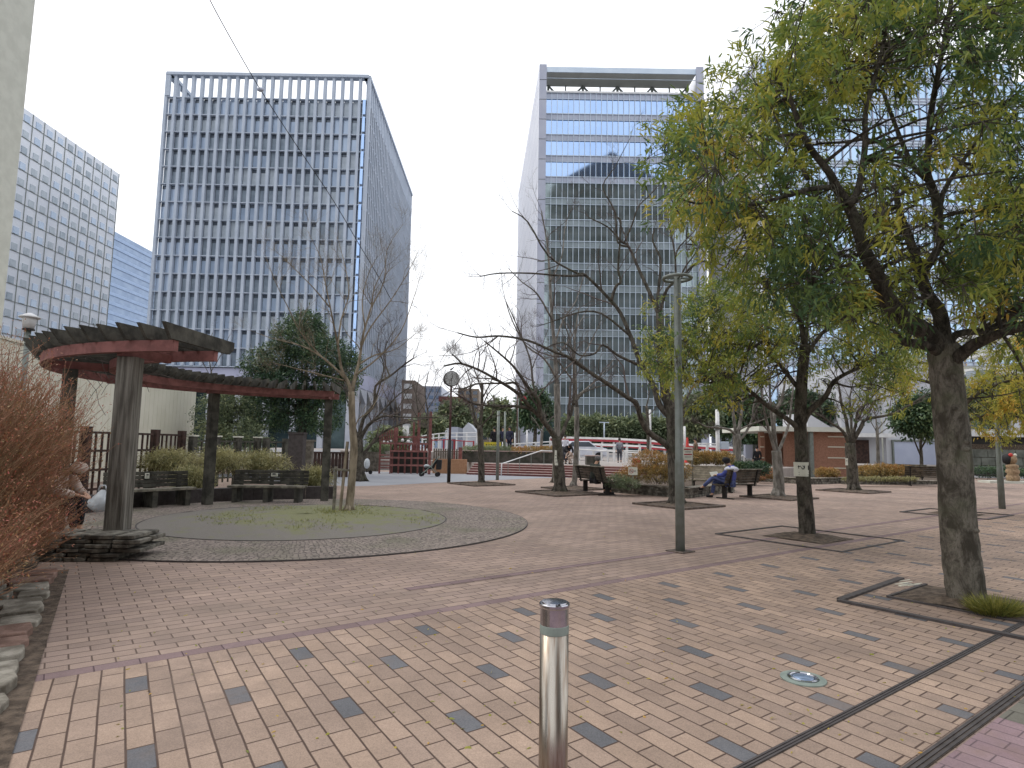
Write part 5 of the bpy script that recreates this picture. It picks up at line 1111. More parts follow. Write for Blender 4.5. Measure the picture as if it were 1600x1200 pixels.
t=thing('tree_guard',tuple(A0),'dark metal edging set in the bricks round the nearest leafy tree','tree guard')
for a,b_ in((A0,A1),(A0+(A2-A0).normalized()*.05,A2)):
    g=MB(); g.bar((a.x,a.y,.012),(b_.x,b_.y,.012),.075,.03); part('frame_bar',g,'edging_dark',t)
g=MB(); u=(A1-A0).normalized(); v=Vector((-u.y,u.x,0)); n_=16; vs=[]
o=bc-u*.62-v*.4
for j in range(n_+1):
    for i in range(n_+1):
        p=o+u*(1.5*i/n_)+v*(1.1*j/n_); rr_=(p-bc).length; vs.append((p.x,p.y,.008+max(0,.08*(1-rr_/.6))+random.uniform(0,.02)*(0<i<n_ and 0<j<n_)))
g.add(vs,[(j*(n_+1)+i,j*(n_+1)+i+1,(j+1)*(n_+1)+i+1,(j+1)*(n_+1)+i) for j in range(n_) for i in range(n_)]); part('soil',g,'soil',t,smooth=True)
for a,b_ in((o,o+u*1.5),(o,o+v*1.1)):
    g=MB(); g.bar((a.x,a.y,.012),(b_.x,b_.y,.012),.03,.025); part('inner_rim',g,'edging_dark',t)
# grass tuft
c=P(1556,962); t_=None
cen=[];dirs=[];ti=[]
for k in range(700):
    a=random.uniform(0,2*PI); r=random.random()**.6; cen.append((c.x+.17*r*math.cos(a),c.y+.12*r*math.sin(a),.01)); dirs.append((math.cos(a)*r*1.0,math.sin(a)*r*1.0,.9)); ti.append(random.uniform(.1,.9))
o=leaf_mesh('grass_tuft',cen,dirs,3,.17,.006,.0,'grass',None,spread=.22,tint=ti,jit=.01); tag(o,'tuft of yellow green grass at the foot of the burled trunk','grass',kind='stuff')
g=MB()
for k in range(9):
    p=P(1350+random.uniform(25,90),912+random.uniform(-5,5)); g.bar((p.x,p.y,.006),(p.x+.22,p.y+.10,.006),.015,.004)
solo(g,'straw_scrap','cream','pale dry straws scattered on the bricks left of the burled trunk','straw')
cen=[];dirs=[];ti=[]
for k in range(2600):
    a=random.uniform(0,2*PI); r=2.85*random.random()**.7; x=RC.x+r*math.cos(a)*.9+.4; y=RC.y+r*math.sin(a)*.85+.35; rr_=math.hypot(x-RC.x,y-RC.y)
    if rr_>2.9 or math.sin(x*3.1)+math.sin(y*2.7+x)+random.gauss(0,.5)<.1: continue
    cen.append((x,y,.026+.10*(1-(rr_/2.95)**2))); dirs.append((random.gauss(0,.5),random.gauss(0,.5),.7)); ti.append(random.uniform(0,.8))
o=leaf_mesh('grass_blades',cen,dirs,3,.05,.006,.0,'grass',None,spread=.3,tint=ti,jit=.01); tag(o,'short sparse grass and moss on the round bed under the slender tree','grass',kind='stuff')
# dry leaf litter
cen=[];dirs=[];ti=[]
for k in range(260):
    x,y=random.uniform(150,1600),random.uniform(800,1180); p=P(x,y,.006)
    cen.append(tuple(p)); dirs.append((random.gauss(0,1),random.gauss(0,1),.02)); ti.append(random.uniform(.5,1))
o=leaf_mesh('fallen_leaves',cen,dirs,1,.035,.014,0,'leaf_oak',None,spread=.05,tint=ti,jit=.0); tag(o,'few dry fallen leaves scattered on the brick paving','leaves',kind='stuff')
# ---- pergola
t=thing('pergola',(RC.x,RC.y,0),'curved wooden pergola with dark slats on dull red beams and thick grey posts','pergola')
def pc(r,a,z): return Vector((RC.x+r*math.cos(a),RC.y+r*math.sin(a),z))
a0,a1=R(-95),R(-262)
pang=[-107.5,-144,177,142,101]
for i,d in enumerate(pang):
    a=R(d); g=MB(); c=pc(4.25 if i==0 else 4.12,a,0); w_=.265 if i==0 else .21
    vs=[]; nz=10
    for j in range(nz+1):
        z=2.79*j/nz
        for (sx,sy) in ((-1,-1),(-.82,-1),(0,-1),(.82,-1),(1,-1),(1,-.82),(1,0),(1,.82),(1,1),(.82,1),(0,1),(-.82,1),(-1,1),(-1,.82),(-1,0),(-1,-.82)):
            k_=.93 if abs(sx)==1 and abs(sy)==1 else 1; q_=Vector((sx*w_/2*k_*random.uniform(.985,1.01),sy*w_/2*k_*random.uniform(.985,1.01),0)); vs.append(c+Matrix.Rotation(a+R(20 if i==0 else 5),3,'Z')@q_+Vector((0,0,z)))
    g.add(vs,[(j*16+k,j*16+(k+1)%16,(j+1)*16+(k+1)%16,(j+1)*16+k) for j in range(nz) for k in range(16)]+[tuple(nz*16+k for k in range(16))])
    g.k=1
    for j in range(7):
        z=random.uniform(.5,2.5); q_=c+Matrix.Rotation(a+R(20),3,'Z')@Vector((random.choice([-1,1])*w_/2*random.uniform(.2,.6),-w_/2,0)); g.ball(q_+Vector((0,0,z)),.014,6,4)
    po=part('post',g,['wood_old' if i==0 else 'wood_slat','black'],t)
    g=MB(); g.bar(pc(3.58,a,2.86),pc(4.44,a,2.86),.09,.13); part('cross_beam',g,'red_beam',t)
for r in(3.52,4.50):
    g=MB(); n_=60; vs=[]
    for k in range(n_+1):
        a=a0+(a1-a0)*k/n_
        for (rr_,z) in((r-.05,2.83),(r+.05,2.83),(r+.05,2.985),(r-.05,2.985)): vs.append(pc(rr_,a,z))
    fs=[]
    for k in range(n_):
        i=4*k
        for j in range(4): fs.append((i+j,i+(j+1)%4,i+4+(j+1)%4,i+4+j))
    fs+=[(3,2,1,0),(4*n_,4*n_+1,4*n_+2,4*n_+3)]
    g.add(vs,[f[::-1] for f in fs]); part('ring_beam',g,'red_beam',t)
nsl=41
for k in range(nsl):
    a=a0+(a1-a0)*k/(nsl-1)+R(random.uniform(-.3,.3)); ro,ri=4.80+random.uniform(-.02,.02),3.05+random.uniform(-.02,.02); tw_=.052
    d=Vector((-math.sin(a),math.cos(a),0))*tw_/2; zt=3.19+random.uniform(-.008,.008); zb=2.987
    pr=[(ri,zb+.09),(ri+.12,zb),(ro-.16,zb),(ro,zt),(ri,zt)]
    vs=[pc(r,a,z)-d for r,z in pr]+[pc(r,a,z)+d for r,z in pr]; g=MB(); g.add(vs,[(0,1,2,3,4),(9,8,7,6,5)]+[(i,i+5,(i+1)%5+5,(i+1)%5) for i in range(5)]); part('roof_slat',g,'wood_slat',t)
# dried vines on the pergola's left part
g=MB()
for k in range(60):
    a=R(random.uniform(-185,-135)); p=pc(random.uniform(3.6,4.75),a,random.uniform(3.0,3.25)); g.tube(wander(p,Vector((random.gauss(0,1),random.gauss(0,1),random.uniform(-.5,.1))).normalized(),random.uniform(.4,1.3),5,.3,-.06),.005,3)
solo(g,'dry_vine','twig','tangle of dry vine stems hanging over the left part of the pergola','vine')
# ---- pergola benches
def bench_at(name,p0,p1,back_side,label,group,notice=None,seat_mt='wood_seat',back_mt='wood_slat'):
    p0,p1=Vector(p0),Vector(p1); L=(p1-p0).length; u=(p1-p0).normalized(); n_=Vector((-u.y,u.x,0))*back_side
    t=thing(name,tuple((p0+p1)/2),label,'bench',group); z=Vector((0,0,1))
    for k in range(3):
        g=MB(); g.frame(p0+n_*(.02+.15*k)+z*.40,u*L,n_*.135,z*.055); part('seat_slat',g,seat_mt,t,bevel=.006)
    for k in range(4):
        g=MB(); g.frame(p0+n_*(.50+.012*k)+z*(.47+.095*k),u*L,n_*.045,z*.085); part('back_slat',g,back_mt,t,bevel=.006)
    for s_ in(.12,L/2-.06,L-.24):
        g=MB(); g.frame(p0+u*s_+n_*.06,u*.12,n_*.42,z*.395); part('support',g,back_mt,t); g=MB(); g.frame(p0+u*s_+n_*.555,u*.1,n_*.05,z*.84); part('back_post',g,back_mt,t)
    if notice:
        c=p0+u*L*notice[0]+n_*.47+z*.68; g=MB(); g.frame(c,u*notice[1],n_*.008,z*notice[2]); g.k=1; g.frame(c+u*.02-n_*.004+z*.03,u*(notice[1]-.04),n_*.002,z*.012); g.frame(c+u*.03-n_*.004+z*(notice[2]*.55),u*(notice[1]*.5),n_*.002,z*.03); solo(g,'notice_sheet',['paper','ink'],notice[3],'notice','paper notices fixed in the square')
    return t
bg_='benches under the pergola'
bench_at('pergola_bench',(-8.85,13.75,0),(-7.72,15.25,0),1,'left pergola bench with a small white card on its back',bg_,(.45,.10,.13,'small white card on the back of the left pergola bench'))
bench_at('pergola_bench',(-7.35,16.0,0),(-5.42,16.15,0),1,'right pergola bench with a round edged white notice on its back',bg_,(.5,.17,.09,'small curled white notice on the back of the right pergola bench'))
bench_at('pergola_bench',(-7.05,9.55,0),(-7.9,10.7,0),-1 if False else 1,'pergola bench beside the reddish bush where a person sits bent forward',bg_)
# planter kerb behind benches
g=MB()
for k in range(26):
    a=R(100+3.2*k); c=pc(5.05,a,0); g.box((c.x,c.y,0),(.27,.3,.34+random.uniform(0,.03)),a+PI/2)
solo(g,'planter_kerb','edging_dark','low dark curved planter wall behind the pergola benches','planter')
# ---- stacked slate wall at the near post
t=thing('slate_stack',(-5.35,8.35,0),'low dry stack of dark flat slates at the foot of the nearest pergola post','stone wall')
c0=P(158,872); ang=R(4)
lay=6; hh=.34
for L_ in range(lay):
    g=MB(); z=hh*L_/lay; x=-.66+random.uniform(-.04,.02)
    while x<.30:
        ln=random.uniform(.22,.4); 
        for row in range(2):
            w_=random.uniform(.30,.36); y=-.35+row*.36+random.uniform(-.03,.03); th=hh/lay*random.uniform(.78,.97); q_=[]
            for (xx,yy) in((0,0),(ln*.5,-random.uniform(0,.03)),(ln-.02,random.uniform(-.01,.03)),(ln-.01,w_),(ln*.4,w_+random.uniform(-.02,.02)),(random.uniform(0,.03),w_)):
                X=x+xx;Y_=y+yy; q_.append((c0.x+X*math.cos(ang)-Y_*math.sin(ang),c0.y+.1+X*math.sin(ang)+Y_*math.cos(ang)))
            g.prism(q_,z+random.uniform(0,.006),z+th)
        x+=ln+random.uniform(.0,.02)
    part('slate_course',g,'slate',t,bevel=.008)
# ---- reddish bush
def red_bush(label,cs,ntw,nlf,hmax):
    c=Vector(cs[0][0]); t=thing('twiggy_bush',(c.x,c.y,0),label,'bush','reddish bushes at the left edge'); g=MB(); cen=[];dirs=[];ti=[]
    for k in range(ntw):
        (b_,rad,h)=random.choice(cs); b_=Vector(b_); a=random.uniform(0,2*PI); lean=random.random()**.6
        o=b_+Vector((math.cos(a),math.sin(a),0))*rad*.45*random.random(); H=h*random.uniform(.55,1.08)*(1-.35*lean**2)
        e=o+Vector((math.cos(a)*rad*lean*1.05+.12,math.sin(a)*rad*lean*1.05,H)); mid=o.lerp(e,.5)+Vector((random.gauss(0,.05),random.gauss(0,.05),.12*H))
        pts=catmull([o,mid,e],3); g.tube(pts,[.0045,.0042,.0038,.0034,.003,.0026,.002],3,cap=False)
        for j in range(4):
            p=pts[random.randint(2,6)]; d=((e-o).normalized()+Vector((random.gauss(0,.45),random.gauss(0,.45),random.gauss(.1,.3)))).normalized(); q_=[p,p+d*random.uniform(.1,.2),p+d*random.uniform(.25,.45)+Vector((0,0,random.uniform(0,.05)))]; g.tube(q_,[.003,.0025,.0016],3,cap=False)
            for pp in q_[1:]: 
                if random.random()<nlf: cen.append(tuple(pp)); dirs.append(tuple(d)); ti.append(random.random()*.8+.2*(pp.z/h))
    part('stems',g,'twig_red',t); leaf_mesh('foliage',cen,dirs,3,.026,.011,.1,'leaf_rust',t,spread=.8,tint=[min(1,x) for x in ti],jit=.03)
    return t
def qv(s,t_): x,y=q0(s,t_); return (x,y,0)
q0=lambda s,t:(KA.x+kd.x*s+kn.x*t,KA.y+kd.y*s+kn.y*t)
red_bush('large reddish twiggy bush filling the left edge before the pergola',[(qv(-.3,1.3),.95,2.3),(qv(.5,1.3),1.0,2.45),(qv(1.3,1.5),1.0,2.3)],4200,.8,2.4)
red_bush('lower brownish twiggy bush spreading over the kerb at the left edge',[(qv(.3,.95),.62,1.1),(qv(1.2,1.0),.62,1.1),(qv(-.3,.8),.5,.8),(qv(2.0,1.1),.6,1.1),(qv(2.7,1.1),.6,.9)],2200,.8,1.2)
# ---- fences on the left
def lattice(label,p0,p1,h,posts,mt,pm,name='lattice_fence',step=.26,rails=(.35,.9,1.35,1.0),cap=None,z0=0):
    p0,p1=Vector(p0),Vector(p1); L=(p1-p0).length; u=(p1-p0).normalized(); n_=Vector((-u.y,u.x,0)); z=Vector((0,0,1)); t=thing(name,tuple(p0),label,'fence')
    for k in range(posts+1):
        c=p0+u*(L*k/posts); g=MB(); g.box((c.x,c.y,z0),(.2,.2,h+.12),math.atan2(u.y,u.x)); po=part('fence_post',g,pm,t)
        if cap: 
            g=MB(); g.box((c.x,c.y,z0+h+.122),(.26,.26,.05),math.atan2(u.y,u.x)); g2=part('post_cap',g,cap,t)
    for k in range(posts):
        a=p0+u*(L*k/posts+.12); b_=p0+u*(L*(k+1)/posts-.12); g=MB(); l=(b_-a).length
        for r_ in(.25,h*.42,h*.70,h-.06): g.frame(a+z*(z0+r_)-n_*.03,u*l,n_*.06,z*.06)
        m_=int(l/step)
        for j in range(m_+1): g.frame(a+u*(l-.04)*j/m_+z*(z0+.12)-n_*.02,u*.04,n_*.045,z*(h-.12))
        part('lattice_panel',g,mt,t)
    return t
f0=A(60,700,14.2); f1=A(283,700,20.6); f2=A(312,700,21.6)
lattice('brown wooden lattice fence before the cream wall',(f0.x,14.2,0),(f1.x,20.6,0),1.80,4,'wood_brown','wood_brown')
f3=A(402,700,24.0); lattice('dark lattice fence with pale post caps left of the dark stone slab',(f1.x+.25,20.85,0),(f3.x,24.0,0),1.62,3,'wood_slat','wood_slat',cap='paper')
f4=A(446,700,25.0); lattice('short dark lattice fence between pale capped post and the dark slab',(f3.x+.3,24.1,0),(f4.x,25.0,0),1.62,1,'wood_slat','wood_slat')
p,q_=A(450,700,23),A(473,700,23); g=MB(); g.frame((p.x,23,0),(q_.x-p.x,0,0),(0,.35,0),(0,0,A(460,678,23).z)); g.frame((p.x-.03,22.97,A(460,678,23).z),(q_.x-p.x+.06,0,0),(0,.41,0),(0,0,.06))
solo(g,'stone_slab','edging_dark','upright dark stone slab standing under the dense dark tree','stone slab')
p,q_=A(478,700,26),A(487,700,26); g=MB(); g.frame((p.x,26,0),(q_.x-p.x,0,0),(0,.3,0),(0,0,A(482,690,26).z)); g.frame((p.x-.05,25.95,A(482,690,26).z),(q_.x-p.x+.1,0,0),(0,.4,0),(0,0,.08)); solo(g,'gate_post','wood_grey','pale weathered gate post right of the dark stone slab','post')
g=MB(); a=A(490,716,29); b_=A(545,716,29)
for k in range(10): g.frame((a.x+(b_.x-a.x)*k/10,29,0),((b_.x-a.x)/10-.03,0,0),(0,.06,0),(0,0,A(500,706-k*0,29).z))
g.bar((a.x,28.97,A(500,707,29).z),(b_.x,28.97,A(500,707,29).z),.08); solo(g,'plank_fence','wood_brown','low dark plank fence seen under the pergola end post','fence')
# stakes at slender tree
Yd=P(545,805).y
t=thing('tree_stake',tuple(P(523,805)),'pale stake with a short crosspiece holding the slender tree','tree stake','stakes of the slender tree')
g=MB(); a=A(521,800,Yd-.05); g.tube([(a.x,Yd-.05,.05),(A(525,729,Yd-.05).x,Yd-.05,A(525,729,Yd-.05).z)],.035,8); part('stake',g,'wood_seat',t)
g=MB(); g.bar(A(519,733,Yd-.07),A(546,735,Yd-.07),.05); part('crosspiece',g,'wood_seat',t)
t=thing('tree_stake',tuple(P(533,806)),'brownish stake leaning against the trunk of the slender tree','tree stake','stakes of the slender tree')
g=MB(); g.tube([(A(531,800,Yd-.1).x,Yd-.1,.05),tuple(A(543,690,Yd+.02))],.035,8); part('stake',g,'bark_tan',t)
# ---- park benches with cast pedestals
def park_bench(label,loc,rz,mt='wood_bench',L=1.75):
    t=thing('park_bench',(0,0,0),label,'bench','park benches of the square')
    for k in range(5):
        g=MB(); g.frame((-L/2,-.10+.095*k,.42+(.012 if k in(0,4) else 0)),(L,0,0),(0,.082,0),(0,0,.035)); part('seat_slat',g,mt,t,bevel=.005)
    for k in range(5):
        z=.50+.088*k; y=-.16-.028*k; g=MB(); g.frame((-L/2,y,z),(L,0,0),(0,.03,.006),(0,-.02,.078)); part('back_slat',g,mt,t,bevel=.005)
    g=MB(); g.frame((-L/2-.03,-.33,.938),(L+.06,0,0),(0,.09,0),(0,0,.03)); part('top_rail',g,mt if mt!='wood_bench' else 'wood_seat',t,bevel=.005)
    for s_ in(-1,1):
        x=s_*(L/2-.22); g=MB(); g.frame((x-.03,-.05,.03),(.06,0,0),(0,.16,0),(0,0,.37)); g.frame((x-.03,-.14,.40),(.06,0,0),(0,.5,0),(0,0,.045 if False else .02)); g.bar((x,-.15,.40),(x,-.30,.93),.05,.04,(0,1,0))
        g.frame((x-.035,-.32,0),(.07,0,0),(0,.66,0),(0,0,.035)); part('leg',g,'dark_metal',t)
    return place(t,loc,rz)
park_bench('dark bench seen from behind with a man in a green coat on it',((2.34+3.28)/2+.12,21.25,0),math.atan2(1.62,-.86)+PI+PI/2+R(0) if False else R(-63))
bb=P(1155,778); park_bench('dark bench seen from behind with the man in blue at its left end',(7.55,20.45,0),R(33))
park_bench('weathered pale bench facing the square behind the man in blue',(A(1112,760,23.2).x,23.2,0),R(172),'wood_bench_pale')
park_bench('dark bench seen from behind in front of the white shutter',(A(1447,752,29.5).x,29.5,0),R(-25))
park_bench('dark bench partly hidden behind the bench before the white shutter',(A(1418,748,33).x,33,0),R(-35))
# ---- low stone planter walls
def drywall(label,pts,h,d=.32,mt='slate',cat='stone wall',name='low_stone_wall',cap=True):
    t=thing(name,tuple(pts[0]),label,cat); z=0; nl=max(2,int(h/.09))
    g=MB()
    for a,b_ in zip(pts[:-1],pts[1:]):
        a,b_=Vector(a),Vector(b_); L=(b_-a).length; u=(b_-a).normalized(); n_=Vector((-u.y,u.x,0))
        for l in range(nl):
            x=0
            while x<L: ln=min(random.uniform(.18,.5),L-x); g.frame(a+u*x+n_*random.uniform(-.02,.02)+Vector((0,0,h*l/nl)),u*max(ln-.015,.02),n_*d,Vector((0,0,h/nl*random.uniform(.8,.95)))); x+=ln
    part('stones',g,mt,t); 
    if cap:
        g=MB()
        for a,b_ in zip(pts[:-1],pts[1:]):
            a,b_=Vector(a),Vector(b_); u=(b_-a).normalized(); n_=Vector((-u.y,u.x,0)); L=(b_-a).length; x=0
            while x<L: ln=min(random.uniform(.4,.7),L-x); g.frame(a+u*x-n_*.03+Vector((0,0,h)),u*max(ln-.012,.02),n_*(d+.06),Vector((0,0,.035))); x+=ln
        part('capstones',g,'kerb_stone',t)
    return t
drywall('low stone planter wall round the amber shrub behind the benches',[P(952,769),P(1075,779),P(1148,768)],.30)
drywall('low dark stone wall along the bed before the brick lavatory',[P(1183,752),P(1262,757),P(1330,755)],.26,name='low_stone_wall')
drywall('long low stone edge of the flower bed before the white hall',[P(1322,757),P(1475,757)],.16)
g=MB(); a=P(952,769); b_=P(1075,779); c=P(1148,768); d=P(1110,748); e=P(975,748); g.prism([(v.x,v.y+.1) for v in(a,b_,c,d,e)],0,.2); solo(g,'planter_soil','soil','bare soil filling the stone planter of the amber shrub','soil')
g=MB(); pl=[P(1324,756),P(1474,756),P(1480,742),P(1330,742)]; g.prism([(v.x,v.y) for v in pl],0,.1); solo(g,'flower_bed','soil','soil of the flower bed before the white hall','flower bed')
# ---- notices
def sheet_on(label,pts,Y,th=.01,marks=None,mt='paper',name='notice_sheet',mk='ink'):
    g=MB(); P3=[A(x,y,Y) for x,y in pts]; n_=len(P3); vs=[tuple(p) for p in P3]+[(p.x,p.y+th,p.z) for p in P3]
    g.add(vs,[tuple(range(n_))[::-1],tuple(range(n_,2*n_))]+[(i,(i+1)%n_,(i+1)%n_+n_,i+n_) for i in range(n_)])
    if marks:
        g.k=1
        for (x0,y0,x1,y1,w_) in marks: g.bar(A(x0,y0,Y-.006),A(x1,y1,Y-.006),w_/F*Y,.004,(0,1,0))
    return solo(g,name,[mt,mk],label,'notice','paper notices fixed in the square')
# wrapped notice on second leafy tree
Yt2=P(1262,840).y; cx=A(1252,733,Yt2); r_=11.5/F*Yt2
g=MB(); z0,z1=A(1252,744,Yt2).z,A(1252,722,Yt2).z; n_=18; vs=[]
for k in range(n_+1):
    a=R(-185)+R(190)*k/n_; vs+=[(cx.x+r_*math.cos(a),Yt2+r_*math.sin(a),z0),(cx.x+r_*math.cos(a),Yt2+r_*math.sin(a),z1)]
for k in range(n_+1):
    a=R(-185)+R(190)*k/n_; rr_=r_-.008; vs+=[(cx.x+rr_*math.cos(a),Yt2+rr_*math.sin(a),z0),(cx.x+rr_*math.cos(a),Yt2+rr_*math.sin(a),z1)]
o_=2*(n_+1); fs=[]
for k in range(n_): i=2*k; fs+=[(i,i+2,i+3,i+1),(o_+i+1,o_+i+3,o_+i+2,o_+i),(i+1,i+3,o_+i+3,o_+i+1),(i,o_+i,o_+i+2,i+2)]
g.add(vs,fs); g.k=1
def onr(x,y): 
    p=A(x,y,Yt2-r_); dx=max(-r_*.98,min(r_*.98,(x-1252)/F*Yt2)); return Vector((cx.x+dx,Yt2-math.sqrt(r_*r_-dx*dx)-.004,A(1252,y,Yt2).z))
for s_ in(((1244,727),(1244,732)),((1243,729),(1247,728)),((1247,730),(1249,733)),((1249,727),(1252,731)),((1252,727),(1250,733)),((1244,738),(1259,738)),((1244,741),(1258,741)),((1258,727),(1258,734))): g.bar(onr(*s_[0]),onr(*s_[1]),.012,.004,(0,1,0))
solo(g,'notice_sheet',['paper','ink'],'white notice with black writing wrapped round the second leafy trunk','notice','paper notices fixed in the square')
Yb_=P(875,771).y
sheet_on('curling white sheet tied to the left side of the dark leaning trunk',[(867,703),(866,720),(867,727),(872,727),(870,715),(870,704)],Yb_-.22,.012,[(867.3,712,869.5,712,.8),(867.3,717,870,717,.8),(868,722,871,722,.8)])
sheet_on('small white card on the trunk of the tree before the white hall',[(1321,716),(1321,727),(1325,727),(1325,716)],P(1333,768).y-.25,.01,[(1322,720,1324,720,.8)])
# no smoking sign
Ys=20.3; t=thing('no_smoking_sign',(A(990,752,Ys).x,Ys,.2),'small square no smoking sign in front of the amber shrub','sign')
g=MB(); p,q_=A(982,742,Ys),A(996,730,Ys); g.frame((p.x,Ys,p.z),(q_.x-p.x,0,0),(0,.02,0),(0,0,q_.z-p.z)); part('board',g,'paper',t)
g=MB(); c=A(986.5,736,Ys); rr_=.066; pts=[(c.x+rr_*math.cos(2*PI*k/20),Ys-.004,c.z+rr_*math.sin(2*PI*k/20)) for k in range(21)]; g.tube(pts,.007,4); g.bar((c.x-.045,Ys-.004,c.z+.045),(c.x+.045,Ys-.004,c.z-.045),.014,.004,(0,1,0)); part('prohibition_ring',g,'ink_red',t)
g=MB(); g.bar((c.x-.04,Ys-.008,c.z),(c.x+.04,Ys-.008,c.z),.012,.004,(0,1,0)); g.bar((c.x+.09,Ys-.004,c.z+.012),(c.x+.15,Ys-.004,c.z+.012),.01,.004,(0,1,0)); g.bar((c.x+.09,Ys-.004,c.z-.012),(c.x+.14,Ys-.004,c.z-.012),.01,.004,(0,1,0)); part('marks',g,'ink',t)
g=MB(); g.box((A(989,752,Ys).x,Ys+.04,.15),(.04,.04,p.z-.1)); part('post',g,'wood_seat',t)
# sign right of lamp post
Ys=22; t=thing('notice_board',(A(1075,760,Ys).x,Ys,0),'white board with two red bars on pale posts right of the lamp post','sign')
g=MB(); p,q_=A(1067.5,719,Ys),A(1082,699,Ys); g.frame((p.x,Ys,p.z),(q_.x-p.x,0,0),(0,.03,0),(0,0,q_.z-p.z)); part('board',g,'paper',t)
g=MB()
for y in(702,710): a,b_=A(1069,y,Ys-.005),A(1081,y,Ys-.005); g.bar(a,b_,.04,.006,(0,1,0))
part('red_bar',g,'ink_red',t); g=MB()
for y in(706,714): a,b_=A(1070,y,Ys-.005),A(1080,y,Ys-.005); g.bar(a,b_,.015,.006,(0,1,0))
part('text_line',g,'ink',t)
for x in(1067.5,1081.5): g=MB(); a=A(x,700,Ys+.05); g.box((a.x,Ys+.06,0),(.05,.05,a.z)); part('post',g,'wood_seat',t)
# ---- playground
t=thing('climbing_frame',tuple(A(640,738,33)),'red wooden playground climbing frame with rails, plank walls and small roofs','climbing frame')
Yp=33.0
def bx(name,x0,x1,y0,y1,Y,d,mt): p,q_=A(x0,y1,Y),A(x1,y0,Y); g=MB(); g.frame((p.x,Y,max(p.z,0)),(q_.x-p.x,0,0),(0,d,0),(0,0,q_.z-max(p.z,0))); return part(name,g,mt,t)
for (x0,x1,y0,y1,Y,nm) in((591,595,690,741,Yp,'post'),(608,611,693,741,Yp,'post'),(668,675,643,741,Yp-.05,'post'),(651,657,645,705,Yp+1.4,'post'),(644,648,660,705,Yp+1.5,'post'),(615,619,688,705,Yp+1.2,'post'),(644,651,683,705,Yp+.4,'post')): bx(nm,x0,x1,y0,y1,Y,.14,'red_wood')
for (x0,x1,y) in((595,668,693),(609,668,705),(609,668,715.5),(609,664,727),(594,608,711),(594,608,716),(594,608,721.5),(594,608,727),(594,608,731)): bx('rail',x0,x1,y-.9,y+.9,Yp-.08,.09,'red_beam')
for k in range(6): x0=610+k*10; bx('wall_plank',x0+.6,x0+4.2,707,741,Yp+.5,.08,'red_wood')
bx('dark_back',609,668,706,741,Yp+1.2,.05,'dark_void')
g=MB()
for k in range(11): x=618+k*5; p,q_=A(x,704,Yp+.1),A(x+3,694,Yp+.1); g.frame((p.x,Yp+.1,p.z),(q_.x-p.x,0,0),(0,.04,0),(0,0,q_.z-p.z))
part('deck_slats',g,'red_wood',t)
g=MB()
for k in range(8): x=592+k*3.7; p,q_=A(x,690,Yp+.3),A(x+3,671+abs(k-5)*1.2,Yp+.3); g.frame((p.x,Yp+.3,p.z),(q_.x-p.x,0,0),(0,.05,0),(0,0,q_.z-p.z))
part('gable_planks',g,'red_wood',t)
g=MB()
for k in range(7): x=654+k*2.6; p,q_=A(x,668,Yp+.2),A(x+2.1,646+(k%2)*1.5,Yp+.2); g.frame((p.x,Yp+.2,p.z),(q_.x-p.x,0,0),(0,.05,0),(0,0,q_.z-p.z))
part('tower_planks',g,'wood_grey',t)
bx('roof_edge',650,674,652,654,Yp+.1,.12,'wood_grey'); bx('roof_edge',615,622,668,690,Yp+1.3,.1,'red_beam'); bx('hand_rail',619,668,682,684,Yp+.5,.07,'red_beam')
for (x,y,r_) in((629,688,.09),(638,690,.10),(600,690,.06),(606,691,.06),(611,689,.06)): c=A(x,y,Yp+.25); g=MB(); g.ball(c,r_,8,6); part('play_knob',g,'white_paint',t,smooth=True)
def bx2(name,x0,x1,y0,y1,Y,d,mt,label,cat,group=None,z0=None):
    p,q_=A(x0,y1,Y),A(x1,y0,Y); z=max(p.z,0) if z0 is None else z0; g=MB(); g.frame((p.x,Y,z),(q_.x-p.x,0,0),(0,d,0),(0,0,q_.z-z)); return solo(g,name,mt,label,cat,group)
bx2('ochre_wall',675.5,729,718,745,34.3,.5,'ochre','plain ochre wall block at the left end of the steps','wall',z0=0)
g=MB(); a,b_=A(677,717,34.9),A(716,717,34.9); zt=A(690,701,34.9).z; n_=11
for k in range(n_): g.frame((a.x+(b_.x-a.x)*k/n_,34.9,.4),((b_.x-a.x)/n_*.6,0,0),(0,.06,0),(0,0,zt-.4))
g.bar((a.x,34.98,zt-.15),(b_.x,34.98,zt-.15),.06); g.k=1; p=A(719,717,34.8); g.box((p.x,34.8,.3),(.2,.2,A(719,699,34.8).z-.3)); g.box((p.x-.35,34.85,.3),(.1,.1,zt-.3)); solo(g,'picket_fence',['wood_grey','red_wood'],'grey picket fence with a red post above the ochre wall','fence')
g=MB(); a,b_=A(548,717,35.5),A(592,717,35.5); n_=16; zt=A(570,706,35.5).z
for k in range(n_): g.frame((a.x+(b_.x-a.x)*k/n_,35.5,0),((b_.x-a.x)/n_*.85,0,0),(0,.06,0),(0,0,zt))
solo(g,'plank_fence','wood_grey','dim plank fence left of the red playground ladder','fence')
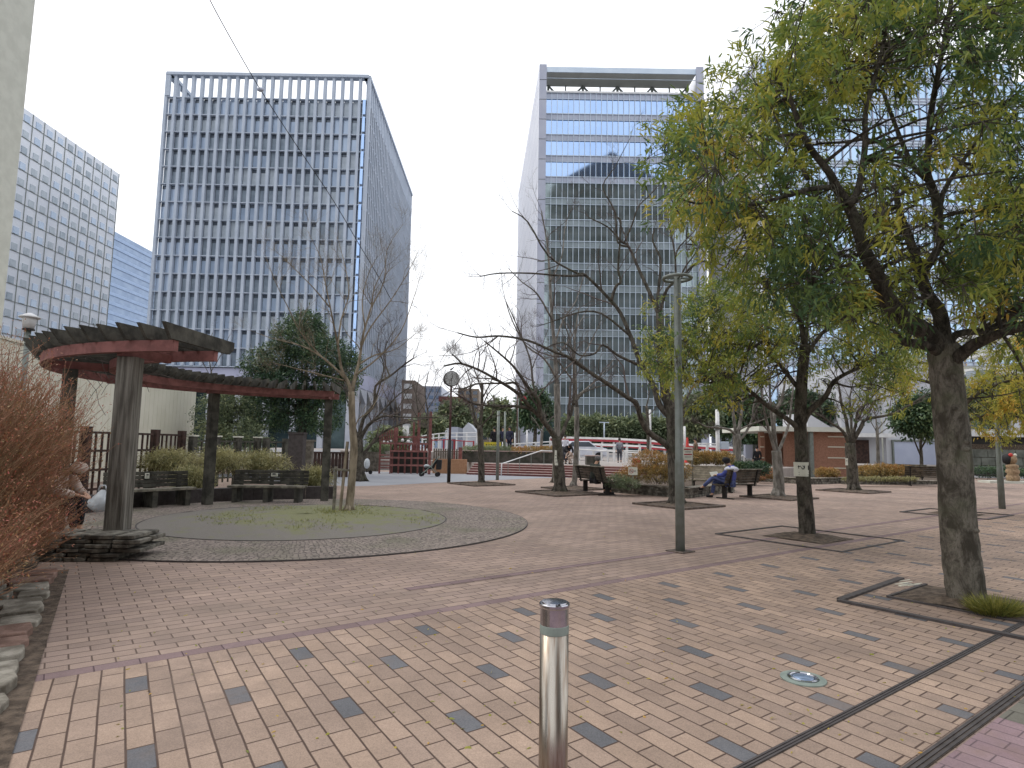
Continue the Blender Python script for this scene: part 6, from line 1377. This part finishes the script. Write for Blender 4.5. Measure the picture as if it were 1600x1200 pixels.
# stroller
def wheel(g,c,r,w=.03): g.lathe(c,[(r*.75,-w/2),(r,-w/2),(r,w/2),(r*.75,w/2)],16,'y')
Yv=31.0; t=thing('stroller',(A(672,741,Yv).x,Yv,0),'black folding stroller parked before the ochre wall','stroller')
o=A(672,741,Yv); ox=o.x
for i,(dx,dy) in enumerate(((-.42,-.2),(-.42,.2),(.38,-.25),(.38,.25))):
    g=MB(); wheel(g,(ox+dx,Yv+dy,.11),.11); part('wheel',g,'black',t)
g=MB()
for dy in(-.24,.24): g.tube([(ox-.42,Yv+dy,.12),(ox+.1,Yv+dy,.55),(ox+.42,Yv+dy,.98)],.015,6); g.tube([(ox+.38,Yv+dy,.12),(ox+.05,Yv+dy,.5),(ox-.2,Yv+dy,.55)],.015,6)
g.tube([(ox+.42,Yv-.24,.98),(ox+.42,Yv+.24,.98)],.018,6); part('frame',g,'steel_band',t)
g=MB(); g.frame((ox-.3,Yv-.2,.35),(.45,0,.02),(0,.4,0),(0,0,.1)); g.frame((ox+.08,Yv-.2,.4),(.1,0,0),(0,.4,0),(.18,0,.5)); g.frame((ox+.3,Yv-.2,.35),(.25,0,0),(0,.4,0),(.02,0,.5)); part('seat',g,'black',t,bevel=.04)
g=MB(); g.ball((ox-.18,Yv,.52),.13,8,6,(1.2,1,.6)); part('blanket',g,'bag_white',t,smooth=True)
Yw=P(575,741).y; c=A(573,735,Yw); t=thing('covered_pushchair',(c.x,Yw,0),'small white covered pushchair half behind the dark bare tree trunk','pushchair')
g=MB(); g.ball((c.x,Yw,.55),.2,12,8,(.8,1,1.35)); part('cover',g,'bag_white',t,smooth=True)
for dx in(-.2,.2): g=MB(); wheel(g,(c.x+dx,Yw,.1),.1); part('wheel',g,'black',t)
g=MB(); g.bar((c.x-.2,Yw,.12),(c.x+.2,Yw,.14),.03); g.bar((c.x,Yw,.1),(c.x,Yw,.5),.04); part('frame',g,'dark_metal',t)
# ---- things on the terrace and steps
ph=A(790,720,35.2)
def wallbox(label,x0,x1,ytop,ybot,Y,d,mt,name='planter_wall',cat='planter'):
    p,q_=A(x0,ybot,Y),A(x1,ytop,Y); g=MB(); g.frame((p.x,Y,TZ),(q_.x-p.x,0,0),(0,d,0),(0,0,q_.z-TZ)); g.k=1; g.frame((p.x-.03,Y-.04,q_.z),(q_.x-p.x+.06,0,0),(0,d+.08,0),(0,0,.05)); return solo(g,name,[mt,'tread'],label,cat)
MT['planter_dark']=mat('planter_dark','#55504a','#3a3a32',3,.9,bump=.3,bs=15)
wallbox('long dark planter wall with a pale rim behind the steps',722,868,707,722,36.0,1.3,'planter_dark')
wallbox('dark square planter block behind the seated man in green',917,937,713,722,34.5,.8,'planter_dark')
# stair handrail
t=thing('handrail',tuple(P(783,746)),'white handrail rising over the steps and along the planter','handrail')
Yr=32.6
pts=[A(783,744,31.9),A(784,724,31.9),A(789,723,32.3),A(846,704,34.2),A(866,705,34.4)]; g=MB(); g.tube(pts,.03,8); part('rail',g,'white_paint',t,smooth=True)
for (x,y,Y,zb_) in((794,721,32.5,.1),(812,715,33.1,.25),(830,709.5,33.7,.45),(850,705,34.2,.6)):
    p=A(x,y,Y); g=MB(); g.tube([(p.x,Y,zb_),(p.x,Y,p.z)],.02,6); part('baluster',g,'grey_metal',t)
pole('lamp_pole',777,750,642,P(777,750).y,5,'grey_metal','slim grey pole at the bottom of the steps left of the handrail','pole',z=0)
pole('lamp_pole',788,721,643,36.6,3.5,'grey_metal','thinner grey pole with a splayed foot on the planter edge','pole')
pole('flag_pole',807.5,712,598,48,2.2,'brown_pole','very thin dark red pole right of the three dark coats','pole')
def disc(t,x,Y,zt): g=MB(); g.lathe((x+.4,Y-.1,zt+.0),[(.22,-.02),(.22,.02)],24,'y'); part('sign_disc',g,'red_bar',t); g=MB(); g.bar((x,Y,zt),(x+.5,Y,zt),.05); part('sign_arm',g,'grey_metal',t)
pole('road_sign',809,700,623,47,1.5,'grey_metal','red round road sign high among the left limbs of the leaning tree','road sign',extra=disc)
def guard(label,segs,Y0,Y1,rails,posts,mt='white_paint',w=.09,name='guard_rail',zb=None,cat='guard rail'):
    t=thing(name,tuple(A(segs[0][0],segs[0][1],Y0)),label,cat); n_=len(segs)
    for dy in rails:
        g=MB(); g.tube([A(x,y+dy,Y0+(Y1-Y0)*i/(n_-1)) for i,(x,y) in enumerate(segs)],w/2,6); part('rail',g,mt,t)
    for k in range(posts):
        u=k/max(1,posts-1); f=u*(n_-1); i=min(int(f),n_-2); f-=i; x=segs[i][0]*(1-f)+segs[i+1][0]*f; y=segs[i][1]*(1-f)+segs[i+1][1]*f; Y=Y0+(Y1-Y0)*u; p=A(x,y,Y)
        g=MB(); g.box((p.x,Y+.02,TZ),(w*1.5,w*1.5,p.z-TZ+.05)); part('post',g,mt,t)
    return t
guard('white guard rail on the terrace in front of the dark coats',[(758,694),(800,694),(862,690)],41,43,(0,5,10),6)
guard('white guard rail sweeping right behind the man in grey',[(880,691),(940,696),(1000,698)],48,44,(0,7),7)
guard('nearer low guard rail with an orange end block behind the man in grey',[(905,702),(950,705),(1000,708)],44,41,(0,),5)
# red and white ramp barrier
t=thing('ramp_barrier',tuple(A(900,700,56)),'long red and white ramp barrier running across beyond the terrace','barrier')
pr=[(860,683,60),(905,684,58),(960,685.5,56),(1020,689,53),(1080,695,50),(1150,700,48)]
for nm,mt,o0,o1,dd in(('top_rail','white_paint',-1.5,1.6,.25),('red_band','red_bar',1.8,5.2,.2),('lower_rail','white_paint',8,10,.2),('red_panel','red_bar',10.4,13,.12)):
    g=MB()
    for (x0,y0,Ya),(x1,y1,Yb2) in zip(pr[:-1],pr[1:]):
        a,b_=A(x0,y0+o0,Ya),A(x1,y1+o0,Yb2); c,d=A(x0,y0+o1,Ya),A(x1,y1+o1,Yb2); g.add([a,b_,d,c,a+Vector((0,dd,0)),b_+Vector((0,dd,0)),d+Vector((0,dd,0)),c+Vector((0,dd,0))],[(3,2,1,0),(4,5,6,7),(0,1,5,4),(3,7,6,2),(0,4,7,3),(1,2,6,5)])
    part(nm,g,mt,t)
for k in range(16):
    u=k/15*(len(pr)-1); i=min(int(u),len(pr)-2); f=u-i; x,y,Y=[pr[i][j]*(1-f)+pr[i+1][j]*f for j in range(3)]; p=A(x,y,Y); g=MB(); g.box((p.x,Y+.3,TZ),(.18,.18,p.z-TZ)); part('post',g,'white_paint',t)
guard('red and white striped low fence behind the clock pole',[(674,688),(700,687),(720,689),(740,690)],46,48,(0,),5,'red_bar',.08,name='striped_fence',cat='fence')
guard('pale railing of the ramp left of the clock pole',[(660,681),(690,677),(745,676)],52,58,(0,6),8)
guard('white tube railing far behind the orange hedge',[(1086,693),(1105,693),(1121,694)],42,42,(0,14),3,name='tube_railing',cat='railing',w=.1)
t=thing('grey_fence',tuple(A(1165,700,40)),'grey barred fence far left of the brick lavatory','fence')
g=MB(); a,b_=A(1158,695,40),A(1190,695,40)
for k in range(16): g.bar((a.x+(b_.x-a.x)*k/15,40,.6),(a.x+(b_.x-a.x)*k/15,40,a.z),.04)
g.bar(a,b_,.06); part('bars',g,'grey_metal',t)
g=MB(); p,q_=A(1165,716,39.5),A(1176,695,39.5); g.frame((p.x,39.5,p.z),(q_.x-p.x,0,0),(0,.3,0),(0,0,q_.z-p.z)); part('panel',g,'spandrel',t)
# hoop
Yh_=30; g=MB(); pts=[A(1157,723,Yh_),A(1157,714,Yh_),A(1160,711.5,Yh_),A(1163,714,Yh_),A(1163,723,Yh_)]; g.tube(pts,.04,6); solo(g,'cycle_hoop','white_paint','small white hoop at the foot of the grey fence','hoop')
# banner
t=thing('yellow_banner',tuple(A(770,703,39)),'yellow banner with rows of black marks below the dark coats','banner')
g=MB(); p,q_=A(756,703,39),A(783,691,39); g.frame((p.x,39,p.z),(q_.x-p.x,0,0),(0,.03,0),(0,0,q_.z-p.z)); part('cloth',g,'yellow',t)
g=MB()
for r_ in range(2):
    for k in range(6): c=A(760+k*3.9,694.5+4.2*r_,38.99); s_=.045; g.bar((c.x-s_,38.985,c.z),(c.x+s_,38.985,c.z),.02,.006,(0,1,0)); g.bar((c.x,38.985,c.z-s_),(c.x+.01,38.985,c.z+s_),.02,.006,(0,1,0))
part('mark',g,'ink',t,kind=None)
g=MB(); g.bar(A(783,703,39.03),A(783,689,39.03),.05); g.bar(A(756,703,39.03),A(756,689,39.03),.05); part('post',g,'grey_metal',t)
pole('white_pole',1122,722,640,34,7,'white_paint','white utility pole with a grey box beside the grey bare tree','utility pole',z=0,extra=lambda t,x,Y,zt:[part('box',(lambda g:(g.frame((x+.16,Y-.15,A(1130,702,Y).z),(.42,0,0),(0,.3,0),(0,0,A(1130,690,Y).z-A(1130,702,Y).z)),g)[1])(MB()),'spandrel_pale',t,bevel=.02),part('bracket',(lambda g:(g.box((x-.05,Y-.1,A(1130,672,Y).z),(.3,.2,.25)),g)[1])(MB()),'grey_metal',t)])
pole('white_post',1070,700,666,46,4,'white_paint','white post with a red base seen right of the lamp post','post')
pole('white_post',1088,696,668,52,2.6,'white_paint','thin white post carrying a small blue and white pennant sign','post',extra=lambda t,x,Y,zt:part('pennant',(lambda g:(g.prism([(x+.45,Y),(x+1.1,Y),(x+.8,Y+.05)],A(1090,684,Y).z,A(1090,676,Y).z),g.bar((x,Y,A(1090,681,Y).z),(x+.5,Y,A(1090,681,Y).z),.08),g)[2])(MB()),'cloth_white',t))
pole('white_post',1016,706,640,39,4,'white_paint','white post behind the small dark tree by the ramp','post')
def armtop(t,x,Y,zt): g=MB(); g.bar((x-.5,Y,zt),(x+.5,Y,zt),.1); part('arm',g,'spandrel_pale',t)
pole('street_lamp',944,690,660,62,2.4,'spandrel_pale','pale street lamp in front of the long dark hedge','street lamp',extra=armtop)
pole('white_post',804,712,676,45,2,'white_paint','white post left of the small terrace tree','post')
pole('white_post',823,714,672,42,3,'white_paint','broader white post just left of the small terrace tree','post')
pole('white_lantern',633,700,665,44,3,'white_paint','white lantern post rising behind the playground deck','lantern',extra=lambda t,x,Y,zt:part('lantern_head',(lambda g:(g.lathe((x,Y,0),[(.1,zt-.9),(.25,zt-.5),(.2,zt)],12),g)[1])(MB()),'white_paint',t))
# cone
g=MB(); c=A(1074,700,44); g.lathe((c.x,44,0),[(.34,TZ),(.34,TZ+.05),(.22,TZ+.06),(.06,A(1074,688,44).z+.2)],16); solo(g,'traffic_cone','cone_red','red traffic cone right of the lamp post beyond the board','traffic cone',smooth=False)
g=MB(); c=A(993,707,40); g.box((c.x,40,TZ),(.35,.3,.32)); g.box((c.x+.27,40.05,TZ),(.2,.25,.24)); solo(g,'orange_block','cone_red','small orange block at the end of the low guard rail','block',bevel=.02)
# green sheet and white car behind trunk
def car(label,c,rz,mt):
    t=thing('parked_car',(0,0,0),label,'car')
    prof=[(-2.1,.35),(-2.12,.75),(-1.9,.95),(-1.35,1.02),(-.85,1.42),(.55,1.46),(1.15,1.02),(1.95,.9),(2.1,.7),(2.1,.35)]
    g=MB(); n_=len(prof); g.add([(x,-.85,z) for x,z in prof]+[(x,.85,z) for x,z in prof],[tuple(range(n_)),tuple(range(n_,2*n_))[::-1]]+[(i,i+n_,(i+1)%n_+n_,(i+1)%n_) for i in range(n_)]); part('body',g,mt,t,bevel=.06)
    for s_ in(-1,1):
        g=MB(); g.add([(-1.2,s_*.86,1.03),(-.8,s_*.86,1.36),(.5,s_*.86,1.39),(1.0,s_*.86,1.03),(-1.2,s_*.84,1.03),(-.8,s_*.84,1.36),(.5,s_*.84,1.39),(1.0,s_*.84,1.03)],[(0,1,2,3),(7,6,5,4),(0,4,5,1),(1,5,6,2),(2,6,7,3),(3,7,4,0)]); part('side_window',g,'glass_dark',t)
        for x in(-1.3,1.3): g=MB(); g.lathe((x,s_*.78,.32),[(.18,-.1),(.32,-.1),(.32,.1),(.18,.1)],18,'y'); part('wheel',g,'black',t)
        g=MB(); g.ball((2.05,s_*.6,.72),.09,8,6); part('headlight',g,'white_paint',t)
    return place(t,c,rz)
c=A(905,700,47); car('white car parked behind the slim mottled trunk',(c.x,47,TZ),R(10),'car_white')
c=A(640,690,70); car('white car passing far behind the playground',(c.x,66,TZ),R(0),'car_white')
c=A(1180,716,52)
# bicycles rack? parked bicycles left of the tree
t=None
# ---- totem figure, right
Yt_=P(1583,755).y; c=A(1583,752,Yt_); t=thing('carved_post',(c.x,Yt_,0),'carved pale wooden post figure with a red and white top at the right edge','carved post')
k=Yt_/F; z=lambda y:A(1583,y,Yt_).z
g=MB(); g.lathe((c.x,Yt_,0),[(8*k,z(752)),(9*k,z(748)),(9*k,z(744)),(7*k,z(742)),(9*k,z(739)),(9.2*k,z(735)),(7*k,z(732)),(8.5*k,z(730)),(8*k,z(727)),(5*k,z(725))],14); part('body',g,'totem',t,smooth=True)
g=MB(); g.ball((c.x,Yt_,z(718)),7*k,12,8,(1,1,1.15)); part('head',g,'totem',t,smooth=True)
g=MB(); g.ball((c.x-.15,Yt_+.1,z(717.5)),7.6*k,12,8,(1,1,1.1)); part('hair',g,'black',t,smooth=True)
g=MB(); g.ball((c.x-3.5*k,Yt_-.1,z(711)),3*k,8,6); part('red_top',g,'cone_red',t,smooth=True)
g=MB(); g.ball((c.x+3.5*k,Yt_-.1,z(711)),2.4*k,8,6); part('white_top',g,'paper',t,smooth=True)
g=MB(); p=A(1545,757,Yt_-.3); g.frame((p.x,Yt_-.4,0),(5,0,0),(0,.9,0),(0,0,.12)); solo(g,'kerb_slab','concrete','pale kerb slab under the carved post figure','kerb')
guard('dark low tube railing before the stone wall left of the carved post',[(1478,742),(1530,742),(1572,742)],33,33,(0,5),4,'dark_metal',.05,name='low_railing',cat='railing')
# ---- overhead cable
def cable(px,Y0,Y1,r,label,node=None):
    n_=len(px); pts=[A(x,y,Y0+(Y1-Y0)*i/(n_-1)) for i,(x,y) in enumerate(px)]; t=thing('overhead_cable',tuple(pts[0]),label,'cable')
    g=MB(); g.tube(catmull(pts,5),r,6); part('cable_line',g,'black',t)
    if node is not None: g=MB(); c=pts[node]; g.ball(c,r*5,8,6,(1.6,1,1)); part('joint_box',g,'spandrel',t)
    return t
cable([(300,-60),(328,0),(365,68),(407,140),(460,222),(520,312),(560,380),(590,430),(612,470)],14,24,.014,'thin black overhead cable slanting down across the finned block',3)
# ================================================================ PEOPLE
def skin_mesh(name,verts,edges,rad,mt,parent,sub=1,root=0):
    me=bpy.data.meshes.new(name); me.from_pydata([tuple(v) for v in verts],edges,[]); o=bpy.data.objects.new(name,me); col.objects.link(o)
    md=o.modifiers.new('skin','SKIN'); md.use_smooth_shade=True; md.branch_smoothing=.3
    for i,r in enumerate(rad): me.skin_vertices[0].data[i].radius=(r,r) if not isinstance(r,tuple) else r
    for i in range(len(rad)): me.skin_vertices[0].data[i].use_root=(i==root)
    if sub: o.modifiers.new('sub','SUBSURF').levels=sub
    dg=bpy.context.evaluated_depsgraph_get(); m2=bpy.data.meshes.new_from_object(o.evaluated_get(dg)); bpy.data.objects.remove(o)
    m2.materials.clear(); m2.materials.append(MT[mt]); m2.name=name
    m2.polygons.foreach_set('use_smooth',[True]*len(m2.polygons))
    o=bpy.data.objects.new(name,m2); col.objects.link(o); o.parent=parent; return o
V=Vector
POSE={
 'stand':dict(pel=V((0,0,.93)),che=V((0,.01,1.28)),nec=V((0,.0,1.47)),hd=V((0,.02,1.62)),LS=V((-.18,0,1.41)),RS=V((.18,0,1.41)),LE=V((-.24,-.02,1.13)),RE=V((.24,-.02,1.13)),LW=V((-.25,.06,.88)),RW=V((.25,.06,.88)),LH=V((-.09,0,.9)),RH=V((.09,0,.9)),LK=V((-.1,.02,.5)),RK=V((.1,.02,.5)),LA=V((-.1,-.02,.09)),RA=V((.1,-.02,.09))),
 'walk':dict(pel=V((0,0,.91)),che=V((0,.02,1.26)),nec=V((0,.03,1.45)),hd=V((0,.05,1.60)),LS=V((-.18,.03,1.39)),RS=V((.18,-.02,1.39)),LE=V((-.23,-.1,1.14)),RE=V((.24,.05,1.13)),LW=V((-.24,-.12,.9)),RW=V((.24,.18,.93)),LH=V((-.09,0,.88)),RH=V((.09,0,.88)),LK=V((-.09,.16,.5)),RK=V((.09,-.03,.48)),LA=V((-.09,.22,.09)),RA=V((.09,-.28,.13))),
 'sit':dict(pel=V((0,-.12,.50)),che=V((0,-.14,.86)),nec=V((0,-.08,1.04)),hd=V((0,-.02,1.17)),LS=V((-.19,-.12,.98)),RS=V((.19,-.12,.98)),LE=V((-.26,-.04,.72)),RE=V((.26,-.04,.72)),LW=V((-.14,.18,.64)),RW=V((.14,.18,.64)),LH=V((-.1,-.1,.50)),RH=V((.1,-.1,.50)),LK=V((-.13,.36,.50)),RK=V((.13,.36,.50)),LA=V((-.12,.36,.09)),RA=V((.12,.42,.09))),
}
POSE['sit_bent']=dict(POSE['sit'],che=V((0,.04,.80)),nec=V((0,.18,.93)),hd=V((0,.30,.97)),LS=V((-.18,.10,.92)),RS=V((.18,.10,.92)),LE=V((-.25,.22,.66)),RE=V((.25,.22,.66)),LW=V((-.1,.42,.60)),RW=V((.1,.42,.60)))
POSE['sit_slump']=dict(POSE['sit'],pel=V((0,-.06,.49)),che=V((-.03,-.16,.80)),nec=V((-.04,-.12,.98)),hd=V((-.05,-.03,1.10)),LS=V((-.2,-.13,.93)),RS=V((.14,-.16,.94)),LE=V((-.24,.06,.70)),RE=V((.2,.02,.68)),LW=V((-.08,.28,.70)),RW=V((.08,.26,.68)),LK=V((.02,.40,.62)),RK=V((.12,.38,.50)),LA=V((.10,.74,.30)),RA=V((.12,.46,.09)))
POSE['crouch']=dict(POSE['stand'],pel=V((0,-.1,.62)),che=V((0,.12,.9)),nec=V((0,.28,1.02)),hd=V((0,.4,1.06)),LS=V((-.18,.2,1.0)),RS=V((.18,.2,1.0)),LE=V((-.22,.35,.76)),RE=V((.22,.35,.76)),LW=V((-.1,.5,.6)),RW=V((.1,.5,.6)),LK=V((-.13,.25,.5)),RK=V((.13,.25,.5)),LH=V((-.1,-.08,.6)),RH=V((.1,-.08,.6)),LA=V((-.12,.02,.09)),RA=V((.12,.02,.09)))
def person(label,loc,rz,pose,top,bot,hair='hair',shoe='black',scale=1.0,coat=0.0,hat=None,group=None,bulk=1.0):
    J=POSE[pose]; t=thing('person',(0,0,0),label,'person',group)
    vs=[];rd=[];ed=[]
    def add(p,r,par=None): vs.append(p); rd.append(r); 
    idx={}
    def a(k,p,r,par=None):
        vs.append(V(p)); rd.append(r); idx[k]=len(vs)-1
        if par is not None: ed.append((idx[par],idx[k]))
    a('pel',J['pel'],.12); a('bel',J['pel'].lerp(J['che'],.5),.105,'pel'); a('che',J['che'],.125,'bel'); a('nb',J['che'].lerp(J['nec'],.75),.075,'che'); a('nec',J['nec'],.05,'nb')
    hv=(J['hd']-J['nec']).normalized(); a('jaw',J['nec'].lerp(J['hd'],.55)+V((0,.012,0)),.066,'nec'); a('hd',J['hd']+hv*.02,.088,'jaw'); a('crown',J['hd']+hv*.10,.058,'hd')
    f=V((0,1,-.15)).normalized(); a('nose',J['hd']+f*.095-hv*.015,.014,'hd')
    for s,sx in(('L',-1),('R',1)):
        a(s+'S',J[s+'S'],.055,'nb' if False else 'che'); a(s+'E',J[s+'E'],.038,s+'S'); a(s+'W',J[s+'W'],.026,s+'E')
        d=(J[s+'W']-J[s+'E']).normalized(); a(s+'P',J[s+'W']+d*.055,(.034,.018),s+'W')
        side=V((1,0,0))*(-sx); fd=(d+V((0,0,-.25))).normalized()
        for i in range(4):
            b_=J[s+'W']+d*.09+side*(.028-.018*i); a('%sf%d'%(s,i),b_,.0105,s+'P'); a('%sg%d'%(s,i),b_+fd*(.045,.052,.05,.038)[i],.009,'%sf%d'%(s,i)); a('%sh%d'%(s,i),b_+fd*(.045,.052,.05,.038)[i]+(fd+V((0,0,-.6))).normalized()*.025,.0075,'%sg%d'%(s,i))
        a(s+'t',J[s+'W']+d*.035+side*.035,.0115,s+'W'); a(s+'t2',J[s+'W']+d*.075+side*.055,.0095,s+'t')
        a(s+'H',J[s+'H'],.088,'pel'); a(s+'K',J[s+'K'],.056,s+'H'); a(s+'A',J[s+'A'],.038,s+'K'); a(s+'F',J[s+'A']+V((0,.07,-.04)),.036,s+'A'); a(s+'T',J[s+'A']+V((0,.17,-.055)),.028,s+'F')
    body=skin_mesh('body',vs,ed,rd,'skin',t)
    # jacket
    vs=[];rd=[];ed=[];idx={}
    b_=bulk; low=J['pel']+(J['pel']-J['che']).normalized()*coat
    if pose.startswith('sit'): low=J['pel']+V((0,-.02,0))
    a('pel',low,(.165*b_,.15*b_)); a('bel',J['pel'].lerp(J['che'],.5),(.15*b_,.135*b_),'pel'); a('che',J['che'],(.175*b_,.145*b_),'bel'); a('nb',J['che'].lerp(J['nec'],.72),(.11*b_,.095*b_),'che'); a('col',J['nec']+V((0,-.005,-.01)),.062,'nb')
    for s in'LR': a(s+'S',J[s+'S'],.082*b_,'che'); a(s+'E',J[s+'E'],.058*b_,s+'S'); a(s+'W',J[s+'W'].lerp(J[s+'E'],.08),.042*b_,s+'E')
    skin_mesh('jacket',vs,ed,rd,top,t)
    vs=[];rd=[];ed=[];idx={}
    a('pel',J['pel'],.145)
    for s in'LR': a(s+'H',J[s+'H'],.108,'pel'); a(s+'m',J[s+'H'].lerp(J[s+'K'],.5),.092,s+'H'); a(s+'K',J[s+'K'],.072,s+'m'); a(s+'A',J[s+'A'].lerp(J[s+'K'],.08),.054,s+'K')
    skin_mesh('trousers',vs,ed,rd,bot,t)
    for s in'LR': skin_mesh('shoe',[J[s+'A']+V((0,-.04,-.035)),J[s+'A']+V((0,.06,-.045)),J[s+'A']+V((0,.18,-.058))],[(0,1),(1,2)],[.046,.05,.038],shoe,t)
    g=MB(); c=J['hd']+hv*.045+V((0,-.018,0)); g.ball(c,.103,12,8,(.95,1.0,1.0)); hr=g.build('hair',hair,t,smooth=True)
    if hat: g=MB(); g.ball(c+hv*.03,.115,12,8,(1,1.05,.8)); g.build('cap',hat,t,smooth=True)
    g=MB()
    for sx in(-1,1): g.ball(J['hd']+f*.083+V((sx*.032,0,.012)),.009,6,4)
    g.build('eyes','ink',t)
    place(t,loc,rz); t.scale=(scale,)*3; return t
def hd(dx,dy): return math.atan2(dy,dx)-PI/2
# man in blue on the bench
bx_=(7.55,20.45); rzb=R(33)
p=V((-.55,.02,0)); p.rotate(Matrix.Rotation(rzb,3,'Z')); person('man in blue work clothes and dark cap slumped at the end of a bench',(bx_[0]+p.x,bx_[1]+p.y,0),rzb+R(28),'sit_slump','cloth_blue','cloth_denim',hair='hair',hat='cloth_black',bulk=1.3,scale=1.08)
t=bpy.context.scene.objects; 
q_=V((-.55,.32,.75)); q_.rotate(Matrix.Rotation(rzb,3,'Z')); g=MB(); g.frame((bx_[0]+q_.x-.28,bx_[1]+q_.y-.1,.70),(.26,.02,.03),(.0,.02,.0),(-.04,.08,.14)); solo(g,'paper_sheet','paper','white paper held by the man in blue','paper')
q_=V((-.50,-.32,0)); q_.rotate(Matrix.Rotation(rzb,3,'Z')); g=MB(); o_=V((bx_[0]+q_.x-.15,bx_[1]+q_.y+.02,.93)); g.ball(o_+V((.0,0,.03)),.19,12,8,(1.25,.55,.55)); solo(g,'white_vest','cloth_white','white vest slung over the back of the man in blue','vest',smooth=True)
q_=V((-.42,-.02,0)); q_.rotate(Matrix.Rotation(rzb,3,'Z')); g=MB(); g.box((bx_[0]+q_.x+.12,bx_[1]+q_.y,.47),(.2,.16,.13),rzb); solo(g,'white_bag','bag_white','small white bag on the bench beside the man in blue','bag',bevel=.03)
# man in green coat on the left bench
rzb=R(-63); bx_=((2.34+3.28)/2+.12,21.25); p=V((.12,.02,0)); p.rotate(Matrix.Rotation(rzb,3,'Z')); person('man in a dark green coat seen from behind on the bench by the leaning tree',(bx_[0]+p.x,bx_[1]+p.y,0),rzb,'sit','cloth_green','cloth_black',hair='hair_grey',bulk=1.25)
# person at the pergola
person('person in a dusty pink coat sitting bent forward beside the reddish bush',(-7.6,10.25,0),hd(1,.1),'sit_bent','cloth_pink','cloth_black',bulk=1.4,scale=1.12,hat='cloth_pink')
c=A(160,782,9.95); t=thing('plastic_bag',tuple(c-Vector((0,0,.2))),'crumpled white plastic bag on the lap of the person by the bush','bag')
n_=14; g=MB(); vs=[]; rg=9
for j in range(rg+1):
    for k in range(n_):
        a_=2*PI*k/n_; rr_=.21*math.sin(PI*(.16+.80*j/rg))**.8*(1.15-.5*j/rg)*(1+.16*math.sin(3*a_+j)+.1*math.sin(7*a_+1.7*j)+random.uniform(-.07,.07)); vs.append(c+Vector((rr_*math.cos(a_),rr_*math.sin(a_)*.7,-.17+.34*j/rg)))
g.add(vs,[(j*n_+k,j*n_+(k+1)%n_,(j+1)*n_+(k+1)%n_,(j+1)*n_+k) for j in range(rg) for k in range(n_)]+[tuple(range(n_))[::-1],tuple(rg*n_+k for k in range(n_))]); part('bag_body',g,'bag_white',t,smooth=True)
g=MB(); g.tube([c+Vector((-.08,0,.15)),c+Vector((-.05,0,.24)),c+Vector((.03,0,.24)),c+Vector((.06,0,.15))],.012,5); part('handle',g,'bag_white',t,smooth=True)
# man in grey
Yg=40.0; c=A(968,722,Yg); person('man in a grey jacket walking away across the terrace',(c.x,Yg,TZ),R(-8),'walk','cloth_grey','cloth_dgrey',scale=.93,coat=.12)
for (x,yb,Y,top,bot,lab,sc_,rz) in((772,704,41.5,'cloth_black','cloth_black','person in black standing behind the yellow banner, leftmost of the three',1.0,R(20)),(785,704,41.2,'cloth_navy','cloth_black','person in a dark coat beside the thin pole, middle one of the three',1.0,R(190)),(796,703,41.8,'cloth_navy','cloth_navy','person in a navy coat, rightmost of the three behind the planter',1.03,R(150))):
    c=A(x,yb,Y); person(lab,(c.x,Y,1.12),rz,'stand',top,bot,scale=sc_,coat=.2,hair='hair')
c=A(886,722,36.0); person('dark haired person in black crouching behind the leaning tree',(c.x,36.0,TZ),R(200),'crouch','cloth_black','cloth_dgrey',bulk=1.1)
c=A(893,722,35.4); person('child in a pale pink top squatting at the head of the steps',(c.x,35.4,TZ),R(120),'crouch','cloth_pink','cloth_pink',scale=.7)
c=A(883,712,40); person('person in white leaning forward beside the white car',(c.x,40,TZ),R(160),'stand','cloth_white','cloth_dgrey')
c=A(1087,705,36); person('person in a brown coat half hidden behind the orange hedge',(c.x,36,TZ-.1),R(90),'stand','cloth_brown','cloth_black')
c=A(1183,716,38.5); person('person in black at the grey fence left of the brick pier',(c.x,38.5,TZ-.5),R(0),'stand','cloth_black','cloth_black')
# parked motorbike shapes near the guard rail
t=None
def bicycle(label,c,rz,group):
    t=thing('bicycle',(0,0,0),label,'bicycle',group)
    for x in(-.5,.5): g=MB(); pts=[(x+.31*math.cos(2*PI*k/20),0,.33+.31*math.sin(2*PI*k/20)) for k in range(21)]; g.tube(pts,.02,5); part('wheel',g,'black',t)
    g=MB()
    for a_,b_ in(((-.5,0,.33),(-.15,0,.33)),((-.15,0,.33),(-.25,0,.8)),((-.15,0,.33),(.35,0,.75)),((-.22,0,.72),(.35,0,.78)),((.35,0,.8),(.5,0,.33)),((-.5,0,.33),(-.22,0,.7)),((.35,0,.75),(.32,0,1.0))): g.tube([a_,b_],.018,6)
    part('frame',g,'dark_metal',t); g=MB(); g.frame((-.36,-.07,.82),(.24,0,0),(0,.14,0),(0,0,.06)); part('saddle',g,'black',t,bevel=.02); g=MB(); g.tube([(.3,-.26,1.0),(.33,0,1.02),(.3,.26,1.0)],.016,6); part('handlebar',g,'dark_metal',t)
    return place(t,c,rz)
for i,(x,lab) in enumerate(((828,'bicycle parked by the white post on the terrace'),(836,'bicycle parked nearest the small terrace tree'))):
    c=A(x,708,41.0+i); bicycle(lab,(c.x,41+i,TZ),R(70),'bicycles parked on the terrace')
